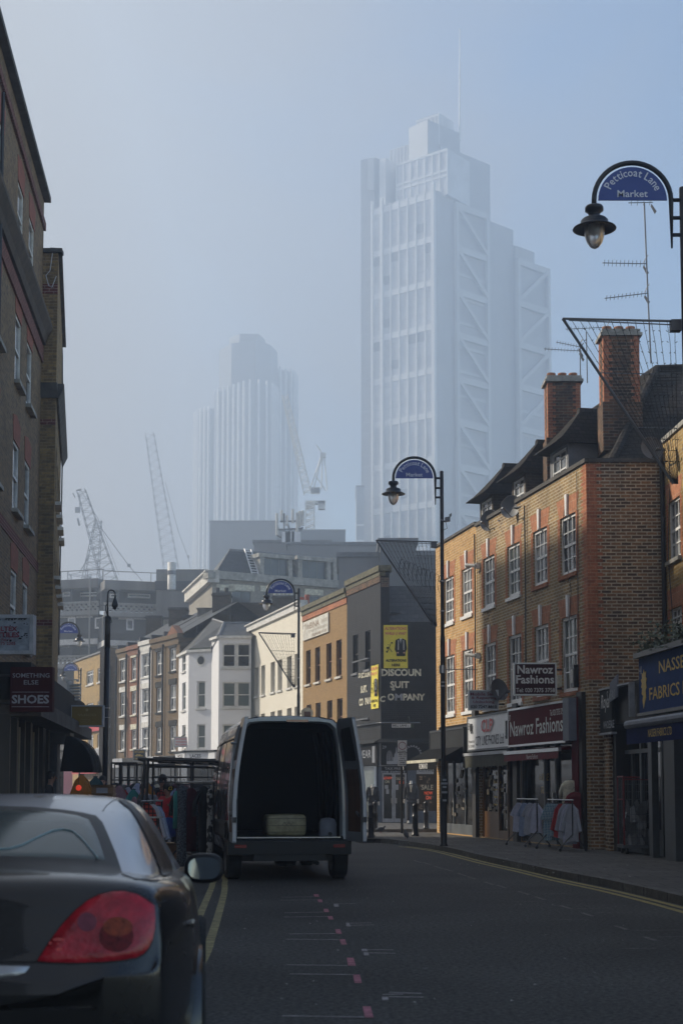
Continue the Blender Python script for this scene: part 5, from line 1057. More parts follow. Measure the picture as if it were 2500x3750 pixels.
r.poly(A0, A1, C1, C0); r.poly(L1_, A0, C0, L2_); r.poly(L2_, C0, C1, C1+V((0, 12, 0)), L2_+V((0, 9, 0))); r.build('mansard_roof', M['slate'], tM)
r = MB(); r.tube([L2_, C0, C1], .13, 6); r.ob(C0-V((0, .2, .4)), (C1-C0), V((0, .15, 0)), UP*.15); r.build('roof_edge', M['lead'], tM)
for x0, x1, y0, y1 in ((962, 1052, 2046, 2107), (1102, 1192, 2055, 2117), (1230, 1318, 2063, 2125)):
    a, b, c2, e2 = MR.rc(x0, x1, y0, y1, -.7); d = MB(); d.pb(MR, a-.35, a, ZM, e2+.2, -2.6, -.5); d.pb(MR, b, b+.35, ZM, e2+.2, -2.6, -.5); d.pb(MR, a-.5, b+.5, e2, e2+.3, -2.6, -.4); o = d.build('dormer', M['stone'], tM)
    window(MR, o, (a, b, ZM+.0, e2), cols=3, rows=1, gm=M['glass_far'], fm=M['steel'], rec=.0, d=-.75, fw=.06, sash=False, bar=.05)
l0, l1 = MR.hit(937, 2105, -.4), MR.hit(926, 2015, -1.4); t = thing('roof_ladder', 'pale steel ladder leaning on the slate mansard', 'ladder', MR.w(l0[0], ZM, -.4)); m_ = MB(); a = MR.w(l0[0], ZM, -.45); b = MR.w(l1[0], zr+.2, -2.3)
for s_ in (-.28, .28): m_.tube([a+MR.a*s_, b+MR.a*s_], .05, 5)
m_.build('rail', M['signwhite'], t); m_ = MB()
for k in range(1, 10): p_ = a.lerp(b, k/10); m_.tube([p_-MR.a*.28, p_+MR.a*.28], .035, 4)
m_.build('rung', M['signwhite'], t)

# ---------------------------------------------------------------- office volumes behind
def block(name, label, cat, x0, x1, y0, Y, dep, m, extra=None, zb=0):
    a = at(x0, y0, Y); b = at(x1, y0, Y); t = thing(name, label, cat, (a.x, Y, zb)); MB().box(a.x, b.x, Y, Y+dep, zb, a.z).build('wall', m, t); c_ = MB(); c_.box(a.x-.15, b.x+.15, Y-.15, Y+dep, a.z, a.z+.3); c_.build('coping', M['lead'], t)
    return t, a, b
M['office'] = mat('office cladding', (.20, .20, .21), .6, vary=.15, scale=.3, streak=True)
M['office2'] = mat('grey panel cladding', (.075, .08, .09), .5, vary=.15, scale=.3)
block('office_block', 'long pale flat-roofed office behind the mansard ridge', 'office', 1051, 1480, 1996, 150, 14, M['office'])
t, a, b = block('office_block', 'lower flat office step carrying the phone antennas', 'office', 930, 1210, 1988, 160, 14, M['office'])
block('office_block', 'hazy dark office podium in front of the ribbed tower', 'office', 768, 1013, 1912, 300, 30, M['office'])  # podium takes the paler cladding, as haze put into its colour
block('office_block', 'hazy flat block right of the white crane foot', 'office', 1013, 1262, 1945, 280, 30, M['office2'])
block('office_block', 'dark grey panelled plant block behind the black corner roof', 'office', 1392, 1522, 1988, 96, 10, M['office2'])
block('office_block', 'lower dark block between plant block and second lamp post', 'office', 1522, 1640, 2034, 98, 10, M['office2'])
block('office_block', 'pale low office behind the black corner building with square windows', 'office', 1240, 1395, 2040, 97, 8, M['office'])
# phone antennas
t = thing('phone_mast', 'cluster of mobile phone antennas on the flat office roof', 'antenna', at(1060, 1985, 156)); m_ = MB()
for x, y0, y1 in ((1014, 1880, 1960), (1032, 1868, 1905), (1050, 1888, 1925), (1072, 1865, 1915), (1088, 1878, 1962), (1098, 1872, 1930), (1109, 1870, 1925)):
    p, q = at(x, y1, 156), at(x, y0, 156); m_.tube([p, q], .16, 6)
m_.build('panel_antenna', M['offwhite'], t); m_ = MB()
for (x0, y0), (x1, y1) in (((1014, 1940), (1109, 1935)), ((1014, 1960), (1060, 1985)), ((1109, 1930), (1065, 1985)), ((1050, 1905), (1072, 1985)), ((1030, 1960), (1095, 1960)), ((1088, 1985), (1088, 1900)), ((1040, 1985), (1040, 1880)), ((1025, 1910), (1105, 1908))): m_.tube([at(x0, y0, 156), at(x1, y1, 156)], .09, 5)
m_.build('frame', M['steel'], t); m_ = MB()
for x in (1032, 1045, 1068): p = at(x, 1985, 155); m_.box(p.x, p.x+.9, 155, 155.6, p.z, p.z+1.1)
m_.build('cabinet', M['signwhite'], t)

# ---------------------------------------------------------------- ribbed tower (far left)
M['t42'] = mat('haze-paled bronze cladding', (.19, .20, .22), .45, vary=.05, scale=.02)  # cladding colour lightened as if by haze
M['fin'] = mat('steel fins', (.92, .92, .92), .4, .0, vary=0)
tT = thing('ribbed_tower', 'hazy dark stepped skyscraper with pale vertical ribs', 'tower', (X(900, 607), 607, 0))
def ringtower(pp, ytop, zb, nfin, name, fins=True):
    P = [V((X(px, Y), Y, 0)) for px, Y in pp]; zt = at(pp[len(pp)//2][0], ytop, pp[len(pp)//2][1]).z
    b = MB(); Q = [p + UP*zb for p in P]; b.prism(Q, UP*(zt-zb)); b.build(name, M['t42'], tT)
    if not fins: return zt
    f = MB(); 
    for i in range(len(P)-1):
        a, c_ = P[i], P[i+1]; d = c_-a
        if a.y > 615 and c_.y > 615 and i > len(P)-3: continue
        n = max(1, int(d.length/nfin)); nn = V((d.y, -d.x, 0)).normalized(); nn = nn if nn.dot(-a) > 0 else -nn
        for k in range(n): p = a + d*((k+.5)/n); f.ob(p - d.normalized()*.24 + UP*zb, d.normalized()*.48, nn*.9, UP*(zt-zb+1.2))
    f.build('rib', M['fin'], tT); return zt
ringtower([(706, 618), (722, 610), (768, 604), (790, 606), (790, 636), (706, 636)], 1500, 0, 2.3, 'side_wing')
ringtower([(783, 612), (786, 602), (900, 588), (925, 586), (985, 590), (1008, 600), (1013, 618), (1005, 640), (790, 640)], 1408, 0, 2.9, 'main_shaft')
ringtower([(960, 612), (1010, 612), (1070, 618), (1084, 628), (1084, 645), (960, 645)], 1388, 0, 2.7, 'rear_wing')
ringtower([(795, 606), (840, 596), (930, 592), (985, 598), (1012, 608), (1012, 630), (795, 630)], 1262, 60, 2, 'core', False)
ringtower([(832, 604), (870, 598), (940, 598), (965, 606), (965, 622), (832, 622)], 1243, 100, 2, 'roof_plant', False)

# ---------------------------------------------------------------- glass skyscraper
M['h_glass'] = mat('curtain wall glass in sunlit tone', (.68, .69, .71), .35, .0, vary=.25, scale=.06, spec=1.0)  # sun on the front face and haze put into the glass colour
M['h_dark'] = mat('cladding in shaded tone', (.44, .46, .49), .5, vary=.06, scale=.05)  # side cladding: shade and haze put into the grey
M['h_frame'] = mat('brushed steel mullions', (.86, .86, .86), .4, .0, vary=0)  # mullion colour raised for sun and haze on the front face
M['h_truss'] = mat('pale steel bracing', (.60, .62, .64), .6, .1, vary=0)
M['h_panel'] = mat('haze-paled dark panels', (.30, .32, .35), .4, vary=0)  # panel colour lifted to carry some of the haze
YH = 430; pc_ = V((X(1602, YH), YH, 0)); Hm = Pl((pc_.x-1.28*14.2, YH+14.2), (pc_.x, pc_.y)); Hr = Pl((pc_.x, pc_.y), (pc_.x+1.12*33, YH+33))
tH = thing('glass_skyscraper', 'tallest hazy glass skyscraper with cross bracing and a needle mast', 'tower', (pc_.x, YH, 0)); LM = Hm.L
zHt = Hm.hit(1600, 692)[1]
b = MB(); b.pb(Hm, 0, LM, 0, zHt, -.6, 0); b.build('glass_face', M['h_glass'], tH)
ue = Hm.hit(1385, 1400)[0]; u5 = Hm.hit(1402, 1400)[0]
b = MB(); 
for u, w_ in ((.25, .5), (u5, .9), (LM-.5, 1.1)): b.pb(Hm, u-w_/2, u+w_/2, 0, zHt+2, 0, .9)
n = 6; us_ = [u5 + (LM-.5-u5)*k/n for k in range(1, n)]
for u in us_: b.pb(Hm, u-.16, u+.16, 0, zHt, 0, .45)
b.build('mullion', M['h_frame'], tH)
# horizontal bands: one thick every six floors
zs_ = [Hm.hit(1590, y)[1] for y in (700, 862, 1022, 1180)]; step = (zs_[0]-zs_[-1])/3; b = MB(); b2 = MB(); b3 = MB(); k = 0
z = zs_[0]
while z > 5:
    for i in range(n):
        ua_ = u5+.5 if i == 0 else us_[i-1]+.2; ub_2 = us_[i]-.2 if i < n-1 else LM-1.1; b.pb(Hm, ua_, ub_2, z-2.0, z-.2, .01, .3)
    b.pb(Hm, .55, u5-.5, z-2.0, z-.2, .01, .3)
    for j in range(1, 4): b2.pb(Hm, 0, LM, z-step*j/4-.12, z-step*j/4+.12, .005, .12)
    for i in range(-1, n):
        if random.random() < (.55 if z > zHt-45 else .12):
            ua_ = .55 if i < 0 else (u5+.5 if i == 0 else us_[i-1]+.2); ub_2 = u5-.5 if i < 0 else (us_[i]-.2 if i < n-1 else LM-1.1); q = random.choice((0, .62)); b3.pb(Hm, ua_, ub_2, z-2.2-step*.2-step*q*.8, z-2.2-step*q*.8, .01, .15)
    z -= step
b.build('spandrel', M['h_frame'], tH); b2.build('floor_lines', M['h_truss'], tH); b3.build('dark_panel', M['h_panel'], tH)
# left slab
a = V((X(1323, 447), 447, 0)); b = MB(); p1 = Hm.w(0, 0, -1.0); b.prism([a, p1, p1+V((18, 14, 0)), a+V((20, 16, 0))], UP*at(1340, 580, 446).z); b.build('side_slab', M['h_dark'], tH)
sl_ = MB(); P_ = Pl(a, p1); 
for k in range(52): sl_.pb(P_, 0, P_.L, 3+k*3.4, 3.15+k*3.4, 0, .12)
for y in (585,): sl_.pb(P_, P_.L*.55, P_.L, at(1345, 700, 446).z, at(1345, 583, 446).z, 0, .4)
sl_.build('panel_joints', M['h_truss'], tH)
# right faces, stepping down away from the corner
segs = [(1602, 1665, 735), (1665, 1782, 765), (1782, 1892, 800), (1892, 1962, 900), (1962, 2012, 990)]
for i, (x0, x1, yt) in enumerate(segs):
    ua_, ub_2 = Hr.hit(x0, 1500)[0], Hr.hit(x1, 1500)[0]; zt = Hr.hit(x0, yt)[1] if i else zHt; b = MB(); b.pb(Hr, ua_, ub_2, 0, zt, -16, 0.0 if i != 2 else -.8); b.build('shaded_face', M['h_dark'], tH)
fl = MB()
for k in range(48): z = 6+k*3.7; fl.pb(Hr, Hr.hit(1672, 1500)[0], Hr.hit(1775, 1500)[0], z, z+1.0, .01, .3) if k % 2 == 0 and z < zHt-12 else None; fl.pb(Hr, Hr.hit(1895, 1500)[0], Hr.hit(2005, 1500)[0], z, z+1.0, .01, .3) if k % 2 == 0 and z < 125 else None
fl.build('floor_slab', M['h_truss'], tH)
for (x0, x1, ytop, flip) in ((1667, 1780, 745, False), (1893, 2003, 950, True)):
    ua_, ub_2 = Hr.hit(x0, 1500)[0], Hr.hit(x1, 1500)[0]; zt = Hr.hit(x0, ytop)[1]; b = MB(); z = zt; s_ = step; w_ = 1.1
    for u in (ua_, ub_2): b.pb(Hr, u-w_/2, u+w_/2, 0, zt, .3, 1.5)
    while z > 0:
        b.pb(Hr, ua_, ub_2, z-1.9, z, .3, 1.3); p, q = (ua_, ub_2) if not flip else (ub_2, ua_)
        A_, B_ = Hr.w(p, z-1, .9), Hr.w(q, z-s_+.0, .9); b.ob(A_-UP*.8, B_-A_, Hr.n*.7, UP*1.5); z -= s_
    b.build('cross_bracing', M['h_truss'], tH)
# upper setbacks
def hb(x0, x1, y0, back, m, name, zlow=None, dep=12):
    a, b2 = Hm.hit(x0, 700, -back)[0], Hm.hit(x1, 700, -back)[0]; zt = Hm.hit((x0+x1)/2, y0, -back)[1]; b = MB(); b.pb(Hm, a, b2, zHt-1 if zlow is None else zlow, zt, -back-dep, -back); b.build(name, m, tH); return a, b2, zt
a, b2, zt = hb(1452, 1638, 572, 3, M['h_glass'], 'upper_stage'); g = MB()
for k in range(8): u = a+(b2-a)*k/7; g.pb(Hm, u-.18, u+.18, zHt-1, zt, -3, -2.7)
for q in (.38, .5, .98): g.pb(Hm, a, b2, zHt+(zt-zHt)*q-.35, zHt+(zt-zHt)*q+.35, -3, -2.75)
g.build('upper_mullion', M['h_frame'], tH)
a, b2, zt = hb(1430, 1530, 533, 7, M['h_glass'], 'top_stage'); g = MB()
for k in range(9): u = a+(b2-a)*k/8; g.pb(Hm, u-.12, u+.12, zHt+8, zt, -7, -6.75)
g.build('top_mullion', M['h_frame'], tH)
a, b2, zt = hb(1528, 1608, 425, 9, M['h_glass'], 'top_box', dep=8); g = MB()
for k in range(7): u = a+(b2-a)*k/6; g.pb(Hm, u-.16, u+.16, zHt+8, zt, -9, -8.7)
for q in (.35, .68, .98): g.pb(Hm, a, b2, zHt+(zt-zHt)*q-.25, zHt+(zt-zHt)*q+.25, -9, -8.72)
g.build('top_mullion', M['h_frame'], tH)
a, b2, zt = hb(1388, 1411, 580, 1.5, M['h_frame'], 'lift_shaft', dep=5)
b = MB(); bq = Hr.w(3, 0, -6); b.ob((bq.x, bq.y, zHt-1), Hr.a*14, -Hr.n*8, UP*(at(1660, 470, 445).z-zHt)); b.ob((bq.x+4, bq.y+3, zHt-30), Hr.a*22, -Hr.n*8, UP*(18+30)); b.build('service_core', M['h_dark'], tH)
p, q = at(1683, 445, 446), at(1683, 103, 446); MB().tube([p-UP*6, p+(q-p)*.4, q], [.42, .3, .16], 8).build('mast', M['h_frame'], tH)
t, a, b = block('office_block', 'slender hazy glass block at the left foot of the tallest skyscraper', 'office', 1304, 1332, 1782, 420, 20, M['h_dark'])
m_ = MB()
for k in range(16): m_.box(a.x, b.x, 419.8, 420, 8+k*4.5, 8.6+k*4.5)
m_.build('floor_slab', M['h_frame'], t)

# ---------------------------------------------------------------- cranes
M['crane'] = mat('crane steel', (.20, .21, .23), .6, vary=0); M['cranewhite'] = mat('white crane paint', (.80, .80, .78), .5, vary=0)
def P7(x, y, Y): return at(200+x/3.136, 1500+y/3.136, Y)
t = thing('tower_crane', 'leftmost hazy luffing crane with a hanging hook block', 'crane', P7(640, 2000, 240))
MB().lattice(P7(640, 2010, 240), P7(305, 925, 240), 2.6, 26, .07, w2=1.3).build('jib', M['crane'], t)
MB().lattice(P7(405, 2010, 244), P7(505, 1265, 244), 2.6, 20, .07, w2=1.0).build('back_mast', M['crane'], t)
m_ = MB(); h = P7(265, 1150, 240); m_.ob(h-V((.4, .2, .5)), V((.8, 0, 0)), V((0, .4, 0)), UP*.9); m_.tube([h-UP*1.4, h-UP*2.6+V((.3, 0, 0))], .18, 5); m_.build('hook_block', M['crane'], t)
m_ = MB(); m_.tube([P7(285, 1120, 240), P7(292, 930, 240)], .05, 4); m_.tube([P7(520, 1340, 243), P7(850, 1790, 243), P7(1060, 2030, 243)], .07, 4); m_.tube([P7(505, 1270, 243), P7(740, 1900, 243)], .04, 4); m_.tube([P7(510, 1270, 243), P7(300, 925, 243)], .05, 4); m_.tube([P7(250, 930, 240), P7(310, 915, 240)], .14, 6); m_.tube([P7(210, 960, 240), P7(235, 1010, 240)], .1, 5); p_ = P7(855, 1790, 243); m_.ob(p_-V((.25, .2, .25)), V((.5, 0, 0)), V((0, .4, 0)), UP*.5); m_.build('cables', M['crane'], t)
t = thing('tower_crane', 'tall faint crane jib rising behind the white roof flue', 'crane', P7(1345, 1850, 330))
MB().lattice(P7(1345, 1870, 330), P7(1090, 270, 330), 3.2, 34, .06, w2=1.8).build('jib', M['crane'], t); m_ = MB(); m_.tube([P7(1270, 830, 330), P7(1420, 1400, 330), P7(1530, 1690, 330), P7(1575, 1900, 330)], .07, 4); p_ = P7(1535, 1690, 330); m_.ob(p_-V((.2, .2, .3)), V((.4, 0, 0)), V((0, .3, 0)), UP*.6); m_.build('cables', M['crane'], t)
t = thing('tower_crane', 'small distant crane cab with thin cable at the far left skyline', 'crane', P7(290, 1960, 240)); MB().lattice(P7(285, 2000, 240), P7(285, 1870, 240), 3.2, 3, .09).build('cab_frame', M['crane'], t); m_ = MB(); m_.tube([P7(285, 1870, 240), P7(375, 1725, 240), P7(400, 1640, 240)], .08, 4); p_ = P7(375, 1725, 240); m_.ob(p_-V((.2, .2, .2)), V((.4, 0, 0)), V((0, .3, 0)), UP*.4); m_.build('cable', M['crane'], t)
def P3(x, y, Y=262): return at(600+x/2.09, 1200+y/2.09, Y)
t = thing('tower_crane', 'sunlit white luffing crane before the ribbed tower', 'crane', P3(1118, 1520)); MB().lattice(P3(1118, 1540), P3(1118, 1330), 1.5, 9, .16).build('tower_mast', M['cranewhite'], t)
MB().lattice(P3(1100, 1270), P3(925, 520), 1.3, 30, .14, w2=1.0).build('jib', M['cranewhite'], t); m_ = MB(); m_.tube([P3(1045, 1060), P3(905, 515)], .12, 5); m_.build('jib_tie', M['cranewhite'], t)
m_ = MB()
for a_, b_ in (((1115, 1250), (1210, 965)), ((1150, 1220), (1215, 965)), ((1205, 1240), (1215, 965)), ((1250, 1240), (1225, 965)), ((1165, 895), (1215, 965)), ((1160, 1130), (1240, 1250))): m_.tube([P3(*a_), P3(*b_)], .12, 5)
p_ = P3(1217, 975); m_.ob(p_-V((.5, .3, .4)), V((1.0, 0, 0)), V((0, .6, 0)), UP*.8); m_.build('a_frame', M['cranewhite'], t)
m_ = MB(); p_ = P3(1080, 1345); m_.ob(p_, V((3.6, 0, 0)), V((0, 1.5, 0)), UP*.5); p_ = P3(1125, 1270); m_.ob(p_, V((1.6, 0, 0)), V((0, .4, 0)), UP*1.15); p_ = P3(1180, 1388); m_.ob(p_, V((1.2, 0, 0)), V((0, 1.2, 0)), UP*1.5); p_ = P3(1080, 1345); m_.ob(p_-V((0, 0, .8)), V((1.7, 0, 0)), V((0, 1, 0)), UP*.8); m_.build('machinery_deck', M['offwhite'], t)
P_ = Pl((p_.x, 261.9), (p_.x+10, 261.9)); tx = MB(); q = P3(1130, 1265); q2 = P3(1195, 1225); tx.text('100', P_, q.x-p_.x, q2.x-p_.x, q.z, q2.z, .1, .03); tx.build('number', M['crane'], t)
# ---------------------------------------------------------------- left hand buildings
bL = V((X(133, 37.3), 37.3, 0)); dB = V((-.0884, 1, 0)).normalized()
nr = bL - dB*62; B = Pl((nr.x, nr.y), (bL.x, bL.y)); LB = B.L        # u grows away from the viewer (left to right)
tL = thing('brick_tenement', 'sooty brown brick tenement with red window arches, heavy stone cornice and small white-silled windows', 'building', B.w(LB-10, 0))
ZL = B.hit(148, 690)[1]
def Bp(zx, zy, oy): return (zx/3.36, oy+zy/3.36)
cols_u = []
hB = []
# measured near the corner: columns at px ~ (x of two windows) and sill/top rows
colA = B.hit(46, 1800)[0], B.hit(66, 1800)[0]; colB = B.hit(89, 1900)[0], B.hit(105, 1900)[0]
spc = (colB[0]-colA[0])
rows_z = []
for (xt, yt, xb, yb) in ((72, 1130, 72, 1500), (112, 790+1, 112, 1010), (97, 1690, 95, 1935)): pass
zt1 = B.hit(98, 1240)[1]; zb1 = B.hit(98, 1484)[1]; zt2 = B.hit(97, 1690)[1]; zb2 = B.hit(97, 1936)[1]
zt0 = B.hit(110, 795)[1]; zb0 = B.hit(110, 1010)[1]; zt3 = B.hit(95, 2138)[1]; zb3 = B.hit(93, 2390)[1]
ucB = (colB[0]+colB[1])/2; ucA = (colA[0]+colA[1])/2; gap = ucB-ucA
for k in range(12):
    for zt_, zb_ in ((zt0, zb0), (zt1, zb1), (zt2, zb2), (zt3, zb3)):
        for uc in (ucB-k*gap*2.6, ucA-k*gap*2.6): hB.append((uc-.5, uc+.5, zb_, zt_))
hB = [h for h in hB if h[0] > LB-24]
mb = MB(); wall(mb, B, LB-26, LB, 3.2, ZL, hB, rev=.2); wall(mb, B, 0, LB-26, 0, ZL); wall(mb, B, LB-26, LB, 0, 3.2, [(LB-14, LB-.4, KH, 2.9)], rev=.4); side_block(mb, B, LB, 12, 0, ZL); mb.build('wall', M['brick_left'], tL)
rf = MB(); rf.poly(B.w(0, ZL-.1), B.w(LB, ZL-.1), B.w(LB, ZL-.1)-B.n*12, B.w(0, ZL-.1)-B.n*12); rf.build('roof', M['lead'], tL)
for h_ in hB:
    if h_[0] < LB-17: 
        MB().pq(B, h_[0], h_[1], h_[2], h_[3], -.2).build('window', M['glass_dark'], tL); continue
    window(B, tL, h_, cols=1, rows=1, fm=M['offwhite'], gm=M['glass_net'], sill=M['stone'], rec=.035, fw=.085, sillo=.13)
    a, b, c2, e2 = h_; m_ = MB(); m_.prism([B.w(a-.05, e2-.02, .002), B.w(b+.05, e2-.02, .002), B.w(b+.16, e2+.5, .002), B.w((a+b)/2, e2+.62, .002), B.w(a-.16, e2+.5, .002)], B.n*.01); m_.build('arch', M['brick_left_red'], tL)
zc1 = B.hit(168, 1212)[1]; zc0 = B.hit(146, 1260)[1]
cp = MB(); cp.prism([B.w(LB-30, zc0+.1, .02), B.w(LB-30, zc0+.6, .02), B.w(LB-30, zc0+.6, .27), B.w(LB-30, zc0+.5, .27), B.w(LB-30, zc0+.28, .15), B.w(LB-30, zc0+.1, .1)], B.a*30.05); cp.build('cornice', M['cornice_brown'] if 'cornice_brown' in M else M.setdefault('cornice_brown', mat('sooty brown stone', (.075, .058, .045), .9, vary=.35, scale=3)), tL)
cp = MB(); cp.pb(B, LB-30, LB, zc0-.35, zc0+.045, .003, .05); cp.pb(B, LB-30, LB+.01, zt0+.75, zt0+.95, .003, .06); cp.pb(B, LB-30, LB, zb2-.7, zb2-.45, .003, .015); cp.build('brick_band', M['brick_maroon'], tL)
cp = MB(); cp.pb(B, 0, LB+.04, ZL, ZL+.13, -.3, .17); cp.build('coping', M['stone_dark'], tL)
dp = MB(); dp.tube([B.w(LB-8.2, ZL-1, .08), B.w(LB-8.2, 3.5, .08)], .04, 6); dp.build('drainpipe', M['blackpaint'], tL)
# second building, standing a little forward
x2 = X(190, 37.32); K = Pl((bL.x-1.5, 37.3), (x2, 37.3)); K2 = Pl((x2, 37.3), (x2-.171*8.2, 45.5))
tK = thing('brick_tenement', 'yellow brown brick building beyond the corner of the dark one, with a trailing cable', 'building', K2.w(0, 0)); ZK = K.hit(175, 926)[1]
hK = [K2.rc(196+k*5, 200+k*5, 1660+k*42, 1770+k*47) for k in range(3)]
hK2 = []
for zt_, zb_ in ((K2.hit(203, 1600)[1], K2.hit(203, 1850)[1]), (K2.hit(203, 1990)[1], K2.hit(203, 2150)[1])):
    for k in range(4): hK2.append((.9+k*1.9, 1.8+k*1.9, zb_, zt_))
mb = MB(); mb.pq(K, 0, K.L, 0, ZK); wall(mb, K2, 0, K2.L, 0, ZK, hK2, rev=.15); p_ = K2.w(K2.L, 0); mb.poly(p_, p_+UP*ZK, p_+UP*ZK+V((-12, 0, 0)), p_+V((-12, 0, 0))); mb.build('wall', M['brick_left2'], tK)
rf = MB(); rf.poly(K2.w(0, ZK-.1), K2.w(K2.L, ZK-.1), K2.w(K2.L, ZK-.1)+V((-12, 0, 0)), K2.w(0, ZK-.1)+V((-12, 0, 0))); rf.build('roof', M['lead'], tK)
for h_ in hK2: window(K2, tK, h_, cols=1, rows=1, fm=M['offwhite'], gm=M['glass_net'], sill=M['stone_pale'], sillo=.16)
cp = MB(); cp.pb(K, 0, K.L+.1, ZK, ZK+.1, -.2, .1); cp.pb(K2, -.1, K2.L, ZK, ZK+.1, -.2, .1); z1_ = K.hit(170, 1405)[1]; z0_ = K.hit(170, 1458)[1]
cp.prism([K2.w(-.02, z0_, .02), K2.w(-.02, z1_, .02), K2.w(-.02, z1_, .2), K2.w(-.02, z1_-.08, .2), K2.w(-.02, z0_, .06)], K2.a*(K2.L)); cp.prism([K.w(0, z0_, .01), K.w(0, z1_, .01), K.w(0, z1_, .14), K.w(0, z0_, .05)], K.a*(K.L+.04)); cp.build('cornice', M['stone_dark'], tK)
cp = MB()
for ya, yb in ((1040, 1075), (1536, 1555), (2270, 2292)): za_, zb_ = K.hit(170, ya)[1], K.hit(170, yb)[1]; cp.pb(K, 0, K.L, zb_, za_, .002, .02)
cp.build('brick_band', M['brick_maroon'], tK)
cb = MB(); cb.tube([at(x, y, 37.0) for x, y in ((192, 925), (183, 990), (168, 1008), (178, 1045), (190, 1052), (206, 1010))], .012, 5); cb.build('loose_cable', M['signgrey'], tK)
cb = MB(); cb.tube([at(x, y, 44.5) for x, y in ((214, 1015), (219, 1040), (222, 1120), (228, 1300), (229, 1500), (228, 1680), (226, 1800), (223, 1940), (219, 2100), (215, 2400))], .022, 5); cb.build('wall_cable', M['wire'], tK)

# ground floor shop row on the left
F1 = V((-6.0+.25, 27.0, 0)); F2 = V((-7.4, 40.5, 0)); Q = Pl((-6.12, 27.8), (-7.45, 41.5)); LQ = Q.L
tQ = thing('shop_row', 'dark ground floor shops under a grubby fascia along the left pavement', 'shop', Q.w(3, 0))
mb = MB(); mb.pb(Q, 0, LQ, 2.75, 3.05, -1.5, .55); mb.build('fascia_soffit', M['stone_dark'], tQ); mb = MB(); mb.pb(Q, 0, LQ, 3.05, 3.75, -1.5, .35); mb.build('fascia', M['darkpanel'], tQ)
mb = MB(); mb.pq(Q, 0, LQ, 0, 2.75, -.2); mb.build('shop_window', M['glass_shop'], tQ); mb = MB()
for k, px in enumerate((22, 50, 78, 102, 128, 150, 168)): u = Q.hit(px, 2880)[0]; w_ = (.05, .12, .08, .2, .1, .3, .12)[k]; mb.pb(Q, u-w_, u+w_, KH, 2.75, -.2, .06)
mb.build('shop_pier', M['darkwood'], tQ)
for px, w_, mm in ((70, .07, 'letcream'), (122, .06, 'oak2')):
    M.setdefault('oak2', mat('tan frame', (.22, .19, .12), .6)); u = Q.hit(px, 2880)[0]; MB().pb(Q, u-w_, u+w_, KH, 2.6, -.18, .0).build('door_frame', M['oak2'], tQ)
u = Q.hit(93, 2830)[0]; MB().pb(Q, u-.25, u+.22, KH+.3, 2.5, -.19, -.16).build('pale_window', M['glass_net'], tQ)  # pane of the paler net-curtain glass
# grey rendered pier and dome awning
a = at(174, 2680, 36.2); b = at(210, 2680, 36.2); t = thing('wall_pier', 'tall smooth grey panel pier left of the dome awning', 'pier', (a.x, 36.2, 0)); MB().box(a.x, b.x, 36.2, 36.6, 0, a.z).build('panel', M['bluegrey'], t); m_ = MB(); c2 = at(254, 2725, 36.1); m_.box(a.x, c2.x, 36.15, 36.7, c2.z, a.z+.05); m_.build('header', M['bluegrey'], t)
dA = thing('dome_awning', 'black rounded dome awning over the clothes on the left pavement', 'awning', at(300, 2760, 35)); m_ = MB()
prof = [(255, 2700), (292, 2712), (320, 2735), (340, 2768), (351, 2810), (353, 2828)]
sec = []
for j in range(9):
    t_ = j/8; Yj = 34.0+2.6*t_; sec.append([at(x, y, 35.0) + V((-.0884*(Yj-35), Yj-35.0, 0)) for x, y in prof] )
m_.loft(sec); m_.poly(*[p for p in sec[0]], at(235, 2828, 35)+V((.09, -1, 0))); m_.poly(*[p for p in sec[-1]], at(235, 2828, 35)+V((-.1, 1.6, 0))); m_.build('canvas', M['blackcloth'], dA, smooth=False)
m_ = MB(); 
for j in (0, 4, 8): m_.tube([p + V((.012, 0, .012)) for p in sec[j]], .015, 5)
m_.build('hoop', M['blackpaint'], dA)
# signs on the left
t, pl, L, z0, z1 = boxsign('hanging_sign', 'dark maroon box sign with silver shoe shop capitals', 36, 193, 2443, 2607, 27.5, .2, M['maroon2'], M['maroon2'], -.4); h = z1-z0; tx = MB()
tx.text('SOMETHING', pl, L*.05, L*.93, z0+h*.76, z0+h*.86, .008, .01); tx.text('ELSE', pl, L*.32, L*.67, z0+h*.605, z0+h*.705, .008, .01); tx.text('SHOES', pl, L*.04, L*.93, z0+h*.18, z0+h*.375, .008, .03)
tx.pb(pl, L*.04, L*.93, z0+h*.432, z0+h*.442, .003, .01); tx.pb(pl, L*.04, L*.93, z0+h*.105, z0+h*.115, .003, .01); tx.build('lettering', M['letgrey'], t)
t, pl, L, z0, z1 = boxsign('hanging_sign', 'weathered white box sign with flaking red textile lettering', -62, 123, 2251, 2396, 25.2, .22, M['signwhite_w'] if 'signwhite_w' in M else M.setdefault('signwhite_w', mat('weathered sign face', (.27, .31, .37), .5, vary=.3, scale=5)), M['signgrey'], -.3, fw=.06); h = z1-z0
fr = lambda x: L*(x+62)/185
tx = MB(); tx.text('GOLTEX', pl, fr(-40), fr(64), z0+h*.58, z0+h*.70, .008, .03); tx.text('TEXTILES', pl, fr(-50), fr(72), z0+h*.42, z0+h*.55, .008, .03); tx.text('Retail & Fabric', pl, fr(-50), fr(44), z0+h*.33, z0+h*.40, .008, .01); tx.text('0207 375 2205', pl, fr(-45), fr(58), z0+h*.23, z0+h*.31, .008, .015); tx.build('lettering', M['letmaroon'], t)
tx = MB()
for k in range(26): x, y = random.uniform(-10, 105), random.uniform(.3, .9); s_ = random.uniform(.008, .03); tx.poly(*[pl.w(fr(x)+cos(q*1.26)*s_*random.uniform(.6, 1.3), z0+h*y+sin(q*1.26)*s_*.6, .011) for q in range(5)])
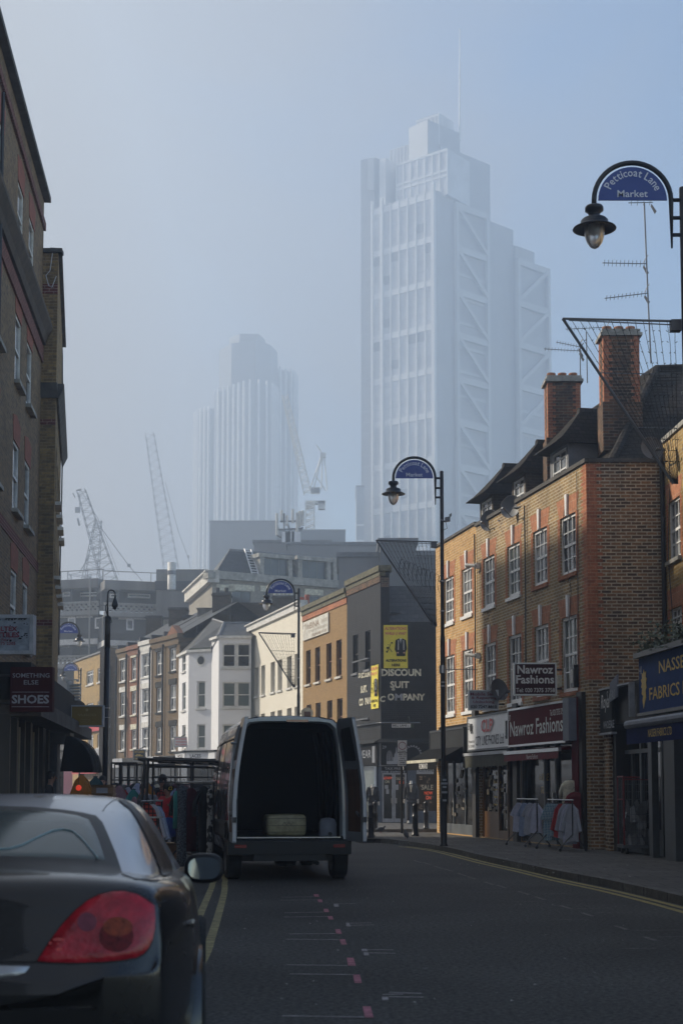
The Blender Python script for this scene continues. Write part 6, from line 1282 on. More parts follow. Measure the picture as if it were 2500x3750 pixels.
for k, x in enumerate((20, 30, 40, 52, 68, 76, 88)): tx.poly(*[pl.w(fr(x)+a_, z0+h*.86+b_, .011) for a_, b_ in ((0, 0), (.06, .03), (.05, .07), (-.01, .05))])
tx.build('flaking_marks', M['darkpanel'], t)
t, pl, L, z0, z1 = boxsign('hanging_sign', 'mustard box sign with pale thin lettering beside the thick black post', 257, 379, 2583, 2662, 37.0, .2, M['mustard'], M['signgrey'], -.3); h = z1-z0; tx = MB()
tx.text('VLISCO', pl, L*.23, L*.78, z0+h*.49, z0+h*.60, .008); tx.pb(pl, L*.33, L*.63, z0+h*.33, z0+h*.337, .004, .008); tx.text('DUTCH WAX & JAVA PRINTS', pl, L*.18, L*.8, z0+h*.2, z0+h*.235, .008); tx.lathe([(.0, .0), (.035, .0), (.035, .004), (0, .004)], pl.w(L*.5, z0+h*.78, .004), 16, pl.n); tx.build('lettering', mat('pale gold lettering', (.42, .33, .16), .5, vary=0), t)
# brown side board behind
m_ = thing('hanging_sign', 'small plain brown board left of the mustard sign', 'hanging sign', at(240, 2620, 38.5)); P_ = Pl((X(226, 38.4), 38.4), (X(254, 37.3), 37.3)); MB().pb(P_, 0, P_.L, at(240, 2650, 38).z, at(240, 2585, 38).z, -.05, .05).build('panel', M['oak'], m_); MB().tube([P_.w(.2, 3, -.1), P_.w(.2, at(240, 2650, 38).z+.2, -.1)], .02, 5).build('bracket', M['blackpaint'], m_)
t = thing('ac_unit', 'white louvred box sticking out above the mustard sign', 'ventilation box', at(268, 2550, 38)); a = at(254, 2565, 38); b = at(290, 2543, 38); m_ = MB()
for k in range(6): m_.box(a.x, b.x, 38+.0, 38.3, a.z+k*.075, a.z+.045+k*.075)
m_.build('louvres', M['offwhite'], t); m_ = MB(); m_.box(a.x-.06, a.x, 37.95, 38.3, a.z-.4, a.z+.5); m_.build('bracket', M['offwhite'], t)

# ---------------------------------------------------------------- street lamps
M['globe'] = mat('frosted lamp globe', (.85, .87, .90), .3, vary=0, spec=.5); M['globe'].node_tree.nodes['Principled BSDF'].inputs['Transmission Weight'].default_value = .8
def lamp(name, label, base_, top, group, flip=False, k=1.0):
    t = thing(name, label, 'street lamp', base_, group); bz = base_[2]; H = (top - bz); s = -1 if not flip else 1
    o = V(base_); c_ = lambda x, z, y=0: o + V((s*x*-1*k if False else (x if not flip else -x)*k, y*k, H + z*k))
    p = MB(); p.lathe([(.10, 0), (.10, .03), (.078, .05), (.078, 1.05), (.062, 1.10), (.055, 1.14), (.055, H*.55), (.045, H*.56), (.043, H-.02), (.036, H), (0, H)], o, 16); p.build('pole', M['post'], t, smooth=True)
    p = MB()
    for z in (H*.42, H*.43, H*.62, H*.7): p.lathe([(.05, 0), (.062, 0), (.062, .03), (.05, .03)], o+UP*z, 12)
    p.build('band_clamp', M['alu'], t)
    SP = -.165; cx_ = -.629; R_ = .483; pts = [c_(-.146, SP-.62), c_(-.146, SP)] + [c_(cx_+R_*cos(a), SP+R_*sin(a)) for a in [pi*i/20 for i in range(1, 20)]] + [c_(-1.112, SP), c_(-1.112, SP-.08)]
    MB().tube(pts, [.012*k]+[.032*k]*(len(pts)-1), 10).build('arch_bracket', M['post'], t, smooth=True)
    p = MB()
    for z in (SP, SP-.23, SP-.45): p.tube([c_(-.146, z), c_(0, z)], .026*k, 8)
    p.build('pole_bracket', M['post'], t)
    # half disc sign
    r2 = .432; cc = [c_(cx_+r2*cos(pi*i/24), SP-.005+r2*sin(pi*i/24), -.008) for i in range(25)]
    sg = MB().prism(cc, V((0, .016, 0))).build('sign_disc', M['laneblue'], t)
    pl = Pl((c_(cx_-1, 0).x, o.y-.010*k), (c_(cx_+1, 0).x, o.y-.010*k)) if not flip else Pl((c_(cx_+1, 0).x, o.y-.010*k), (c_(cx_-1, 0).x, o.y-.010*k))
    tx = MB(); cw = c_(cx_, SP); uc = (V((cw.x, cw.y, 0))-pl.p).dot(pl.a); zc = cw.z
    s_ = 'Petticoat Lane'; wd = []
    for ch_ in s_:
        if ch_ == ' ': wd.append(.3); continue
        vs, _ = textmesh(ch_); wd.append(max(v[0] for v in vs)-min(v[0] for v in vs)+.12)
    tot = sum(wd); sp0 = pi*.86; span = pi*.74; pos = 0; rt = .315*k; hgt = .115*k
    for ch_, w_ in zip(s_, wd):
        if ch_ != ' ':
            vs, fs = textmesh(ch_, .012); xa = min(v[0] for v in vs); sc_ = span*rt/tot*1.08
            am = sp0 - span*(pos+w_/2)/tot; wv = w_-.12
            def mp(v):
                x = (v[0]-xa-wv/2)*sc_; y = v[1]*hgt/.72*.9
                r = rt+y-.01; an = am - x/rt
                return pl.w(uc+r*cos(an), zc+r*sin(an), .0)
            tx._a([mp(v) for v in vs], fs)
        pos += w_
    tx.text('Market', pl, uc-.19*k, uc+.19*k, zc+.035*k, zc+.125*k, .0, .012)
    tx.build('lettering', M['lanetext'], sg)
    lc = c_(-1.112, SP-.08)
    L_ = MB(); L_.lathe([(0, 0), (.105, -.0), (.115, -.02), (.115, -.06), (.08, -.085), (.07, -.12), (.09, -.15), (.15, -.165), (.172, -.19), (.172, -.235), (.2, -.25), (.268, -.285), (.272, -.295), (.25, -.295), (.15, -.26), (0, -.26)], lc, 28).build('lantern_hood', M['post'], t, smooth=True) if k == 1.0 else None
    if L_ is not None:
        MB().lathe([(.125, -.262), (.127, -.33), (.118, -.40), (.095, -.47), (.055, -.525), (.02, -.545), (0, -.548)], lc, 24).build('globe', M['globe'], t, smooth=True)
    return t
gl = 'identical arch-topped market street lamps'
def at_base(px, Y): p = at(px, 2890, Y); return (p.x, Y, KH)
lamp('street_lamp', 'nearest street lamp, its blue half-round sign high at the top right', at_base(2541, 18.3), at(2493, 685, 18.3).z, gl)
lamp('street_lamp', 'street lamp on the right pavement with the blue sign before the glass skyscraper', at_base(1623, 34.1), at(1610, 1725, 34.1).z, gl)
lamp('street_lamp', 'street lamp rising behind the van before the cream and ochre fronts', at_base(1092, 51.5), at(1092, 2155, 51.5).z, gl)
lamp('street_lamp', 'street lamp half hidden behind the yellow brown tenement with its lantern to the right', (X(197, 66.5), 66.5, KH), at(197, 2305, 66.5).z, gl, flip=True)
lamp('street_lamp', 'smallest street lamp with blue sign farthest down the street', (X(297, 93), 93, KH), at(296, 2447, 93).z, gl)
# stickers, flag plates and small fittings on the second lamp
t = thing('parking_plate', 'strip of stickers and a box on the lower post of the second lamp', 'sticker strip', (X(1627, 34.0), 34.0, .9)); b = at_base(1627, 34.1); m_ = MB(); m_.lathe([(.083, 0), (.083, .62)], (b[0], b[1], 1.06), 14); m_.build('wrap', M['blackpaint'], t); m_ = MB()
for z, w_ in ((1.12, .05), (1.3, .07), (1.42, .05), (1.5, .08), (1.58, .05)): m_.box(b[0]-w_, b[0]+w_*.8, 34.0, 34.012, z, z+.045)
m_.build('sticker', M['signgrey'], t)
t = thing('flag_arm', 'thin horizontal flag arm clamped halfway up the second lamp post', 'bracket', (X(1623, 34.1), 34.1, at(1620, 2452, 34).z)); z = at(1620, 2452, 34.1).z; m_ = MB(); m_.tube([(X(1622, 34.1), 34.1, z), (X(1746, 34.1), 34.1, z)], .009, 5); m_.build('rod', M['steel'], t); m_ = MB(); m_.lathe([(.062, -.09), (.075, -.09), (.075, .09), (.062, .09)], (X(1619, 34.1), 34.1, z), 12); m_.build('clamp', M['alu'], t)
t = thing('post_camera', 'small grey floodlight clipped high on the second lamp post', 'floodlight', at(1632, 1905, 34)); p = at(1629, 1910, 34); m_ = MB(); m_.ob(p, V((.12, 0, .02)), V((0, .12, 0)), UP*.1); m_.ob(p+V((.1, 0, .1)), V((.05, 0, .03)), V((0, .05, 0)), UP*.07); m_.tube([p+V((-.1, .05, .05)), p], .02, 5); m_.build('housing', M['steel'], t); m_ = MB(); m_.tube([p+V((.02, .05, 0)), p+V((.05, .05, -.15)), p+V((-.07, .05, -.2))], .008, 4); m_.build('cable', M['wire'], t)

# triangular festive light frames hung from the posts
def lightframe(label, pole, tip, bot, Y, n, k=1.0, curl=True, rod=.016):
    a, b, c_ = at(*pole, Y), at(*tip, Y), at(*bot, Y); t = thing('light_frame', label, 'light frame', a, 'triangular festive light frames')
    m_ = MB(); m_.tube([a, b], rod*k, 5); m_.tube([b, c_], rod*k*1.2, 5); m_.tube([a.lerp(b, .3)+(c_-a)*.0, a+(c_-a)*.0], rod, 4); m_.tube([b+V((.0, 0, -.02))+(a-b)*.05, a-UP*.05], rod*.6*k, 4); m_.tube([a.lerp(c_, .33), b.lerp(c_, .33)], rod*.5*k, 4); m_.tube([a.lerp(c_, .66), b.lerp(c_, .66)], rod*.4*k, 4); m_.build('frame', M['steel'], t)
    s = MB()
    for i in range(1, n):
        f = i/n; p = b.lerp(a, f); q = c_ + (a-b).normalized()*.06*f; L_ = [p]
        for j in range(1, 8):
            g_ = j/7; L_.append(p.lerp(q, g_*(1-.0)) + V((random.gauss(0, .012), random.gauss(0, .01), 0))*(1-g_))
        s.tube(L_, .0045*k, 3, False)
        for j in range(1, 14):
            g_ = j/15; r_ = p.lerp(q, g_); s.tube([r_, r_+V((random.choice((-1, 1))*.022, -.01, .012))], .0055*k, 3)
    if curl:
        for i in range(10):
            f = .3+.07*i; p = b.lerp(c_, .22+.02*i) + (a-b)*f*.72; s.tube([p+V((cos(q)*.07, .02, sin(q)*.22-.2)) for q in [x*.6 for x in range(8)]], .006*k, 4)
    s.build('light_strings', M['wire'], t)
    bx = MB(); bx.ob(a-V((.16, .06, .13)), V((.13, 0, 0)), V((0, .12, 0)), UP*.14); bx.build('junction_box', M['dishgrey'], t)
lightframe('large light frame with hanging strings across the top right roofs', (2500, 1176), (2060, 1166), (2465, 1772), 18.5, 15, curl=False)
lightframe('light frame with tangled wires left of the second lamp post', (1603, 1985), (1377, 1978), (1590, 2295), 34.0, 15)
lightframe('light frame hanging before the cream building', (1083, 2321), (947, 2317), (1075, 2518), 51.4, 14, curl=False, rod=.02)
lightframe('small tangled light frame far down the street under the last sign', (290, 2490), (232, 2486), (285, 2560), 92.9, 9, k=1.8)
t = thing('street_sign', 'small octagonal sign bracketed low on the third lamp post', 'sign', at(1125, 2610, 51)); p = at(1124, 2612, 51); m_ = MB(); m_.prism([p+V((cos(q*pi/4+.39)*.22, 0, sin(q*pi/4+.39)*.2)) for q in range(8)], V((0, .03, 0))); m_.build('plate', M['letcream'], t); m_ = MB(); m_.box(p.x-.1, p.x+.12, 50.99, 50.998, p.z-.12, p.z+.05); m_.build('picture', M['brownpaint'], t); MB().tube([p+V((-.2, 0, 0)), p+V((-.32, .3, -.1))], .015, 5).build('bracket', M['blackpaint'], t)

# thick post with swan neck camera
t = thing('camera_post', 'thick black post with a swan-neck dome camera beside the mustard sign', 'camera post', (X(392, 37.5), 37.5, KH)); zt_ = at(395, 2258, 37.5).z; b = V((X(388, 37.5), 37.5, 0)); tp = at(395, 2258, 37.5)
zm_ = at(392, 2372, 37.5).z; mid = b.lerp(tp, (zm_-0)/(tp.z)); MB().tube([b, mid], .068, 16).build('post', M['post'], t, smooth=True); MB().tube([mid, tp], .071, 16).build('sleeve', M['postrust'], t, smooth=True)
pn = [at(x, y, 37.5) for x, y in ((394, 2262), (394, 2235), (394, 2200), (394, 2178), (398, 2165), (406, 2161), (415, 2163), (421, 2172), (423, 2190))]; MB().tube(pn, [.03, .022, .018]+[.015]*6, 8).build('swan_neck', M['post'], t, smooth=True)
cc = at(421, 2185, 37.5); MB().lathe([(0, 0), (.02, 0), (.025, -.05), (.055, -.12), (.078, -.2), (.075, -.25), (.05, -.27), (.045, -.30), (.02, -.33), (0, -.335)], cc, 16).build('dome_camera', M['blackpaint'], t, smooth=True)
m_ = MB(); m_.tube([at(x, y, 37.4) for x, y in ((393, 2250), (387, 2235), (386, 2220), (392, 2214))], .014, 5); m_.tube([at(x, y, 37.4) for x, y in ((397, 2255), (406, 2268), (409, 2278), (402, 2282))], .012, 5); m_.build('cable', M['wire'], t)
m_ = MB()
for y in (2595, 2630): p = at(391, y, 37.5); m_.lathe([(.07, 0), (.078, 0), (.078, .02), (.07, .02)], p, 12)
m_.build('band_clamp', M['alu'], t)

# ---------------------------------------------------------------- no-vehicles sign, bollards, pigeons
b = G(1468, 3040, 0); b.y = 44.0; b.x = X(1469, 44.0); t = thing('traffic_sign', 'grey post with white no-vehicles plate and loading times before the corner shop', 'traffic sign', (b.x, b.y, 0)); zt_ = at(1470, 2712, 44).z
MB().tube([(b.x, b.y, 0), (b.x, b.y, zt_)], .04, 10).build('post', M['blackpaint'], t); p0 = at(1456, 2806, 43.9); p1 = at(1489, 2712, 43.9); P_ = Pl((p0.x, 43.9), (p1.x, 43.9)); zmid = at(1470, 2757, 43.9).z
m_ = MB(); m_.pb(P_, 0, P_.L, zmid+.01, p1.z, -.02, 0); m_.pb(P_, 0, P_.L, p0.z, zmid-.01, -.02, 0); m_.build('plate', M['signwhite'], t)
m_ = MB(); m_.lathe([(.098, 0), (.115, 0), (.115, .006), (.098, .006)], P_.w(P_.L/2, p1.z-.16, .0), 24, P_.n); m_.build('red_ring', M['letmaroon'], t); tx = MB(); tx.text('No vehicles', P_, P_.L*.12, P_.L*.88, zmid+.025, zmid+.06, .004, .03)
for k, s in enumerate(('Mon - Fri', '10 am - 2 pm', 'Sunday', '8.30 am - 3 pm', 'except', 'emergency')): h = (zmid-p0.z-.02)/6; tx.text(s, P_, P_.L*(.12 if len(s) > 8 else .25), P_.L*(.92 if len(s) > 8 else .75), zmid-.01-h*(k+.85), zmid-.01-h*(k+.25), .004, .03)
tx.build('lettering', M['letblack'], t)
def bollard(label, px, py, Y=None):
    g = G(px, py, KH); t = thing('bollard', label, 'bollard', g, 'tapered black bollards at the side street'); m_ = MB(); m_.lathe([(.105, 0), (.105, .05), (.085, .07), (.075, .5), (.088, .51), (.088, .545), (.072, .56), (.062, .80), (.075, .81), (.075, .84), (.055, .87), (.03, .90), (0, .905)], g, 16); m_.build('shaft', M['post'], t, smooth=True); m_ = MB(); m_.lathe([(.09, .512), (.09, .54)], g, 16); m_.build('ring', M['blackpaint'], t)
bollard('leftmost bollard at the kerb next to the open van door', 1358, 3069); bollard('bollard in front of the taller suited mannequin', 1520, 3063)
bollard('smaller bollard just behind the leftmost one', 1373, 3041); bollard('farther bollard in front of the sale window', 1560, 3037)
def pigeon(label, px, py, head, pose):
    g = G(px, py, KH if py < 3090 else 0); t = thing('pigeon', label, 'pigeon', g, 'pigeons on the pavement'); d = V((cos(head), sin(head), 0)); s = MB()
    if pose == 0: P_ = [(-.17, .10, .008), (-.12, .11, .03), (-.06, .12, .055), (0, .125, .066), (.06, .13, .058), (.09, .15, .035), (.105, .175, .028), (.12, .20, .028), (.135, .20, .02), (.16, .19, .004)]
    else: P_ = [(-.13, .03, .006), (-.10, .06, .03), (-.05, .10, .055), (0, .13, .066), (.05, .15, .06), (.07, .19, .035), (.075, .215, .028), (.085, .235, .026), (.1, .235, .018), (.125, .225, .004)]
    s.tube([g + d*x + UP*z for x, z, r in P_], [r for x, z, r in P_], 12); o = s.build('body', M['pigeon'] if 'pigeon' in M else M.setdefault('pigeon', mat('pigeon feathers', (.07, .075, .085), .7, vary=.5, scale=30)), t, smooth=True)
    l_ = MB(); sd_ = V((-d.y, d.x, 0))
    for k in (-1, 1): l_.tube([g+sd_*.025*k+UP*.085, g+sd_*.03*k+UP*.008, g+sd_*.03*k+d*.035+UP*.004], .006, 4)
    l_.build('legs', M['letmaroon'], t)
pigeon('dark pigeon walking on the pavement nearer the lamp post', 1487, 3075, 1.9, 1); pigeon('grey pigeon pecking beside the leftmost bollard', 1393, 3053, .3, 0)
# ---------------------------------------------------------------- figures
def skin(name, J, E_, mt, parent, sub=2):
    """one continuous surface grown over joints J {key: (pos, rx, ry)}; the first joint is the root"""
    ks = list(J); me = bpy.data.meshes.new(name); o0 = ORG.get(parent.name, V((0, 0, 0)))
    me.from_pydata([tuple(V(J[k][0])-o0) for k in ks], [(ks.index(a), ks.index(b)) for a, b in E_], []); me.materials.append(mt)
    o = bpy.data.objects.new(name, me); COL.objects.link(o); o.parent = parent; ORG[o.name] = o0
    m = o.modifiers.new('skin', 'SKIN'); m.use_smooth_shade = True
    for k, d in zip(ks, me.skin_vertices[0].data): q = J[k]; d.radius = (q[1], q[2] if len(q) > 2 else q[1]); d.use_root = k == ks[0]
    subsurf(o, sub); return o
def person(label, base_, h, face, hair_m, jacket_m, trouser_m, pose='stand', head=True, name='person', cat='person', skin_m=None, hat=None, shoes=True):
    t = thing(name, label, cat, base_); o = V(base_); f = V((cos(face), sin(face), 0)); r = V((f.y, -f.x, 0)); s = h/1.75; sk = skin_m or M['skin']
    lean = {'stand': 0, 'bend': .45, 'phone': .05, 'reach': .15}[pose]
    def P(x, y, z):     # x to the figure's right, y forward, z up; the trunk leans from the hip
        if z > .95: dz = z-.95; y += dz*lean*1.3; z -= dz*lean*.45
        return o + (r*x + f*y + UP*z)*s
    J = {'pelvis': (P(0, 0, .95), .135*s, .10*s), 'waist': (P(0, 0, 1.08), .125*s, .09*s), 'chest': (P(0, .01, 1.30), .155*s, .105*s), 'neck0': (P(0, .0, 1.44), .075*s), 'neck': (P(0, .02, 1.52), .055*s)}
    E_ = [('pelvis', 'waist'), ('waist', 'chest'), ('chest', 'neck0'), ('neck0', 'neck')]
    if head: J['head'] = (P(0, .045, 1.63), .085*s, .10*s); J['crown'] = (P(0, .03, 1.715), .068*s, .08*s); E_ += [('neck', 'head'), ('head', 'crown')]
    arms = {}
    for k, sd_ in (('l', -1), ('r', 1)):
        J['sh'+k] = (P(.17*sd_, 0, 1.40), .058*s); 
        if pose == 'stand': el, wr, ha = P(.23*sd_, -.01, 1.13), P(.25*sd_, .04, .88), P(.25*sd_, .06, .80)
        elif pose == 'phone': el, wr, ha = P(.24*sd_, .04, 1.14), P(.14*sd_, .27, 1.17), P(.09*sd_, .34, 1.20)
        elif pose == 'bend': el, wr, ha = P(.22*sd_, .22, 1.16), P(.18*sd_, .40, .98), P(.17*sd_, .46, .90)
        else: el, wr, ha = P(.26*sd_, .16, 1.20), P(.22*sd_, .38, 1.25), P(.22*sd_, .46, 1.28)
        arms[k] = (el, wr, ha); J['el'+k] = (el, .042*s); J['wr'+k] = (wr, .027*s); J['ha'+k] = (ha, .036*s, .018*s); E_ += [('chest', 'sh'+k), ('sh'+k, 'el'+k), ('el'+k, 'wr'+k), ('wr'+k, 'ha'+k)]
        st = .06*sd_
        J['hip'+k] = (P(.085*sd_, 0, .88), .088*s); J['kn'+k] = (P(.095*sd_, .02+st*.6, .49), .057*s); J['an'+k] = (P(.10*sd_, -.02+st, .09), .040*s); J['to'+k] = (P(.11*sd_, .12+st, .035), .036*s, .03*s)
        E_ += [('pelvis', 'hip'+k), ('hip'+k, 'kn'+k), ('kn'+k, 'an'+k), ('an'+k, 'to'+k)]
        for q in range(4):   # fingers
            d = (ha-wr).normalized(); sdv = r*(.012*(q-1.5))*s; a_ = ha+sdv; b_ = a_+d*(.055+.008*(1-abs(q-1.5)))*s - UP*.004*s
            J['f%s%d' % (k, q)] = (b_, .008*s); E_.append(('ha'+k, 'f%s%d' % (k, q)))
        J['th'+k] = (wr + (ha-wr)*.6 - r*sd_*.045*s + f*.03*s, .009*s); E_.append(('wr'+k, 'th'+k))
    JB = {k: (q[0], *[r_*(.86 if k in ('pelvis', 'waist', 'chest', 'neck0') or k[:2] in ('sh', 'el', 'hi', 'kn') else 1) for r_ in q[1:]]) for k, q in J.items()}
    skin('body', JB, E_, sk, t)
    jk = [k for k in J if k in ('pelvis', 'waist', 'chest', 'neck0') or k[:2] in ('sh', 'el', 'wr')]
    JJ = {k: (J[k][0], J[k][1]*1.22+.016, (J[k][2]*1.35+.02) if len(J[k]) > 2 else J[k][1]*1.22+.016) for k in jk}; JJ['hem'] = (J['pelvis'][0]-UP*.06*s, .15*s, .125*s); JJ['neck0'] = (J['neck0'][0]-UP*.02, .075*s)
    skin('jacket', JJ, [e for e in E_ if e[0] in JJ and e[1] in JJ]+[('pelvis', 'hem')], jacket_m, t)
    tk = [k for k in J if k == 'pelvis' or k[:3] in ('hip',) or k[:2] in ('kn', 'an')]; JJ = {k: (J[k][0], J[k][1]*1.12+.014, (J[k][2]*1.12+.014) if len(J[k]) > 2 else J[k][1]*1.12+.014) for k in tk}
    skin('trousers', JJ, [e for e in E_ if e[0] in JJ and e[1] in JJ], trouser_m, t)
    if shoes:
        for k in 'lr': skin('shoe', {'a': (J['an'+k][0]-UP*.035*s, .048*s, .04*s), 'b': (J['to'+k][0], .045*s, .034*s)}, [('a', 'b')], M['letblack'] if name == 'person' else M['letcream'], t, 1)
    if head:
        hc = J['crown'][0]; hh = J['head'][0]; m_ = MB(); m_.lathe([(.0, .115*s), (.055*s, .10*s), (.092*s, .05*s), (.10*s, 0), (.096*s, -.05*s), (.08*s, -.09*s)], hc-f*.02*s-UP*.02*s, 14); m_.build('hair', hair_m, t, smooth=True)
        hd = J['head'][0]; fm = MB(); fr_ = hd+f*.105*s; fm.tube([fr_+UP*.02*s-f*.02*s, fr_-UP*.025*s+f*.012*s], [.009*s, .015*s], 6); fm.build('nose', sk, t, smooth=True); e_ = MB()
        for sd_ in (-1, 1): e_.lathe([(0, .0), (.011*s, .0), (.0, .006)], fr_+r*.033*s*sd_+UP*.02*s-f*.02*s, 8, f)
        e_.build('eye', M['letblack'], t); e_ = MB(); e_.tube([fr_-r*.022*s-UP*.052*s-f*.015*s, fr_-UP*.055*s-f*.006*s, fr_+r*.022*s-UP*.052*s-f*.015*s], .005*s, 5); e_.build('mouth', M['lips'], t); e_ = MB()
        for sd_ in (-1, 1): e_.tube([hd+r*.088*s*sd_+UP*.025*s, hd+r*.098*s*sd_, hd+r*.088*s*sd_-UP*.03*s], .012*s, 6)
        e_.build('ear', sk, t, smooth=True)
    return t, P, arms
M['skin'] = mat('skin', (.42, .22, .15), .55, vary=.08); M['lips'] = mat('lips', (.35, .11, .09), .5, vary=0); M['hair'] = mat('dark hair', (.018, .013, .011), .6, vary=.3, scale=30)
M['navy'] = mat('dark navy jacket', (.012, .014, .02), .9, vary=.3, scale=8); M['charcoal'] = mat('charcoal suit cloth', (.035, .036, .045), .85, vary=.15, scale=12); M['greycoat'] = mat('grey coat', (.17, .175, .19), .9, vary=.35, scale=7)
M['redcoat'] = mat('bright red coat', (.62, .03, .04), .85, vary=.2, scale=8); M['mannequin'] = mat('mannequin plastic', (.62, .58, .52), .4, vary=.05); M['blackcoat'] = mat('black coat', (.012, .012, .013), .9, vary=.4, scale=8)
g = lambda x, y, z=KH: G(x, y, z)
person('man in a dark jacket looking at a phone under the dome awning', (X(184, 33.5), 33.5, KH), 1.66, .15, M['hair'], M['navy'], M['navy'], 'phone')
person('person in a pale grey coat stooping over the clothes stall', (X(568, 31), 31, 0), 1.62, 2.2, M['hair'], M['greycoat'], M['navy'], 'bend')
person('tall person in black standing behind the stooping grey coat', (X(596, 33), 33, 0), 1.72, -1.3, M['hair'], M['blackcoat'], M['navy'], 'reach')
person('person in a bright red coat at the market rails', (X(627, 30), 30, 0), 1.52, -1.9, M['hair'], M['redcoat'], M['navy'], 'reach')
person('dark-haired shopper behind the cardboard boxes', (X(381, 36), 36, KH), 1.56, -1.4, M['hair'], M['blackcoat'], M['navy'], 'stand')
def mannequin(label, px, py, h, m):
    b = G(px, py, KH); b.y = min(b.y, 56.3); b.x = X(px, b.y); t, P, arms = person(label, b, h, -pi/2-.1, M['hair'], m, m, 'stand', head=False, name='mannequin', cat='mannequin', skin_m=M['mannequin'])
    s = h/1.75; m_ = MB(); m_.poly(P(-.06, .165, 1.42), P(.06, .165, 1.42), P(.0, .17, 1.12)); m_.tube([P(0, .03, 1.45), P(0, .03, 1.56)], [.05*s, .045*s], 10); m_.build('shirt_collar', M['letwhite'], t); m_ = MB(); m_.poly(P(-.018, .172, 1.42), P(.018, .172, 1.42), P(.028, .176, 1.18), P(0, .178, 1.13), P(-.028, .176, 1.18)); m_.build('tie', M['letcream'], t)
    m_ = MB(); m_.lathe([(0, .03), (.2, .03), (.2, 0)], b, 16); m_.build('base', M['steel'], t)
mannequin('headless mannequin in a charcoal suit with pale tie right of the shop door', 1503, 3018, 1.78, M['charcoal'])
mannequin('shorter headless mannequin in a black suit by the van door', 1363, 3020, 1.62, M['navy'])

# ---------------------------------------------------------------- clothes on rails
def cloth(name, c, **k): M[name] = mat(name+' cloth', c, .9, **k); return M[name]
cloth('blueshirt', (.30, .37, .55), vary=.15, scale=10); cloth('lilac', (.50, .52, .66), vary=.1, scale=9); cloth('palegrey', (.42, .44, .52), vary=.1, scale=9); cloth('orange', (.52, .22, .03), vary=.12, scale=10); cloth('teal', (.03, .09, .10), vary=.2, scale=9)
cloth('turq', (.05, .28, .26), vary=.1); cloth('maroonc', (.075, .010, .02), vary=.3, scale=9); cloth('blacky', (.012, .012, .014), vary=.4, scale=9); cloth('redc', (.45, .03, .03), vary=.2, scale=9); cloth('bluec', (.03, .06, .25), vary=.2, scale=9); cloth('pinkc', (.38, .22, .24), vary=.2, scale=9)
def check(name, c1, c2, sc_, smooth=False):
    m, nt, b = base(name); L = nt.links.new; tc = N(nt, 'ShaderNodeTexCoord'); 
    if smooth: w1 = N(nt, 'ShaderNodeTexNoise'); w1.inputs['Scale'].default_value = sc_; w1.inputs['Detail'].default_value = 2; out = w1.outputs[0]; L(tc.outputs['Object'], w1.inputs[0])
    else:
        w1 = N(nt, 'ShaderNodeTexWave', wave_type='BANDS', bands_direction='X'); w2 = N(nt, 'ShaderNodeTexWave', wave_type='BANDS', bands_direction='Z')
        for w_ in (w1, w2): w_.inputs['Scale'].default_value = sc_; L(tc.outputs['Object'], w_.inputs[0])
        mx = N(nt, 'ShaderNodeMath', operation='MAXIMUM'); L(w1.outputs[1], mx.inputs[0]); L(w2.outputs[1], mx.inputs[1]); out = mx.outputs[0]
    cr = N(nt, 'ShaderNodeValToRGB'); cr.color_ramp.elements[0].position = .45 if smooth else .72; cr.color_ramp.elements[1].position = .55 if smooth else .85; cr.color_ramp.elements[0].color = (*c1, 1); cr.color_ramp.elements[1].color = (*c2, 1)
    L(out, cr.inputs[0]); L(cr.outputs[0], b.inputs['Base Color']); b.inputs['Roughness'].default_value = .9; M[name] = m; return m
check('bluecheck', (.10, .22, .34), (.40, .50, .55), 9); check('redplaid', (.40, .04, .025), (.03, .01, .01), 4.5); check('floral', (.02, .022, .03), (.13, .15, .18), 55, True); check('zebra', (.02, .02, .02), (.4, .4, .4), 14, True)
def garment(label, top, ax, w_, L_, m, sleeve=.0, th=.05, group=None, flare=1.15, name='garment', cat='garment', hanger=True):
    """a shirt, jacket or dress hanging from `top`; ax is the shoulder direction"""
    top = V(top); ax = V((ax[0], ax[1], 0)).normalized(); ay = V((-ax.y, ax.x, 0)); t = thing(name, label, cat, top, group); rows_ = []
    prof = [(.12, -.02), (.30, -.035), (w_*.49, -.095), (w_*.49, -.13), (w_*.44, -.34), (w_*.46*((1+flare)/2), -(L_*.7)), (w_*.46*flare, -L_)]
    ph = random.random()*6
    for q, (hw, z) in enumerate(prof):
        hw = min(hw, w_*.5*flare) if q > 1 else hw*w_/.5*.5
        ring = []
        for k in range(16):
            a = 2*pi*k/16; fold = 1+.16*sin(a*5+ph+z*3)*(q > 3); ring.append(top + ax*cos(a)*hw + ay*sin(a)*th*fold*(.6 if q < 2 else 1) + UP*(z + .008*sin(a*3+ph)*(q == 6)))
        rows_.append(ring)
    s = MB(); s.loft(rows_, True, True); s.build('cloth_body', m, t, smooth=True)
    if sleeve:
        for sd_ in (-1, 1):
            a = top + ax*sd_*w_*.42 - UP*.13; d = (ax*sd_*.42 - UP).normalized(); s = MB(); s.tube([a+UP*.02, a + d*sleeve*.5, a + (ax*sd_*.22 - UP).normalized()*sleeve], [.036, .04, .036], 10); s.build('sleeve', m, t, smooth=True)
    if hanger: s = MB(); s.tube([top+UP*.0, top+UP*.06, top+ax*.03+UP*.085, top+ax*.045+UP*.05], .005, 4); s.tube([top-ax*w_*.4-UP*.07, top-UP*.0, top+ax*w_*.4-UP*.07], .008, 4); s.build('hanger', M['wire'], t)
    return t
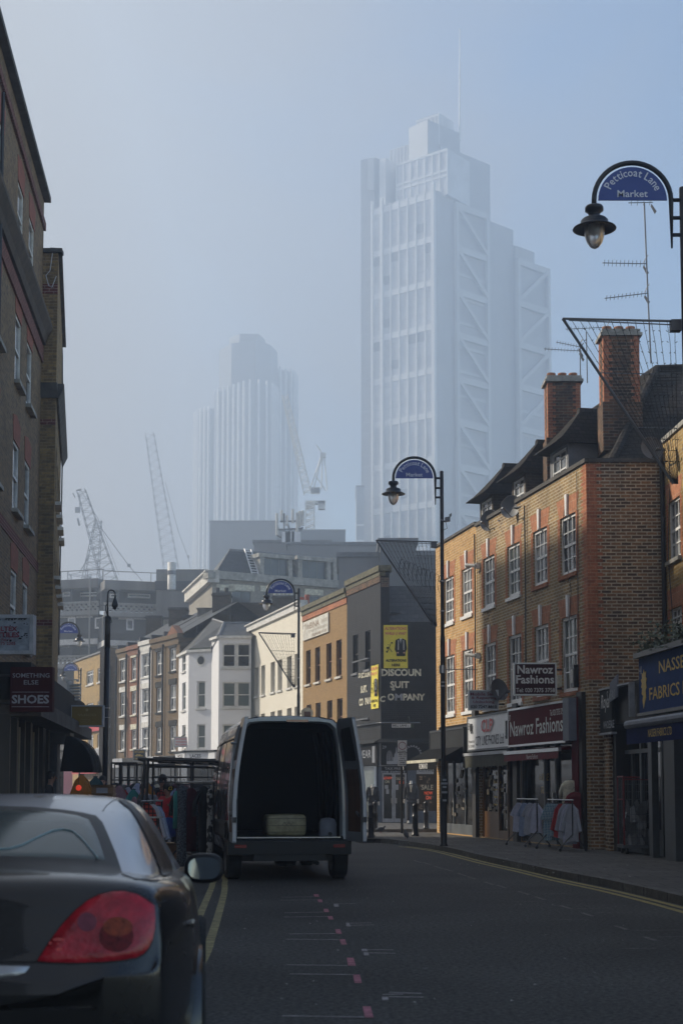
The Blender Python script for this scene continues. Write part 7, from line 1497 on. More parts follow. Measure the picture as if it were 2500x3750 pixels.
def shirt(label, top, ax, w_, L_, m, group=None, sl_=.3):
    """a flat shirt seen with its own outline: neck, sloping shoulders, sleeves, hem"""
    top = V(top); ax = V((ax[0], ax[1], 0)).normalized(); ay = V((-ax.y, ax.x, 0)); t = thing('shirt', label, 'shirt', top, group); q = w_*.42
    h = [(.03, .0), (.055, -.03), (q, -.12), (q+.085+sl_*.12, -.13-sl_), (q+.02+sl_*.08, -.16-sl_), (q*.90, -.24), (q*1.0, -L_*.6), (q*1.08, -L_)]
    o = [(x, z) for x, z in h] + [(q*.4, -L_-.02), (-q*.3, -L_+.005)] + [(-x, z) for x, z in h[::-1]]
    sw = random.uniform(-.02, .02); s = MB(); s.loft([[top + ax*(x*k+sw*-z) + ay*(y+.012*sin(x*40+z*9)) + UP*(z*(1 if k == 1 else .985)-.004) for x, z in o] for y, k in ((-.03, .93), (-.012, 1), (.012, 1), (.03, .93))], True, True); s.build('cloth_body', m, t)
    s = MB(); s.tube([top-UP*.01, top+UP*.05, top+ax*.03+UP*.075, top+ax*.045+UP*.045], .005, 4); s.tube([top-ax*.05-UP*.0, top+ax*.05-UP*.0], .012, 5); s.build('hanger', M['wire'], t); return t
def rail(label, a, b, z, group=None, foot=.28, h2=None, wheels=True):
    a, b = V(a), V(b); t = thing('clothes_rail', label, 'clothes rail', a); d = (b-a).normalized(); n = V((-d.y, d.x, 0)); s = MB(); s.tube([V((a.x, a.y, z))-d*.06, V((b.x, b.y, z))+d*.06], .014, 8); s.build('top_bar', M['alu'], t)
    s = MB(); wh = MB()
    for p in (a, b):
        s.tube([p+UP*.34, V((p.x, p.y, z))], .016, 8); 
        for k in (-1, 1): s.tube([p+UP*.36, p+n*foot*.5*k+UP*.22, p+n*foot*k+UP*.07], .015, 6); wh.lathe([(0, -.012), (.032, -.012), (.032, .012), (0, .012)], p+n*foot*k+UP*.036, 10, d)
    s.tube([a+UP*.30, b+UP*.30], .013, 6); s.build('frame', M['blackpaint'], t); wh.build('castor', M['wire'], t); return t
wallpt = lambda px, d: A.w(A.hit(px, 3000, d)[0], KH, d)
ra, rb = wallpt(1966, .75), wallpt(1896, .75); zr = KH+1.06; rail('chrome and black clothes rail holding short-sleeved shirts by the brown shop door', ra, rb, zr)
gp = 'short-sleeved shirts on the left outdoor rail'
axg = A.n*.36 + A.a*.93
for i, (f_, m) in enumerate(((.05, 'lilac'), (.34, 'palegrey'), (.64, 'blueshirt'), (.95, 'lilac'))):
    shirt('pale short-sleeved shirt hanging among the shirts on the left outdoor rail', V((ra.lerp(rb, f_).x, ra.lerp(rb, f_).y, zr-.08)), A.n*(.36+.12*(i % 2)) + A.a*.93, .40, .66+.09*((i*7) % 3)/2, M[m], gp, .16)
ra, rb = wallpt(2096, .8), wallpt(2008, .8); rail('clothes rail packed with checked and pale shirts under the maroon awning', ra, rb, zr)
for i, (f_, m, l_, nm) in enumerate(((.04, 'palegrey', .85, 'pale grey long shirt nearest the camera on the right outdoor rail'), (.14, 'lilac', .9, 'large lilac shirt hanging in front on the right outdoor rail'), (.30, 'palegrey', .8, 'grey shirt behind the lilac one on the right outdoor rail'), (.48, 'redc', .78, 'single red shirt squeezed in the right outdoor rail'))):
    shirt(nm, V((ra.lerp(rb, f_).x, ra.lerp(rb, f_).y, zr-.08)), axg, .42, l_-.08, M[m], None, .42)
for f_ in (.62, .74, .86, .98): shirt('blue and white checked shirt on the right outdoor rail', V((ra.lerp(rb, f_).x, ra.lerp(rb, f_).y, zr-.08)), axg, .38, .68+.1*(f_ > .8), M['bluecheck'], sl_=.2, group='checked shirts on the right outdoor rail')
garment('cream and dark coat hanging at the shop corner under the sign end', A.w(A.hit(2118, 2860)[0], A.hit(2118, 2855)[1], .2), A.n+A.a*.3, .36, .75, M['letcream'], .3)
garment('red coat hanging low on the red pilaster', A.w(A.hit(2138, 2930)[0], 1.35, .2), A.n+A.a*.3, .36, .7, M['redvalance'], .4)
# roll cage
c1_, c2_ = G(2275, 3140, KH), G(2385, 3150, KH); t = thing('roll_cage', 'red wire roll cage on castors outside the grey-framed shop', 'roll cage', c1_)
P_ = Pl((X(2275, 29.9), 29.9), (X(2385, 29.9), 29.9)); L_ = P_.L; z0 = KH+.18; z1 = at(2330, 2845, 29.9).z; DP = .62
fr = MB()
for u in (0, L_):
    for d in (0, -DP): fr.tube([P_.w(u, z0, d), P_.w(u, z1-.03, d), P_.w(u, z1, d)], .02, 6)
    fr.tube([P_.w(u, z1, 0), P_.w(u, z1, -DP)], .018, 6); fr.tube([P_.w(u, z0+.9, 0), P_.w(u, z0+.9, -DP)], .012, 6)
fr.tube([P_.w(0, z1-.01, -DP), P_.w(L_, z1-.01, -DP)], .018, 6); fr.tube([P_.w(0, z1-.06, 0), P_.w(L_, z1-.06, 0)], .010, 6); fr.build('frame', mat('red cage paint', (.20, .015, .02), .5, vary=.3, scale=8), t)
ms = MB()
for d in (0, -DP):
    for k in range(1, 8): ms.tube([P_.w(L_*k/8, z0, d), P_.w(L_*k/8, z1-.06, d)], .005, 4)
    for k in range(0, 9): ms.tube([P_.w(0, z0+(z1-z0)*k/9, d), P_.w(L_, z0+(z1-z0)*k/9, d)], .006, 4)
for u in (0, L_):
    for k in range(1, 7): ms.tube([P_.w(u, z0, -DP*k/7), P_.w(u, z1, -DP*k/7)], .005, 4)
ms.build('mesh', M['steel'], t); m_ = MB(); m_.pb(P_, -.03, L_+.03, z0-.06, z0, -DP-.03, .03); m_.build('base_plate', M['steel'], t); m_ = MB()
for u in (.06, L_-.06):
    for d in (-.06, -DP+.06): m_.lathe([(0, -.02), (.055, -.02), (.055, .02), (0, .02)], P_.w(u, KH+.056, d), 12, P_.a)
m_.build('castor', M['wire'], t)
m_ = thing('plastic_sheet', 'crumpled clear plastic sheeting inside the roll cage', 'plastic sheet', P_.w(L_*.3, z0, -.3)); s = MB()
for k in range(26): p = P_.w(.08+random.random()*(L_-.2), z0+.02+random.random()*.75, -.1-random.random()*.4); a_ = V((random.gauss(0, .05), random.gauss(0, .05), .16)); b_ = V((random.gauss(0, .06), random.gauss(0, .04), .02)); s.poly(p-a_-b_, p+b_-a_*.6, p+a_+b_*.5, p-b_*.7+a_*.8)
s.build('crumpled_folds', mat('dusty plastic', (.30, .31, .33), .35, vary=.3), m_)

# left pavement clothes
def gl_(px, py, Y): return at(px, py, Y)
t_ = shirt('mustard yellow cardigan hanging under the dome awning', gl_(300, 2838, 32.6), (1, .1), .36, .44, M['orange'], None, .36)
shirt('dark teal jacket hanging right of the mustard cardigan', gl_(350, 2845, 33.0), (1, .2), .36, .50, M['teal'], None, .36)
garment('patterned black skirt hanging below the mustard cardigan', gl_(303, 2872, 32.9), (1, .1), .30, .62, M['floral'], 0)
t = thing('price_lamp', 'small glowing round orange-red lamp in front of the mustard cardigan', 'lamp', gl_(288, 2886, 32.2)); MB().lathe([(0, -.02), (.055, -.02), (.062, 0), (.055, .02), (0, .02)], gl_(288, 2886, 32.2), 16, V((0, 1, 0))).build('glowing_disc', mat('glowing red disc', (.7, .06, .03), .4, vary=.3, scale=60, emit=(1, .07, .03), es=.35), t); MB().tube([gl_(288, 2886, 32.25), gl_(288, 2835, 32.25)], .006, 4).build('cord', M['wire'], t)
def carton(label, c, sx, sy, sz, rot, lab=False, flaps=True):
    t = thing('cardboard_box', label, 'cardboard box', c); o = V(c); a = V((cos(rot), sin(rot), 0)); b = V((-a.y, a.x, 0)); m_ = MB(); m_.ob(o-a*sx/2-b*sy/2, a*sx, b*sy, UP*sz); m_.build('carton', M['card'], t)
    f = MB()
    for s_ in (-1, 1): f.ob(o-a*(sx/2-.004)+b*sy/2*s_+UP*sz, a*(sx-.008), b*.12*s_+UP*.04, b*.004)
    f.ob(o-a*sx/2-b*.03+UP*(sz+.001), a*sx, b*.06, UP*.003); f.build('flaps', M['card2'], t)
    if lab: l_ = MB(); l_.ob(o-b*(sy/2+.003)-a*sx*.28+UP*sz*.15, a*sx*.52, b*.002, UP*sz*.75); l_.build('paper_label', M['palepaper'], t)
    return t
M['card'] = mat('cardboard', (.34, .20, .11), .9, vary=.15, scale=4); M['card2'] = mat('pale cardboard tape', (.42, .28, .17), .8, vary=.1); M['palepaper'] = mat('pale paper', (.42, .44, .52), .7, vary=.05)
p = at(379, 2910, 30.5); t = carton('cardboard box with a white paper label on top of the box pile', (p.x, 30.5, p.z-.005), .44, .32, .155, .02, True)
q = at(379, 2910, 30.5); carton('lower cardboard box under the labelled one', (q.x+.02, 30.5, q.z-.33), .40, .32, .315, -.04); t = thing('folding_table', 'low folding table carrying the cardboard boxes', 'table', (q.x, 30.5, KH)); m_ = MB(); zt_ = q.z-.335; m_.box(q.x-.5, q.x+.5, 30.2, 30.85, zt_-.03, zt_); m_.build('top', M['offwhite'], t)
for sx in (-.45, .45):
    for sy in (30.23, 30.8): MB().tube([(q.x+sx, sy, KH), (q.x+sx*.95, sy, zt_-.03)], .014, 6).build('leg', M['steel'], t)
garment('pale pink scarf hanging in the market behind the car', gl_(492, 2915, 31), (1, 0), .12, .55, M['pinkc'], 0, hanger=False)

# ---------------------------------------------------------------- market stall frame and rails
t = thing('market_stall', 'black tubular market stall frame with slatted top rails', 'stall', at(520, 3000, 29)); Ys, Ye = 27.6, 31.0
def sp(px, py, Y): return at(px, py, Y)
s = MB()
tl, tr = sp(506, 2780, 28), sp(812, 2790, 28); zt_ = tl.z; s.tube([tl, tr], .026, 6); s.tube([tl+V((0, 3, .0)), tr+V((0, 3, 0))], .03, 6); s.tube([tl+V((.1, 0, -.12)), tr+V((0, 0, -.12))], .02, 6); s.tube([tl+V((.1, 1.4, .05)), tr+V((0, 1.4, .05))], .02, 6)
for k in range(7): p = tl.lerp(tr, k/6); s.tube([p, p+V((0, 3.0, 0))], .018, 5)
s.tube([tl, sp(535, 2786, 28.0)], .035, 6); s.build('roof_frame', M['blackpaint'], t)
for a_, b_ in (((530, 2786), (506, 2990)), ((542, 2786), (530, 3000))): MB().tube([sp(*a_, 28), V((sp(*b_, 28).x, 28, .02))], .028, 8).build('post', M['blackpaint'], t)
for x, Y, r_ in ((706, 29.5, .022), (700, 31, .022), (800, 28.2, .025), (560, 31, .02)): p = sp(x, 2790, Y); MB().tube([(p.x, Y, .0), (p.x, Y, zt_)], r_, 6).build('post', M['blackpaint'], t)
s = MB()
for px0, px1, py, Y in ((560, 800, 2846, 30), (540, 790, 2810, 31), (560, 700, 2864, 29), (640, 800, 2872, 28.5)): s.tube([sp(px0, py, Y), sp(px1, py+2, Y)], .014, 5)
s.build('hanging_rails', M['blackpaint'], t)
for lb, x0, x1, y0, Y, zt2 in (('bare black stall frame beyond the thick post', 408, 500, 2795, 40, 0), ('second bare stall frame deeper in the market', 420, 640, 2800, 52, 0), ('third bare stall frame far down the market', 560, 760, 2806, 60, 0)):
    t = thing('market_stall', lb, 'stall', (sp(x0, 2900, Y).x, Y, 0)); a, b = sp(x0, y0, Y), sp(x1, y0, Y); s = MB()
    for dy in (0, 1.8):
        s.tube([a+V((0, dy, 0)), b+V((0, dy, 0))], .025, 5); s.tube([a+V((0, dy, -.45)), b+V((0, dy, -.45))], .018, 5); s.tube([V((a.x, Y+dy, 1.15)), V((b.x, Y+dy, 1.15))], .018, 5); s.tube([V((a.x, Y+dy, .75)), V((b.x, Y+dy, .75))], .018, 5)
    for f_ in (0, .33, .66, 1): p = a.lerp(b, f_); s.tube([p, p+V((0, 1.8, 0))], .02, 5)
    s.build('frame', M['blackpaint'], t)
    for f_ in (0, .33, .66, 1):
        for dy in (0, 1.8): p = a.lerp(b, f_); MB().tube([(p.x, Y+dy, 0), (p.x, Y+dy, a.z)], .025, 6).build('post', M['blackpaint'], t)
items = [('red plaid shirt hanging at the end of the stall rail', 538, 2940, 24.8, .30, .80, 'redplaid', .5, (1, -.2)), ('grey blue denim jacket behind the red plaid shirt', 560, 2945, 25.3, .28, .85, 'palegrey', .5, (1, -.3)), ('slate blue jacket at the end of the plaid row', 578, 2952, 25.8, .26, .85, 'blueshirt', .5, (1, -.4)),
         ('bright blue vest hanging below the red coat', 618, 2990, 26.2, .24, .36, 'bluec', 0, (1, 0)), ('turquoise scarf hanging between red coat and floral dress', 647, 2893, 26, .12, .66, 'turq', 0, (1, .2)), ('long dark floral dress hanging on the stall rail', 667, 2872, 25.2, .17, 1.55, 'floral', 0, (1, .3)),
         ('maroon long cardigan hanging right of the floral dress', 700, 2882, 25.6, .20, .95, 'maroonc', .5, (1, .3)), ('second dark floral dress behind the maroon cardigan', 722, 2882, 26.2, .14, 1.3, 'floral', 0, (1, .3)), ('black coat hanging nearest the van on the stall rail', 745, 2876, 25.0, .17, 1.35, 'blacky', .5, (1, .4)), ('black dress with pale flashes by the van tail light', 771, 2885, 24.9, .13, 1.35, 'zebra', 0, (1, .3)), ('dark maroon skirt under the maroon cardigan', 700, 3000, 25.7, .18, .55, 'maroonc', 0, (1, .3))]
for lb, px, py, Y, w_, L_, m, sl_, ax in items:
    if sl_ and w_ > .22: shirt(lb, at(px, py, Y), ax, w_*1.15, L_, M[m], None, .42)
    else: garment(lb, at(px, py, Y), ax, w_, L_, M[m], sl_*.8)
for k, (px, py) in enumerate(((655, 2880), (682, 2880), (712, 2884), (728, 2884), (757, 2884))): garment(('black top', 'dark green top', 'dark grey coat', 'brown top', 'black cardigan')[k]+' squeezed between the dresses on the stall rail, %s' % ('left of the floral dress', 'right of the floral dress', 'beside the maroon cardigan', 'under the stall post', 'next to the black coat')[k], at(px, py, 26.6), (1, .3), .13, 1.1, M[('blacky', 'teal', 'charcoal', 'oak', 'blacky')[k]], .4)
# far clothes seen through the stalls: each one its own garment
gp = 'bright clothes on the nearer market rails'
for k in range(13):
    Y = (31.5, 34, 37)[k % 3]; shirt('bright garment hanging on a nearer market rail', at(435+k*17+random.uniform(-4, 4), 2872+random.uniform(-5, 22), Y), (1, .6), .30, .5+.3*random.random(), M[('pinkc', 'redc', 'palegrey', 'turq', 'lilac', 'redc', 'orange', 'bluec', 'letcream', 'redplaid', 'palegrey', 'redc', 'blueshirt')[k]], gp, .22)
gp = 'dark clothes on the far market rails'
for k in range(14):
    px = 425+k*25+random.uniform(-3, 3); Y = (41, 53, 61)[k % 3]; garment('dark garment hanging on a far market rail', at(px, 2868+random.uniform(-4, 4), Y), (1, .3), .36, .8+.3*random.random(), M[random.choice(('blacky', 'teal', 'maroonc', 'charcoal', 'pinkc', 'palegrey', 'navy'))], 0, group=gp, hanger=False)
rail('black clothes rail on the road carrying the plaid shirt', (at(520, 3000, 24.6).x, 24.6, 0), (at(592, 3000, 26).x, 26, 0), at(536, 2935, 24.9).z)
rail('long black clothes rail with the floral dresses beside the van', (at(650, 3000, 26).x, 26, 0), (at(782, 3000, 24.8).x, 24.8, 0), at(700, 2865, 25.4).z)
t = thing('side_table', 'small pale table top on a trestle behind the car window', 'table', at(563, 2992, 23.8)); p = at(525, 2992, 23.8); q = at(592, 2992, 23.8); m_ = MB(); m_.box(p.x, q.x, 23.6, 24.0, p.z-.02, p.z); m_.build('top', M['stone'], t); m_ = MB()
for x in (p.x+.05, q.x-.05): m_.tube([(x+.12, 23.62, .0), (x, 23.8, p.z-.02), (x-.12, 23.98, .0)], .012, 5)
m_.build('trestle', M['blackpaint'], t)
p = at(632, 3060, 26.5); carton('open cardboard box on the ground under the blue vest', (p.x, 26.5, 0.0), .34, .3, .42, .3)
m_ = thing('plastic_tag', 'yellow price card with a pound sign above the stall clothes', 'price card', at(624, 2892, 26)); P_ = Pl((at(612, 2892, 26).x, 26), (at(636, 2892, 26).x, 26)); z_ = at(624, 2896, 26).z; MB().pb(P_, 0, P_.L, z_, z_+.08, -.004, 0).build('card', M['letblack'], m_); tx = MB(); tx.text('£2', P_, .02, .09, z_+.01, z_+.07, .003, .02); tx.build('lettering', M['gold'], m_)

# ---------------------------------------------------------------- the van
M['vanpaint'] = mat('grey metallic van paint', (.12, .125, .14), .28, .35, vary=.1, scale=1.5, coat=.6)
M['vandoor'] = mat('pale grey door paint', (.34, .385, .45), .35, .3, vary=.08, scale=4, coat=.4)
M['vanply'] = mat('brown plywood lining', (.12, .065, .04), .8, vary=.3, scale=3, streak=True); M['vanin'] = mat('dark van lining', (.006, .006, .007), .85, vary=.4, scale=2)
M['tyre'] = mat('tyre rubber', (.014, .014, .015), .85, vary=.2); M['blackplastic'] = mat('black plastic', (.022, .023, .026), .55, vary=.2, scale=5)
M['redlens'] = mat('red lens', (.28, .008, .012), .12, vary=.1, coat=1.0); M['redlit'] = mat('lit red marker', (.6, .01, .01), .3, vary=0, emit=(1, .04, .05), es=.6)
vh = R(8.3); vo = V((X(1060, 23.3), 23.3, 0)); vf = V((-sin(vh), cos(vh), 0)); vr = V((cos(vh), sin(vh), 0))
def vp(x, y, z): return vo + vr*x + vf*y + UP*z
tV = thing('delivery_van', 'tall grey panel van with both rear doors open and an empty dark load bay', 'van', vo)
# half section of the body side: (x, z)
side = [(.90, .42), (.945, .60), (.955, .95), (.945, 1.30), (.915, 1.75), (.86, 2.15), (.80, 2.36), (.70, 2.47), (.50, 2.515), (.0, 2.535)]
def ringv(y, k=1.0, zk=1.0, xo=0.0): return [vp(-x*k, y, .42+(z-.42)*zk) for x, z in side] + [vp(x*k, y, .42+(z-.42)*zk) for x, z in side[-2::-1]]
b = MB(); b.loft([ringv(0), ringv(.03, 1.0), ringv(1.6, 1.003), ringv(3.6, 1.0), ringv(4.2, .99, .985), ringv(4.9, .96, .80), ringv(5.45, .92, .55), ringv(5.75, .82, .35)]); b.poly(*ringv(5.75, .82, .35)); b.build('body', M['vanpaint'], tV, smooth=True)
# rear frame around the opening
open_ = [(.80, .66), (.80, .95), (.79, 1.35), (.765, 1.8), (.725, 2.15), (.69, 2.32), (.60, 2.405), (.42, 2.425), (0, 2.43)]
ou = [(.90, .50)]+side[1:]
def full(h_, y): return [vp(-x, y, z) for x, z in h_] + [vp(x, y, z) for x, z in h_[-2::-1]]
o1 = [(.90, .50), (.945, .72), (.955, .95), (.945, 1.3), (.905, 1.8), (.84, 2.2), (.77, 2.40), (.5, 2.505), (0, 2.525)]; o1 = [(.90, .50), (.955, .95), (.945, 1.35), (.91, 1.8), (.85, 2.18), (.79, 2.36), (.69, 2.465), (.45, 2.51), (0, 2.53)]
r_ = MB(); r_.loft([full(o1, .0), full([(x-.02, z-.01) for x, z in o1], -.035), full([(x+.03, z+.02) for x, z in open_], -.035), full(open_, .02), full(open_, .12)]); r_.build('rear_frame', M['vandoor'], tV)
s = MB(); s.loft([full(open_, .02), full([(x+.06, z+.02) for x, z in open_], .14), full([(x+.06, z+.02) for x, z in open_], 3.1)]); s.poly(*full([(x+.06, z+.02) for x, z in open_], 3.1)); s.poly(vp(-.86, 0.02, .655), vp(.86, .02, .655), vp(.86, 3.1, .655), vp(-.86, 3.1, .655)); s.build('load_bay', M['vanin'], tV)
for k in range(6): 
    s = MB(); y = .5+k*.45
    for sd_ in (-1, 1): s.tube([vp(sd_*.80, y, .66), vp(sd_*.80, y, 1.3), vp(sd_*.755, y, 2.0), vp(sd_*.68, y, 2.34)], .02, 4)
    s.build('rib', M['vanin'], tV)
s = MB(); s.ob(vp(-.80, -.03, .645), vr*1.6, vf*.35, UP*.015); s.build('sill_strip', M['alu'], tV); s = MB(); s.ob(vp(-.05, -.06, 2.435), vr*.34, vf*.05, UP*.035); s.build('brake_light', M['redlens'], tV)
b = MB(); b.prism([vp(-.95, .1, .38), vp(-.95, -.13, .40), vp(-.95, -.14, .60), vp(-.95, -.02, .63), vp(-.95, .1, .63)], vr*1.90); b.prism([vp(-.5, -.14, .60), vp(-.5, -.10, .625), vp(-.5, 0, .625), vp(-.5, 0, .60)], vr*1.0); b.ob(vp(-.55, -.10, .30), vr*1.1, vf*.3, UP*.1); b.build('rear_bumper', M['blackplastic'], tV)
for sd_ in (-1, 1): s = MB(); s.ob(vp(sd_*.75-(.1 if sd_ < 0 else .08), -.15, .50), vr*.18, vf*.03, UP*.05); s.build('bumper_reflector', M['redlens'], tV)
s = MB(); s.prism([vp(-.955, -.02, .92), vp(-.875, -.05, .92), vp(-.865, -.05, 1.45), vp(-.93, -.02, 1.45)], vf*.2-vr*.012); s.build('tail_light', M['redlens'], tV); s = MB(); s.ob(vp(-.925, -.055, 1.06), vr*.04, vf*.006, UP*.13); s.build('lit_marker', M['redlit'], tV)
s = MB(); s.prism([vp(.875, -.05, .92), vp(.955, -.02, .92), vp(.93, -.02, 1.45), vp(.865, -.05, 1.45)], vf*.2+vr*.012); s.build('tail_light', M['redlens'], tV)
# side mouldings, panel seams and windows on the left flank
s = MB(); s.prism([vp(-.957, .2, .62), vp(-.985, .2, .66), vp(-.985, .2, .86), vp(-.957, .2, .9)], vf*4.6); s.build('side_moulding', M['blackplastic'], tV)
s = MB(); s.tube([vp(-.86, .06, 2.17), vp(-.862, 2.5, 2.17), vp(-.85, 4.1, 2.14)], .012, 4); s.tube([vp(-.925, .1, 1.72), vp(-.925, 2.5, 1.73), vp(-.92, 4, 1.72)], .010, 4); s.tube([vp(-.952, 1.5, .9), vp(-.945, 1.5, 1.35), vp(-.91, 1.5, 1.8), vp(-.86, 1.5, 2.15)], .008, 4); s.tube([vp(-.956, 2.9, .9), vp(-.948, 2.9, 1.35), vp(-.915, 2.9, 1.8), vp(-.86, 2.9, 2.15)], .008, 4); s.build('panel_seams', M['blackplastic'], tV)
s = MB(); s.poly(vp(-.947, .3, 1.25), vp(-.947, 1.35, 1.25), vp(-.916, 1.35, 1.75), vp(-.916, .3, 1.75)); s.poly(vp(-.948, 3.1, 1.28), vp(-.946, 4.1, 1.28), vp(-.90, 4.0, 1.9), vp(-.905, 3.1, 1.9)); s.build('side_window', M['glass_dark'], tV)
def wheel(parent, c, ax, r, w_, rim_m, spokes=0):
    ax = V(ax); wo = MB().lathe([(r*.66, -w_/2), (r*.92, -w_/2), (r, -w_*.36), (r, w_*.36), (r*.92, w_/2), (r*.66, w_/2)], c, 32, ax).build('wheel', M['tyre'], parent, smooth=False)
    m_ = MB(); m_.lathe([(0, w_*.25), (r*.2, w_*.28), (r*.25, w_*.12), (r*.6, w_*.16), (r*.66, w_*.5), (r*.66, -w_*.5), (0, -w_*.5)], c, 24, ax)
    if spokes:
        x = ax.orthogonal().normalized(); y = ax.cross(x)
        for k in range(spokes): a = 2*pi*k/spokes; d = x*cos(a)+y*sin(a); e = ax.cross(d); m_.ob(V(c)+ax*w_*.25-e*.03, d*r*.62, e*.06, ax*w_*.14)
    m_.build('rim', rim_m, wo, smooth=False)
for x, y in ((-.83, .95), (.83, .95), (-.83, 4.6), (.83, 4.6)): wheel(tV, vp(x, y-.45*(y < 2), .345), vr*(1 if x > 0 else -1), .345, .235, M['steel'])
s = MB(); s.box(0, 0, 0, 0, 0, 0) if False else None
s.ob(vp(-.75, .25, .28), vr*1.5, vf*4.6, UP*.14); s.tube([vp(-.8, .5, .34), vp(.8, .5, .34)], .06, 8); s.lathe([(0, -.2), (.13, -.15), (.15, 0), (.13, .15), (0, .2)], vp(0, .5, .33), 12, vr); s.tube([vp(.45, .1, .25), vp(.3, 1.0, .3)], .035, 8); s.build('underside', M['blackplastic'], tV)
# doors
def door(name, hx, ang, sgn, parent):
    """rear door hinged at local x=hx, swung open so that it points along ang (degrees from straight back)"""
    d = (-vf*cos(R(ang)) + vr*sin(R(ang))*sgn).normalized(); n = UP.cross(d).normalized(); pr = [(z, i) for i, (x, z) in enumerate(open_)]
    def q(w_, z, off): return vp(hx - sgn*.17*max(0, (z-1.2)/1.25)**1.5, -.02, 0) + d*w_ + n*off + UP*z
    # outline in the door's own plane: hinge edge leans with the body side
    lean = [(.63, 0), (.95, .0), (1.35, -.01), (1.8, -.04), (2.15, -.09), (2.33, -.14), (2.42, -.22)]
    outl = [(0+(-l)*1.0, z) for z, l in lean]; W_ = .73
    pts_ = [(0, .60), (0, 1.2), (0, 1.5), (0, 1.8), (0, 2.05), (.01, 2.28), (.06, 2.42), (.18, 2.48), (W_-.03, 2.53), (W_, 2.5), (W_, 2.05), (W_, 1.8), (W_, 1.5), (W_, 1.2), (W_, .60)]
    th = .055; b = MB(); lo = [(w_, z) for w_, z in pts_ if w_ < W_/2]; zs2 = [z for w_, z in lo]
    sec_ = [[q(w_, z, -th/2), q(w_, z, th/2), q(W_, min(z, 2.5), th/2), q(W_, min(z, 2.5), -th/2)] for w_, z in lo]; b.loft(sec_, True, True); o = b.build(name, M['vandoor'], parent)
    for side_ in (1, -1):
        off = side_*(th/2+.003)
        p = MB(); p.poly(*[q(w_, z, off) for w_, z in [(.12, .75), (.12, 1.2), (.12, 1.45), (.12, 1.7), (W_-.09, 1.7), (W_-.09, 1.45), (W_-.09, 1.2), (W_-.09, .75)]]); p.build('lining_panel', M['vanply'], o)
        p = MB(); p.poly(*[q(w_, z, off) for w_, z in [(.14, 1.83), (.14, 2.05), (.16, 2.25), (.22, 2.32), (W_-.14, 2.34), (W_-.12, 2.05), (W_-.12, 1.83)]]); p.build('window_recess', M['blackplastic'], o)
    p = MB(); p.tube([q(W_-.05, 1.0, th/2+.01), q(W_-.05, 1.25, th/2+.01)], .018, 6); p.tube([q(W_+.004, .9, 0), q(W_+.004, .98, 0)], .03, 6); p.tube([q(W_-.12, 1.0, -th/2-.02), q(W_-.22, 1.05, -th/2-.02)], .02, 6); p.build('latch', M['steel'], o); p = MB(); p.loft([[q(W_+.002, z, -th/2), q(W_+.006, z, 0), q(W_+.002, z, th/2)] for z in (.62, 1.2, 1.5, 1.8, 2.1, 2.45)]); p.build('door_edge', M['signwhite'], o)
    p = MB()
    for k in range(3): p.tube([vp(hx, -.02, .9+k*.6), q(.06, .9+k*.6, 0)], .022, 6)
    p.build('hinge', M['vandoor'], o)
    p = MB(); p.tube([q(W_*.5, .62, 0), q(W_, .62, 0)], .02, 4); p.build('seal', M['wire'], o)
door('rear_door', -.90, 0, -1, tV); door('rear_door', .90, 13, 1, tV)
t = thing('wrapped_bale', 'tape-wrapped yellowish bale at the edge of the empty load bay', 'bale', vp(.02, .55, .66)); b = MB(); rings = []
for y, kx, kz in ((0, .86, .86), (.02, .97, .96), (.1, 1, 1), (.5, 1.01, 1.0), (.62, .9, .9)):
    rings.append([vp(.01+.315*kx*1.0*x, .45+y, .66+.168+.168*kz*z) for x, z in ((-1, -.75), (-.9, -1), (-.3, -1.0), (.3, -1), (.9, -1), (1, -.75), (1.02, 0), (1, .78), (.9, .98), (.3, 1.03), (-.3, 1.0), (-.9, .97), (-1, .75), (-1.02, 0))])
b.loft(rings, True, True); b.build('bale_body', mat('taped yellow wrap', (.36, .32, .19), .45, vary=.25, scale=9, bump=.6, bscale=25), t, smooth=True); b = MB()
for z in (.72, .82, .93): b.ob(vp(.01-.318, .447, z), vr*.636, vf*.004, UP*.006)
for k in range(5): b.tube([vp(-.06+.035*k, .444, .88 if k % 2 else .83), vp(-.025+.035*k, .444, .83 if k % 2 else .88)], .003, 4)
b.build('scrawled_mark', M['wire'], t)
t = thing('white_sack', 'pale plastic container in the right rear corner of the load bay', 'container', vp(.65, .35, .66)); b = MB(); b.loft([[vp(.64+x*k*.12, .3+y*k*.1, .66+z) for x, y in ((-1, -1), (1, -1), (1.0, 1), (-1, 1))] for z, k in ((0, 1), (.02, 1.08), (.2, 1.05), (.27, .8), (.29, .3))], True, True); b.build('container_body', M['bluegrey'], t, smooth=True); b = MB(); b.tube([vp(.66, .18, .70), vp(.66, .12, .70)], .03, 8); b.build('spout', M['wire'], t)

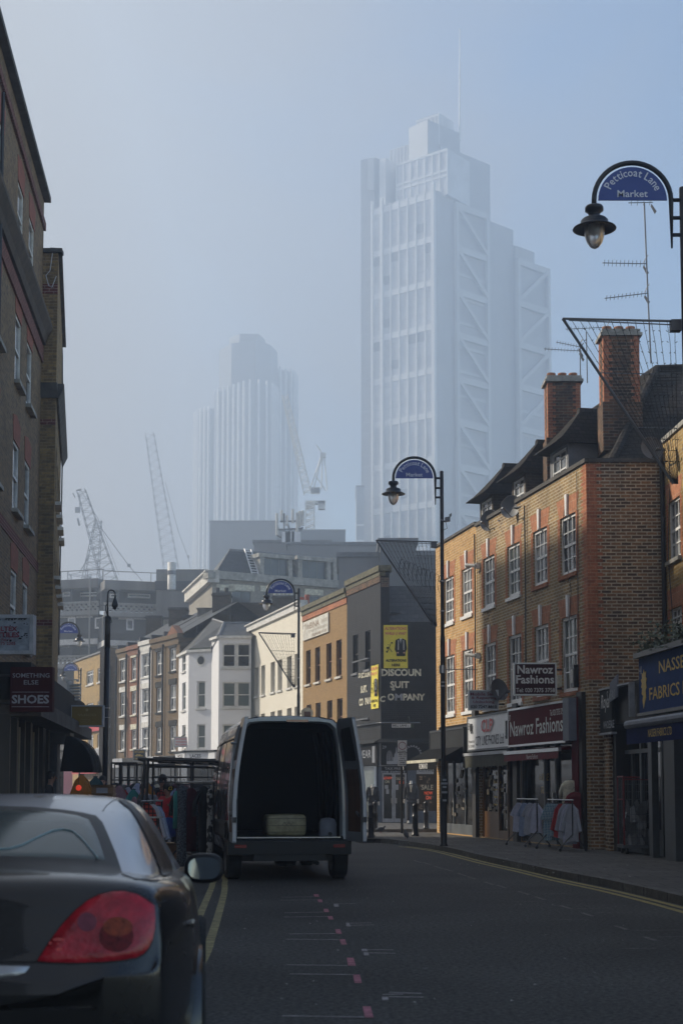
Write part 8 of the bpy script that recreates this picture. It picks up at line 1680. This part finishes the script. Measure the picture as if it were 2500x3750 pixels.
# ---------------------------------------------------------------- the parked car in the foreground
M['carpaint'] = mat('dark metallic paint', (.011, .012, .015), .3, .0, vary=.08, scale=2, coat=.55, spec=.4); M['carroof'] = mat('roof paint with sky reflection', (.34, .355, .40), .30, .55, vary=.04, coat=.7)  # roof: sky reflection on dark paint put into a silver colour
M['carglass'] = mat('tinted car glass', (.06, .085, .085), .12, vary=0, spec=.30); M['carblack'] = mat('satin black trim', (.010, .010, .013), .45, vary=0, spec=.3)
ch = R(5.1); co_ = V((-1.47, 5.88, 0)); cf = V((-sin(ch), cos(ch), 0)); cr_ = V((cos(ch), sin(ch), 0))
def cpnt(x, y, z): return co_ + cr_*x + cf*y + UP*z
tCar = thing('parked_car', 'dark coupe with sky reflection painted on its roof and one big red tail light showing', 'car', co_)
def csec(y, hw, zb, zs, zt, k=1.0, wa=1.0):
    h_ = [(0, zb), (hw*.8, zb), (hw*.95, zb+.06), (hw*wa, zb+.20), (hw*wa*1.0, .56), (hw*.99, .74), (hw*.965, zs-.10), (hw*.92, zs-.02), (hw*.80, zs+.01), (hw*.5, zt), (0, zt+.004)]
    return [cpnt(-x, y, z) for x, z in h_[::-1]][:-1] + [cpnt(x, y, z) for x, z in h_]
secs = [csec(.0, .55, .34, .60, .60), csec(.012, .66, .28, .64, .66), csec(.05, .755, .24, .70, .72), csec(.085, .775, .22, .84, .86), csec(.115, .785, .21, .97, 1.0), csec(.17, .80, .2, 1.02, 1.045), csec(.26, .82, .2, 1.025, 1.06),
        csec(.45, .862, .2, 1.02, 1.065), csec(.75, .905, .2, 1.01, 1.075, 1, 1.012), csec(1.1, .925, .2, 1.0, 1.06, 1, 1.015), csec(1.6, .918, .2, .985, 1.03), csec(2.4, .91, .2, .965, 1.0), csec(3.1, .90, .2, .93, .95), csec(3.5, .86, .2, .86, .90), csec(3.9, .80, .22, .74, .78), csec(4.12, .66, .26, .62, .64)]
b = MB(); b.loft(secs, True); b.poly(*secs[0]); b.poly(*secs[-1][::-1]); bd = b.build('body', M['carpaint'], tCar, smooth=True); subsurf(bd, 2)
def groof(y, hb, zb_, ht, zt): 
    h_ = [(hb, zb_), (hb-(hb-ht)*.35, zb_+(zt-zb_)*.42), (hb-(hb-ht)*.75, zb_+(zt-zb_)*.80), (ht*.93, zb_+(zt-zb_)*.97), (ht*.6, zt+.008), (0, zt+.018)]
    return [cpnt(-x, y, z) for x, z in h_] + [cpnt(x, y, z) for x, z in h_[-2::-1]]
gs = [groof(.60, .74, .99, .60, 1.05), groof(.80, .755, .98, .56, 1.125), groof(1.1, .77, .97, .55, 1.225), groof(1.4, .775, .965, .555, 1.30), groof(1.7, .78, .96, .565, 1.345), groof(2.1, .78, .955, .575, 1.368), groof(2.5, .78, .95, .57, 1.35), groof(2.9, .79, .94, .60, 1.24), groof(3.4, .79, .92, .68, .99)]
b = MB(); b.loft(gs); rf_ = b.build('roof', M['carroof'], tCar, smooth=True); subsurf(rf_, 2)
bpy.context.view_layer.update()
def bvh(o):
    dg = bpy.context.evaluated_depsgraph_get(); ev = o.evaluated_get(dg); me = ev.to_mesh(); mw = o.matrix_world if o.matrix_world.translation.length else Matrix.Translation(ORG[o.name])
    t = BVHTree.FromPolygons([Matrix.Translation(ORG[o.name]) @ v.co for v in me.vertices], [tuple(p.vertices) for p in me.polygons]); ev.to_mesh_clear(); return t
bvB, bvR = bvh(bd), bvh(rf_)
CAMP = V((0, 0, EYE))
def cast(px, py, trees, off):
    r = ray(px, py).normalized(); best = None
    for t in trees:
        h = t.ray_cast(CAMP, r)
        if h[0] is not None and (best is None or h[3] < best[3]): best = h
    if best is None:
        for t in trees:
            p = CAMP + r*7; h = t.find_nearest(p)
            if best is None or h[3] < best[3]: best = h
        return best[0] + best[1]*off
    n = best[1]; n = n if n.dot(r) < 0 else -n
    return best[0] + n*off
def patch(name, pts, trees, off, m, parent, rings=7, sub=5, cen=None, edge=0.0):
    P = []
    for i in range(len(pts)):
        a, b = pts[i], pts[(i+1) % len(pts)]
        for k in range(sub): P.append((a[0]+(b[0]-a[0])*k/sub, a[1]+(b[1]-a[1])*k/sub))
    cx, cy = cen or (sum(p[0] for p in P)/len(P), sum(p[1] for p in P)/len(P)); R_ = []
    for j in range(rings+1):
        f = 1-j/(rings+.35); R_.append([cast(cx+(p[0]-cx)*f, cy+(p[1]-cy)*f, trees, off*(1 if j else edge)) for p in P])
    b = MB(); b.loft(R_, True); b.poly(*R_[-1]); return b.build(name, m, parent, smooth=True)
def strip(name, A_, B_, trees, off, m, parent, n=24, k=4):
    def rs(L, n):
        d = [0]; 
        for i in range(1, len(L)): d.append(d[-1]+math.dist(L[i-1], L[i]))
        o = []
        for i in range(n+1):
            s_ = d[-1]*i/n; j = max(x for x in range(len(d)) if d[x] <= s_+1e-9); j = min(j, len(L)-2); f = (s_-d[j])/(d[j+1]-d[j]); o.append((L[j][0]+(L[j+1][0]-L[j][0])*f, L[j][1]+(L[j+1][1]-L[j][1])*f))
        return o
    a, b_ = rs(A_, n), rs(B_, n); sec = []
    for j in range(k+1): f = j/k; sec.append([cast(p[0]+(q[0]-p[0])*f, p[1]+(q[1]-p[1])*f, trees, off) for p, q in zip(a, b_)])
    m_ = MB(); m_.loft(sec); return m_.build(name, m, parent, smooth=True)
Z4 = lambda L: [(x/1.742, 2800+y/1.742) for x, y in L]
TLp = Z4([(238, 1257), (300, 1160), (340, 1100), (400, 1020), (480, 935), (560, 872), (640, 832), (720, 814), (800, 813), (870, 832), (930, 865), (982, 905), (987, 970), (984, 1050), (970, 1120), (945, 1172), (915, 1208), (870, 1232), (800, 1247), (650, 1262), (450, 1268), (320, 1264)])
cx_, cy_ = 390, 3390
patch('light_surround', [(cx_+(x-cx_)*1.035, cy_+(y-cy_)*1.05) for x, y in TLp], [bvB], .004, M['carblack'], tCar, cen=(cx_, cy_))
tl_ = patch('tail_light', TLp, [bvB], .014, M['redlens2'] if 'redlens2' in M else M.setdefault('redlens2', mat('tail light lens', (.48, .018, .035), .16, vary=.3, scale=14, coat=.25, spec=.4, bump=.15, bscale=60)), tCar, cen=(cx_, cy_), edge=.3)
def circ(x, y, rx, ry, n=14): return Z4([(x+rx*cos(2*pi*k/n), y+ry*sin(2*pi*k/n)) for k in range(n)])
M['lensA'] = mat('smoky reversing lens', (.22, .05, .08), .3, vary=.2, scale=40, spec=.3); M['lensB'] = mat('amber brown lens', (.30, .05, .02), .3, vary=.4, scale=45, spec=.3); M['lensC'] = mat('deep red lens', (.17, .006, .010), .3, vary=.4, scale=45, spec=.3); M['lensD'] = mat('bright red reflector', (.75, .02, .015), .2, vary=.3, scale=40, coat=1)
patch('brake_lens', circ(742, 1100, 112, 105), [bvB], .0148, M['lensC'], tl_, 3, 2, edge=1); patch('indicator_lens', circ(752, 1040, 95, 62), [bvB], .0155, M['lensB'], tl_, 3, 2, edge=1); patch('reversing_lens', circ(556, 1010, 62, 62), [bvB], .0150, M['lensA'], tl_, 3, 2, edge=1)
for x, y, rx, ry in ((378, 1122, 38, 9), (380, 1186, 22, 12), (322, 1145, 10, 9), (372, 1150, 10, 6)): patch('reflector_facet', circ(x, y, rx, ry, 8), [bvB], .0155, M['lensD'], tl_, 2, 1, edge=1)
RWp = Z4([(-420, 240), (-100, 262), (200, 270), (400, 287), (520, 305), (610, 325), (655, 370), (690, 450), (740, 570), (783, 700), (400, 690), (0, 668), (-420, 640)])
patch('window_surround', RWp, [bvR, bvB], .005, M['carblack'], tCar, cen=(100, 3070), rings=8)
RGp = Z4([(-400, 262), (-100, 282), (200, 290), (400, 305), (520, 325), (590, 350), (620, 400), (660, 490), (705, 628), (400, 612), (0, 600), (-400, 585)])
rw_ = patch('rear_window', RGp, [bvR, bvB], .009, M['carglass'], tCar, cen=(100, 3060), rings=8)
strip('side_window', Z4([(745, 225), (800, 232), (870, 290), (940, 380), (1010, 490), (1075, 610), (1105, 690)]), Z4([(790, 262), (830, 290), (880, 370), (930, 470), (985, 590), (1025, 700), (1045, 720)]), [bvR, bvB], .006, M['carblack'], tCar)
# hoop seen through the rear glass: roll bar line on the glass's inside is modelled as a pale tube just in front of the seat
hp = Z4([(-60, 560), (0, 556), (60, 552), (140, 530), (240, 480), (330, 440), (400, 428), (460, 440), (520, 490), (570, 550), (620, 612)])
s = MB(); s.tube([cast(x, y, [bvR, bvB], .0115) for x, y in hp], .0042, 6); s.build('heated_trim_line', M['hoop'] if 'hoop' in M else M.setdefault('hoop', mat('pale blue glass trim', (.24, .34, .36), .5, vary=0)), rw_)
patch('plate_lamp_trim', Z4([(-300, 1285), (0, 1287), (190, 1290), (160, 1330), (110, 1348), (0, 1362), (-300, 1366)]), [bvB], .008, M['alu'], tCar, cen=(-20, 3548), rings=4)
s = MB(); s.tube([cast(x, y, [bvB], .002) for x, y in Z4([(236, 1262), (150, 1262), (0, 1262), (-200, 1262)])], .004, 4); s.tube([cast(x, y, [bvR, bvB], .002) for x, y in Z4([(780, 705), (860, 735), (960, 745), (1010, 742)])], .0035, 4); s.tube([cast(x, y, [bvR], .001) for x, y in Z4([(655, 300), (680, 265), (710, 240), (745, 225)])], .0022, 4); s.tube([cast(x, y, [bvB], .002) for x, y in Z4([(885, 835), (960, 880), (1010, 890), (1062, 872)])], .003, 4); s.build('panel_gap', M['wire'], tCar)
h = cast(*Z4([(1195, 1030)])[0], [bvB], .02); s = MB(); s.tube([h-cf*.02, h+cf*.14], [.012, .014], 6); s.build('door_handle', M['carpaint'], tCar)
# door mirror
mc = at(747, 3180, 8.55); mr_ = MB(); rg = []
for y, k in ((-.035, .0), (-.035, .86), (-.02, .97), (.0, 1.0), (.05, .96), (.10, .72), (.125, .3), (.13, 0)):
    rg.append([mc + cr_*(.112*k*(abs(cos(a))**.7)*(1 if cos(a) > 0 else -1)) + cf*y + UP*(.085*k*(abs(sin(a))**.75)*(1 if sin(a) > 0 else -1)) for a in [2*pi*i/24 for i in range(24)]])
mr_.loft(rg, True); mo = mr_.build('door_mirror', M['carblack'], tCar, smooth=True)
mg = MB(); mg.poly(*[mc - cf*.037 + cr_*(.088*(abs(cos(a))**.7)*(1 if cos(a) > 0 else -1)) + UP*(.062*(abs(sin(a))**.75)*(1 if sin(a) > 0 else -1)) for a in [2*pi*i/28 for i in range(28)]]); mg.build('mirror_glass', mat('mirror', (.36, .42, .48), .03, 1.0, vary=0), mo)
s = MB(); s.tube([mc+V((-.08, .02, -.04)), mc+V((-.19, .02, -.085)), mc+V((-.27, .0, -.14))], [.03, .032, .045], 8); s.build('mirror_arm', M['carblack'], mo, smooth=True)
for x, y in ((.835, .98), (-.835, .98), (.835, 3.35), (-.835, 3.35)): wheel(tCar, cpnt(x, y, .315), cr_*(1 if x > 0 else -1), .315, .215, M['alu'], 5)
s = MB(); s.lathe([(.335, -.10), (.365, -.09), (.37, .0), (.365, .105), (.335, .11)], cpnt(.82, .98, .325), 36, cr_); s.build('wheel_arch', M['carpaint'], tCar, smooth=True)

# ---------------------------------------------------------------- the hazy air
hm = bpy.data.materials.new('haze'); hm.use_nodes = True; n_ = hm.node_tree; n_.nodes.clear(); o_ = N(n_, 'ShaderNodeOutputMaterial'); v_ = N(n_, 'ShaderNodeVolumePrincipled')
v_.inputs['Density'].default_value = .0025; v_.inputs['Color'].default_value = (.69, .80, .945, 1); v_.inputs['Anisotropy'].default_value = .68; n_.links.new(v_.outputs[0], o_.inputs['Volume'])
hz = MB().box(-72, 97, -52, 662, -1, 232).build('haze', hm); hz['kind'] = 'stuff'
for o in list(sc.objects):
    if o.type == 'MESH' and len(o.data.materials) == 0: o.data.materials.append(M['steel'])
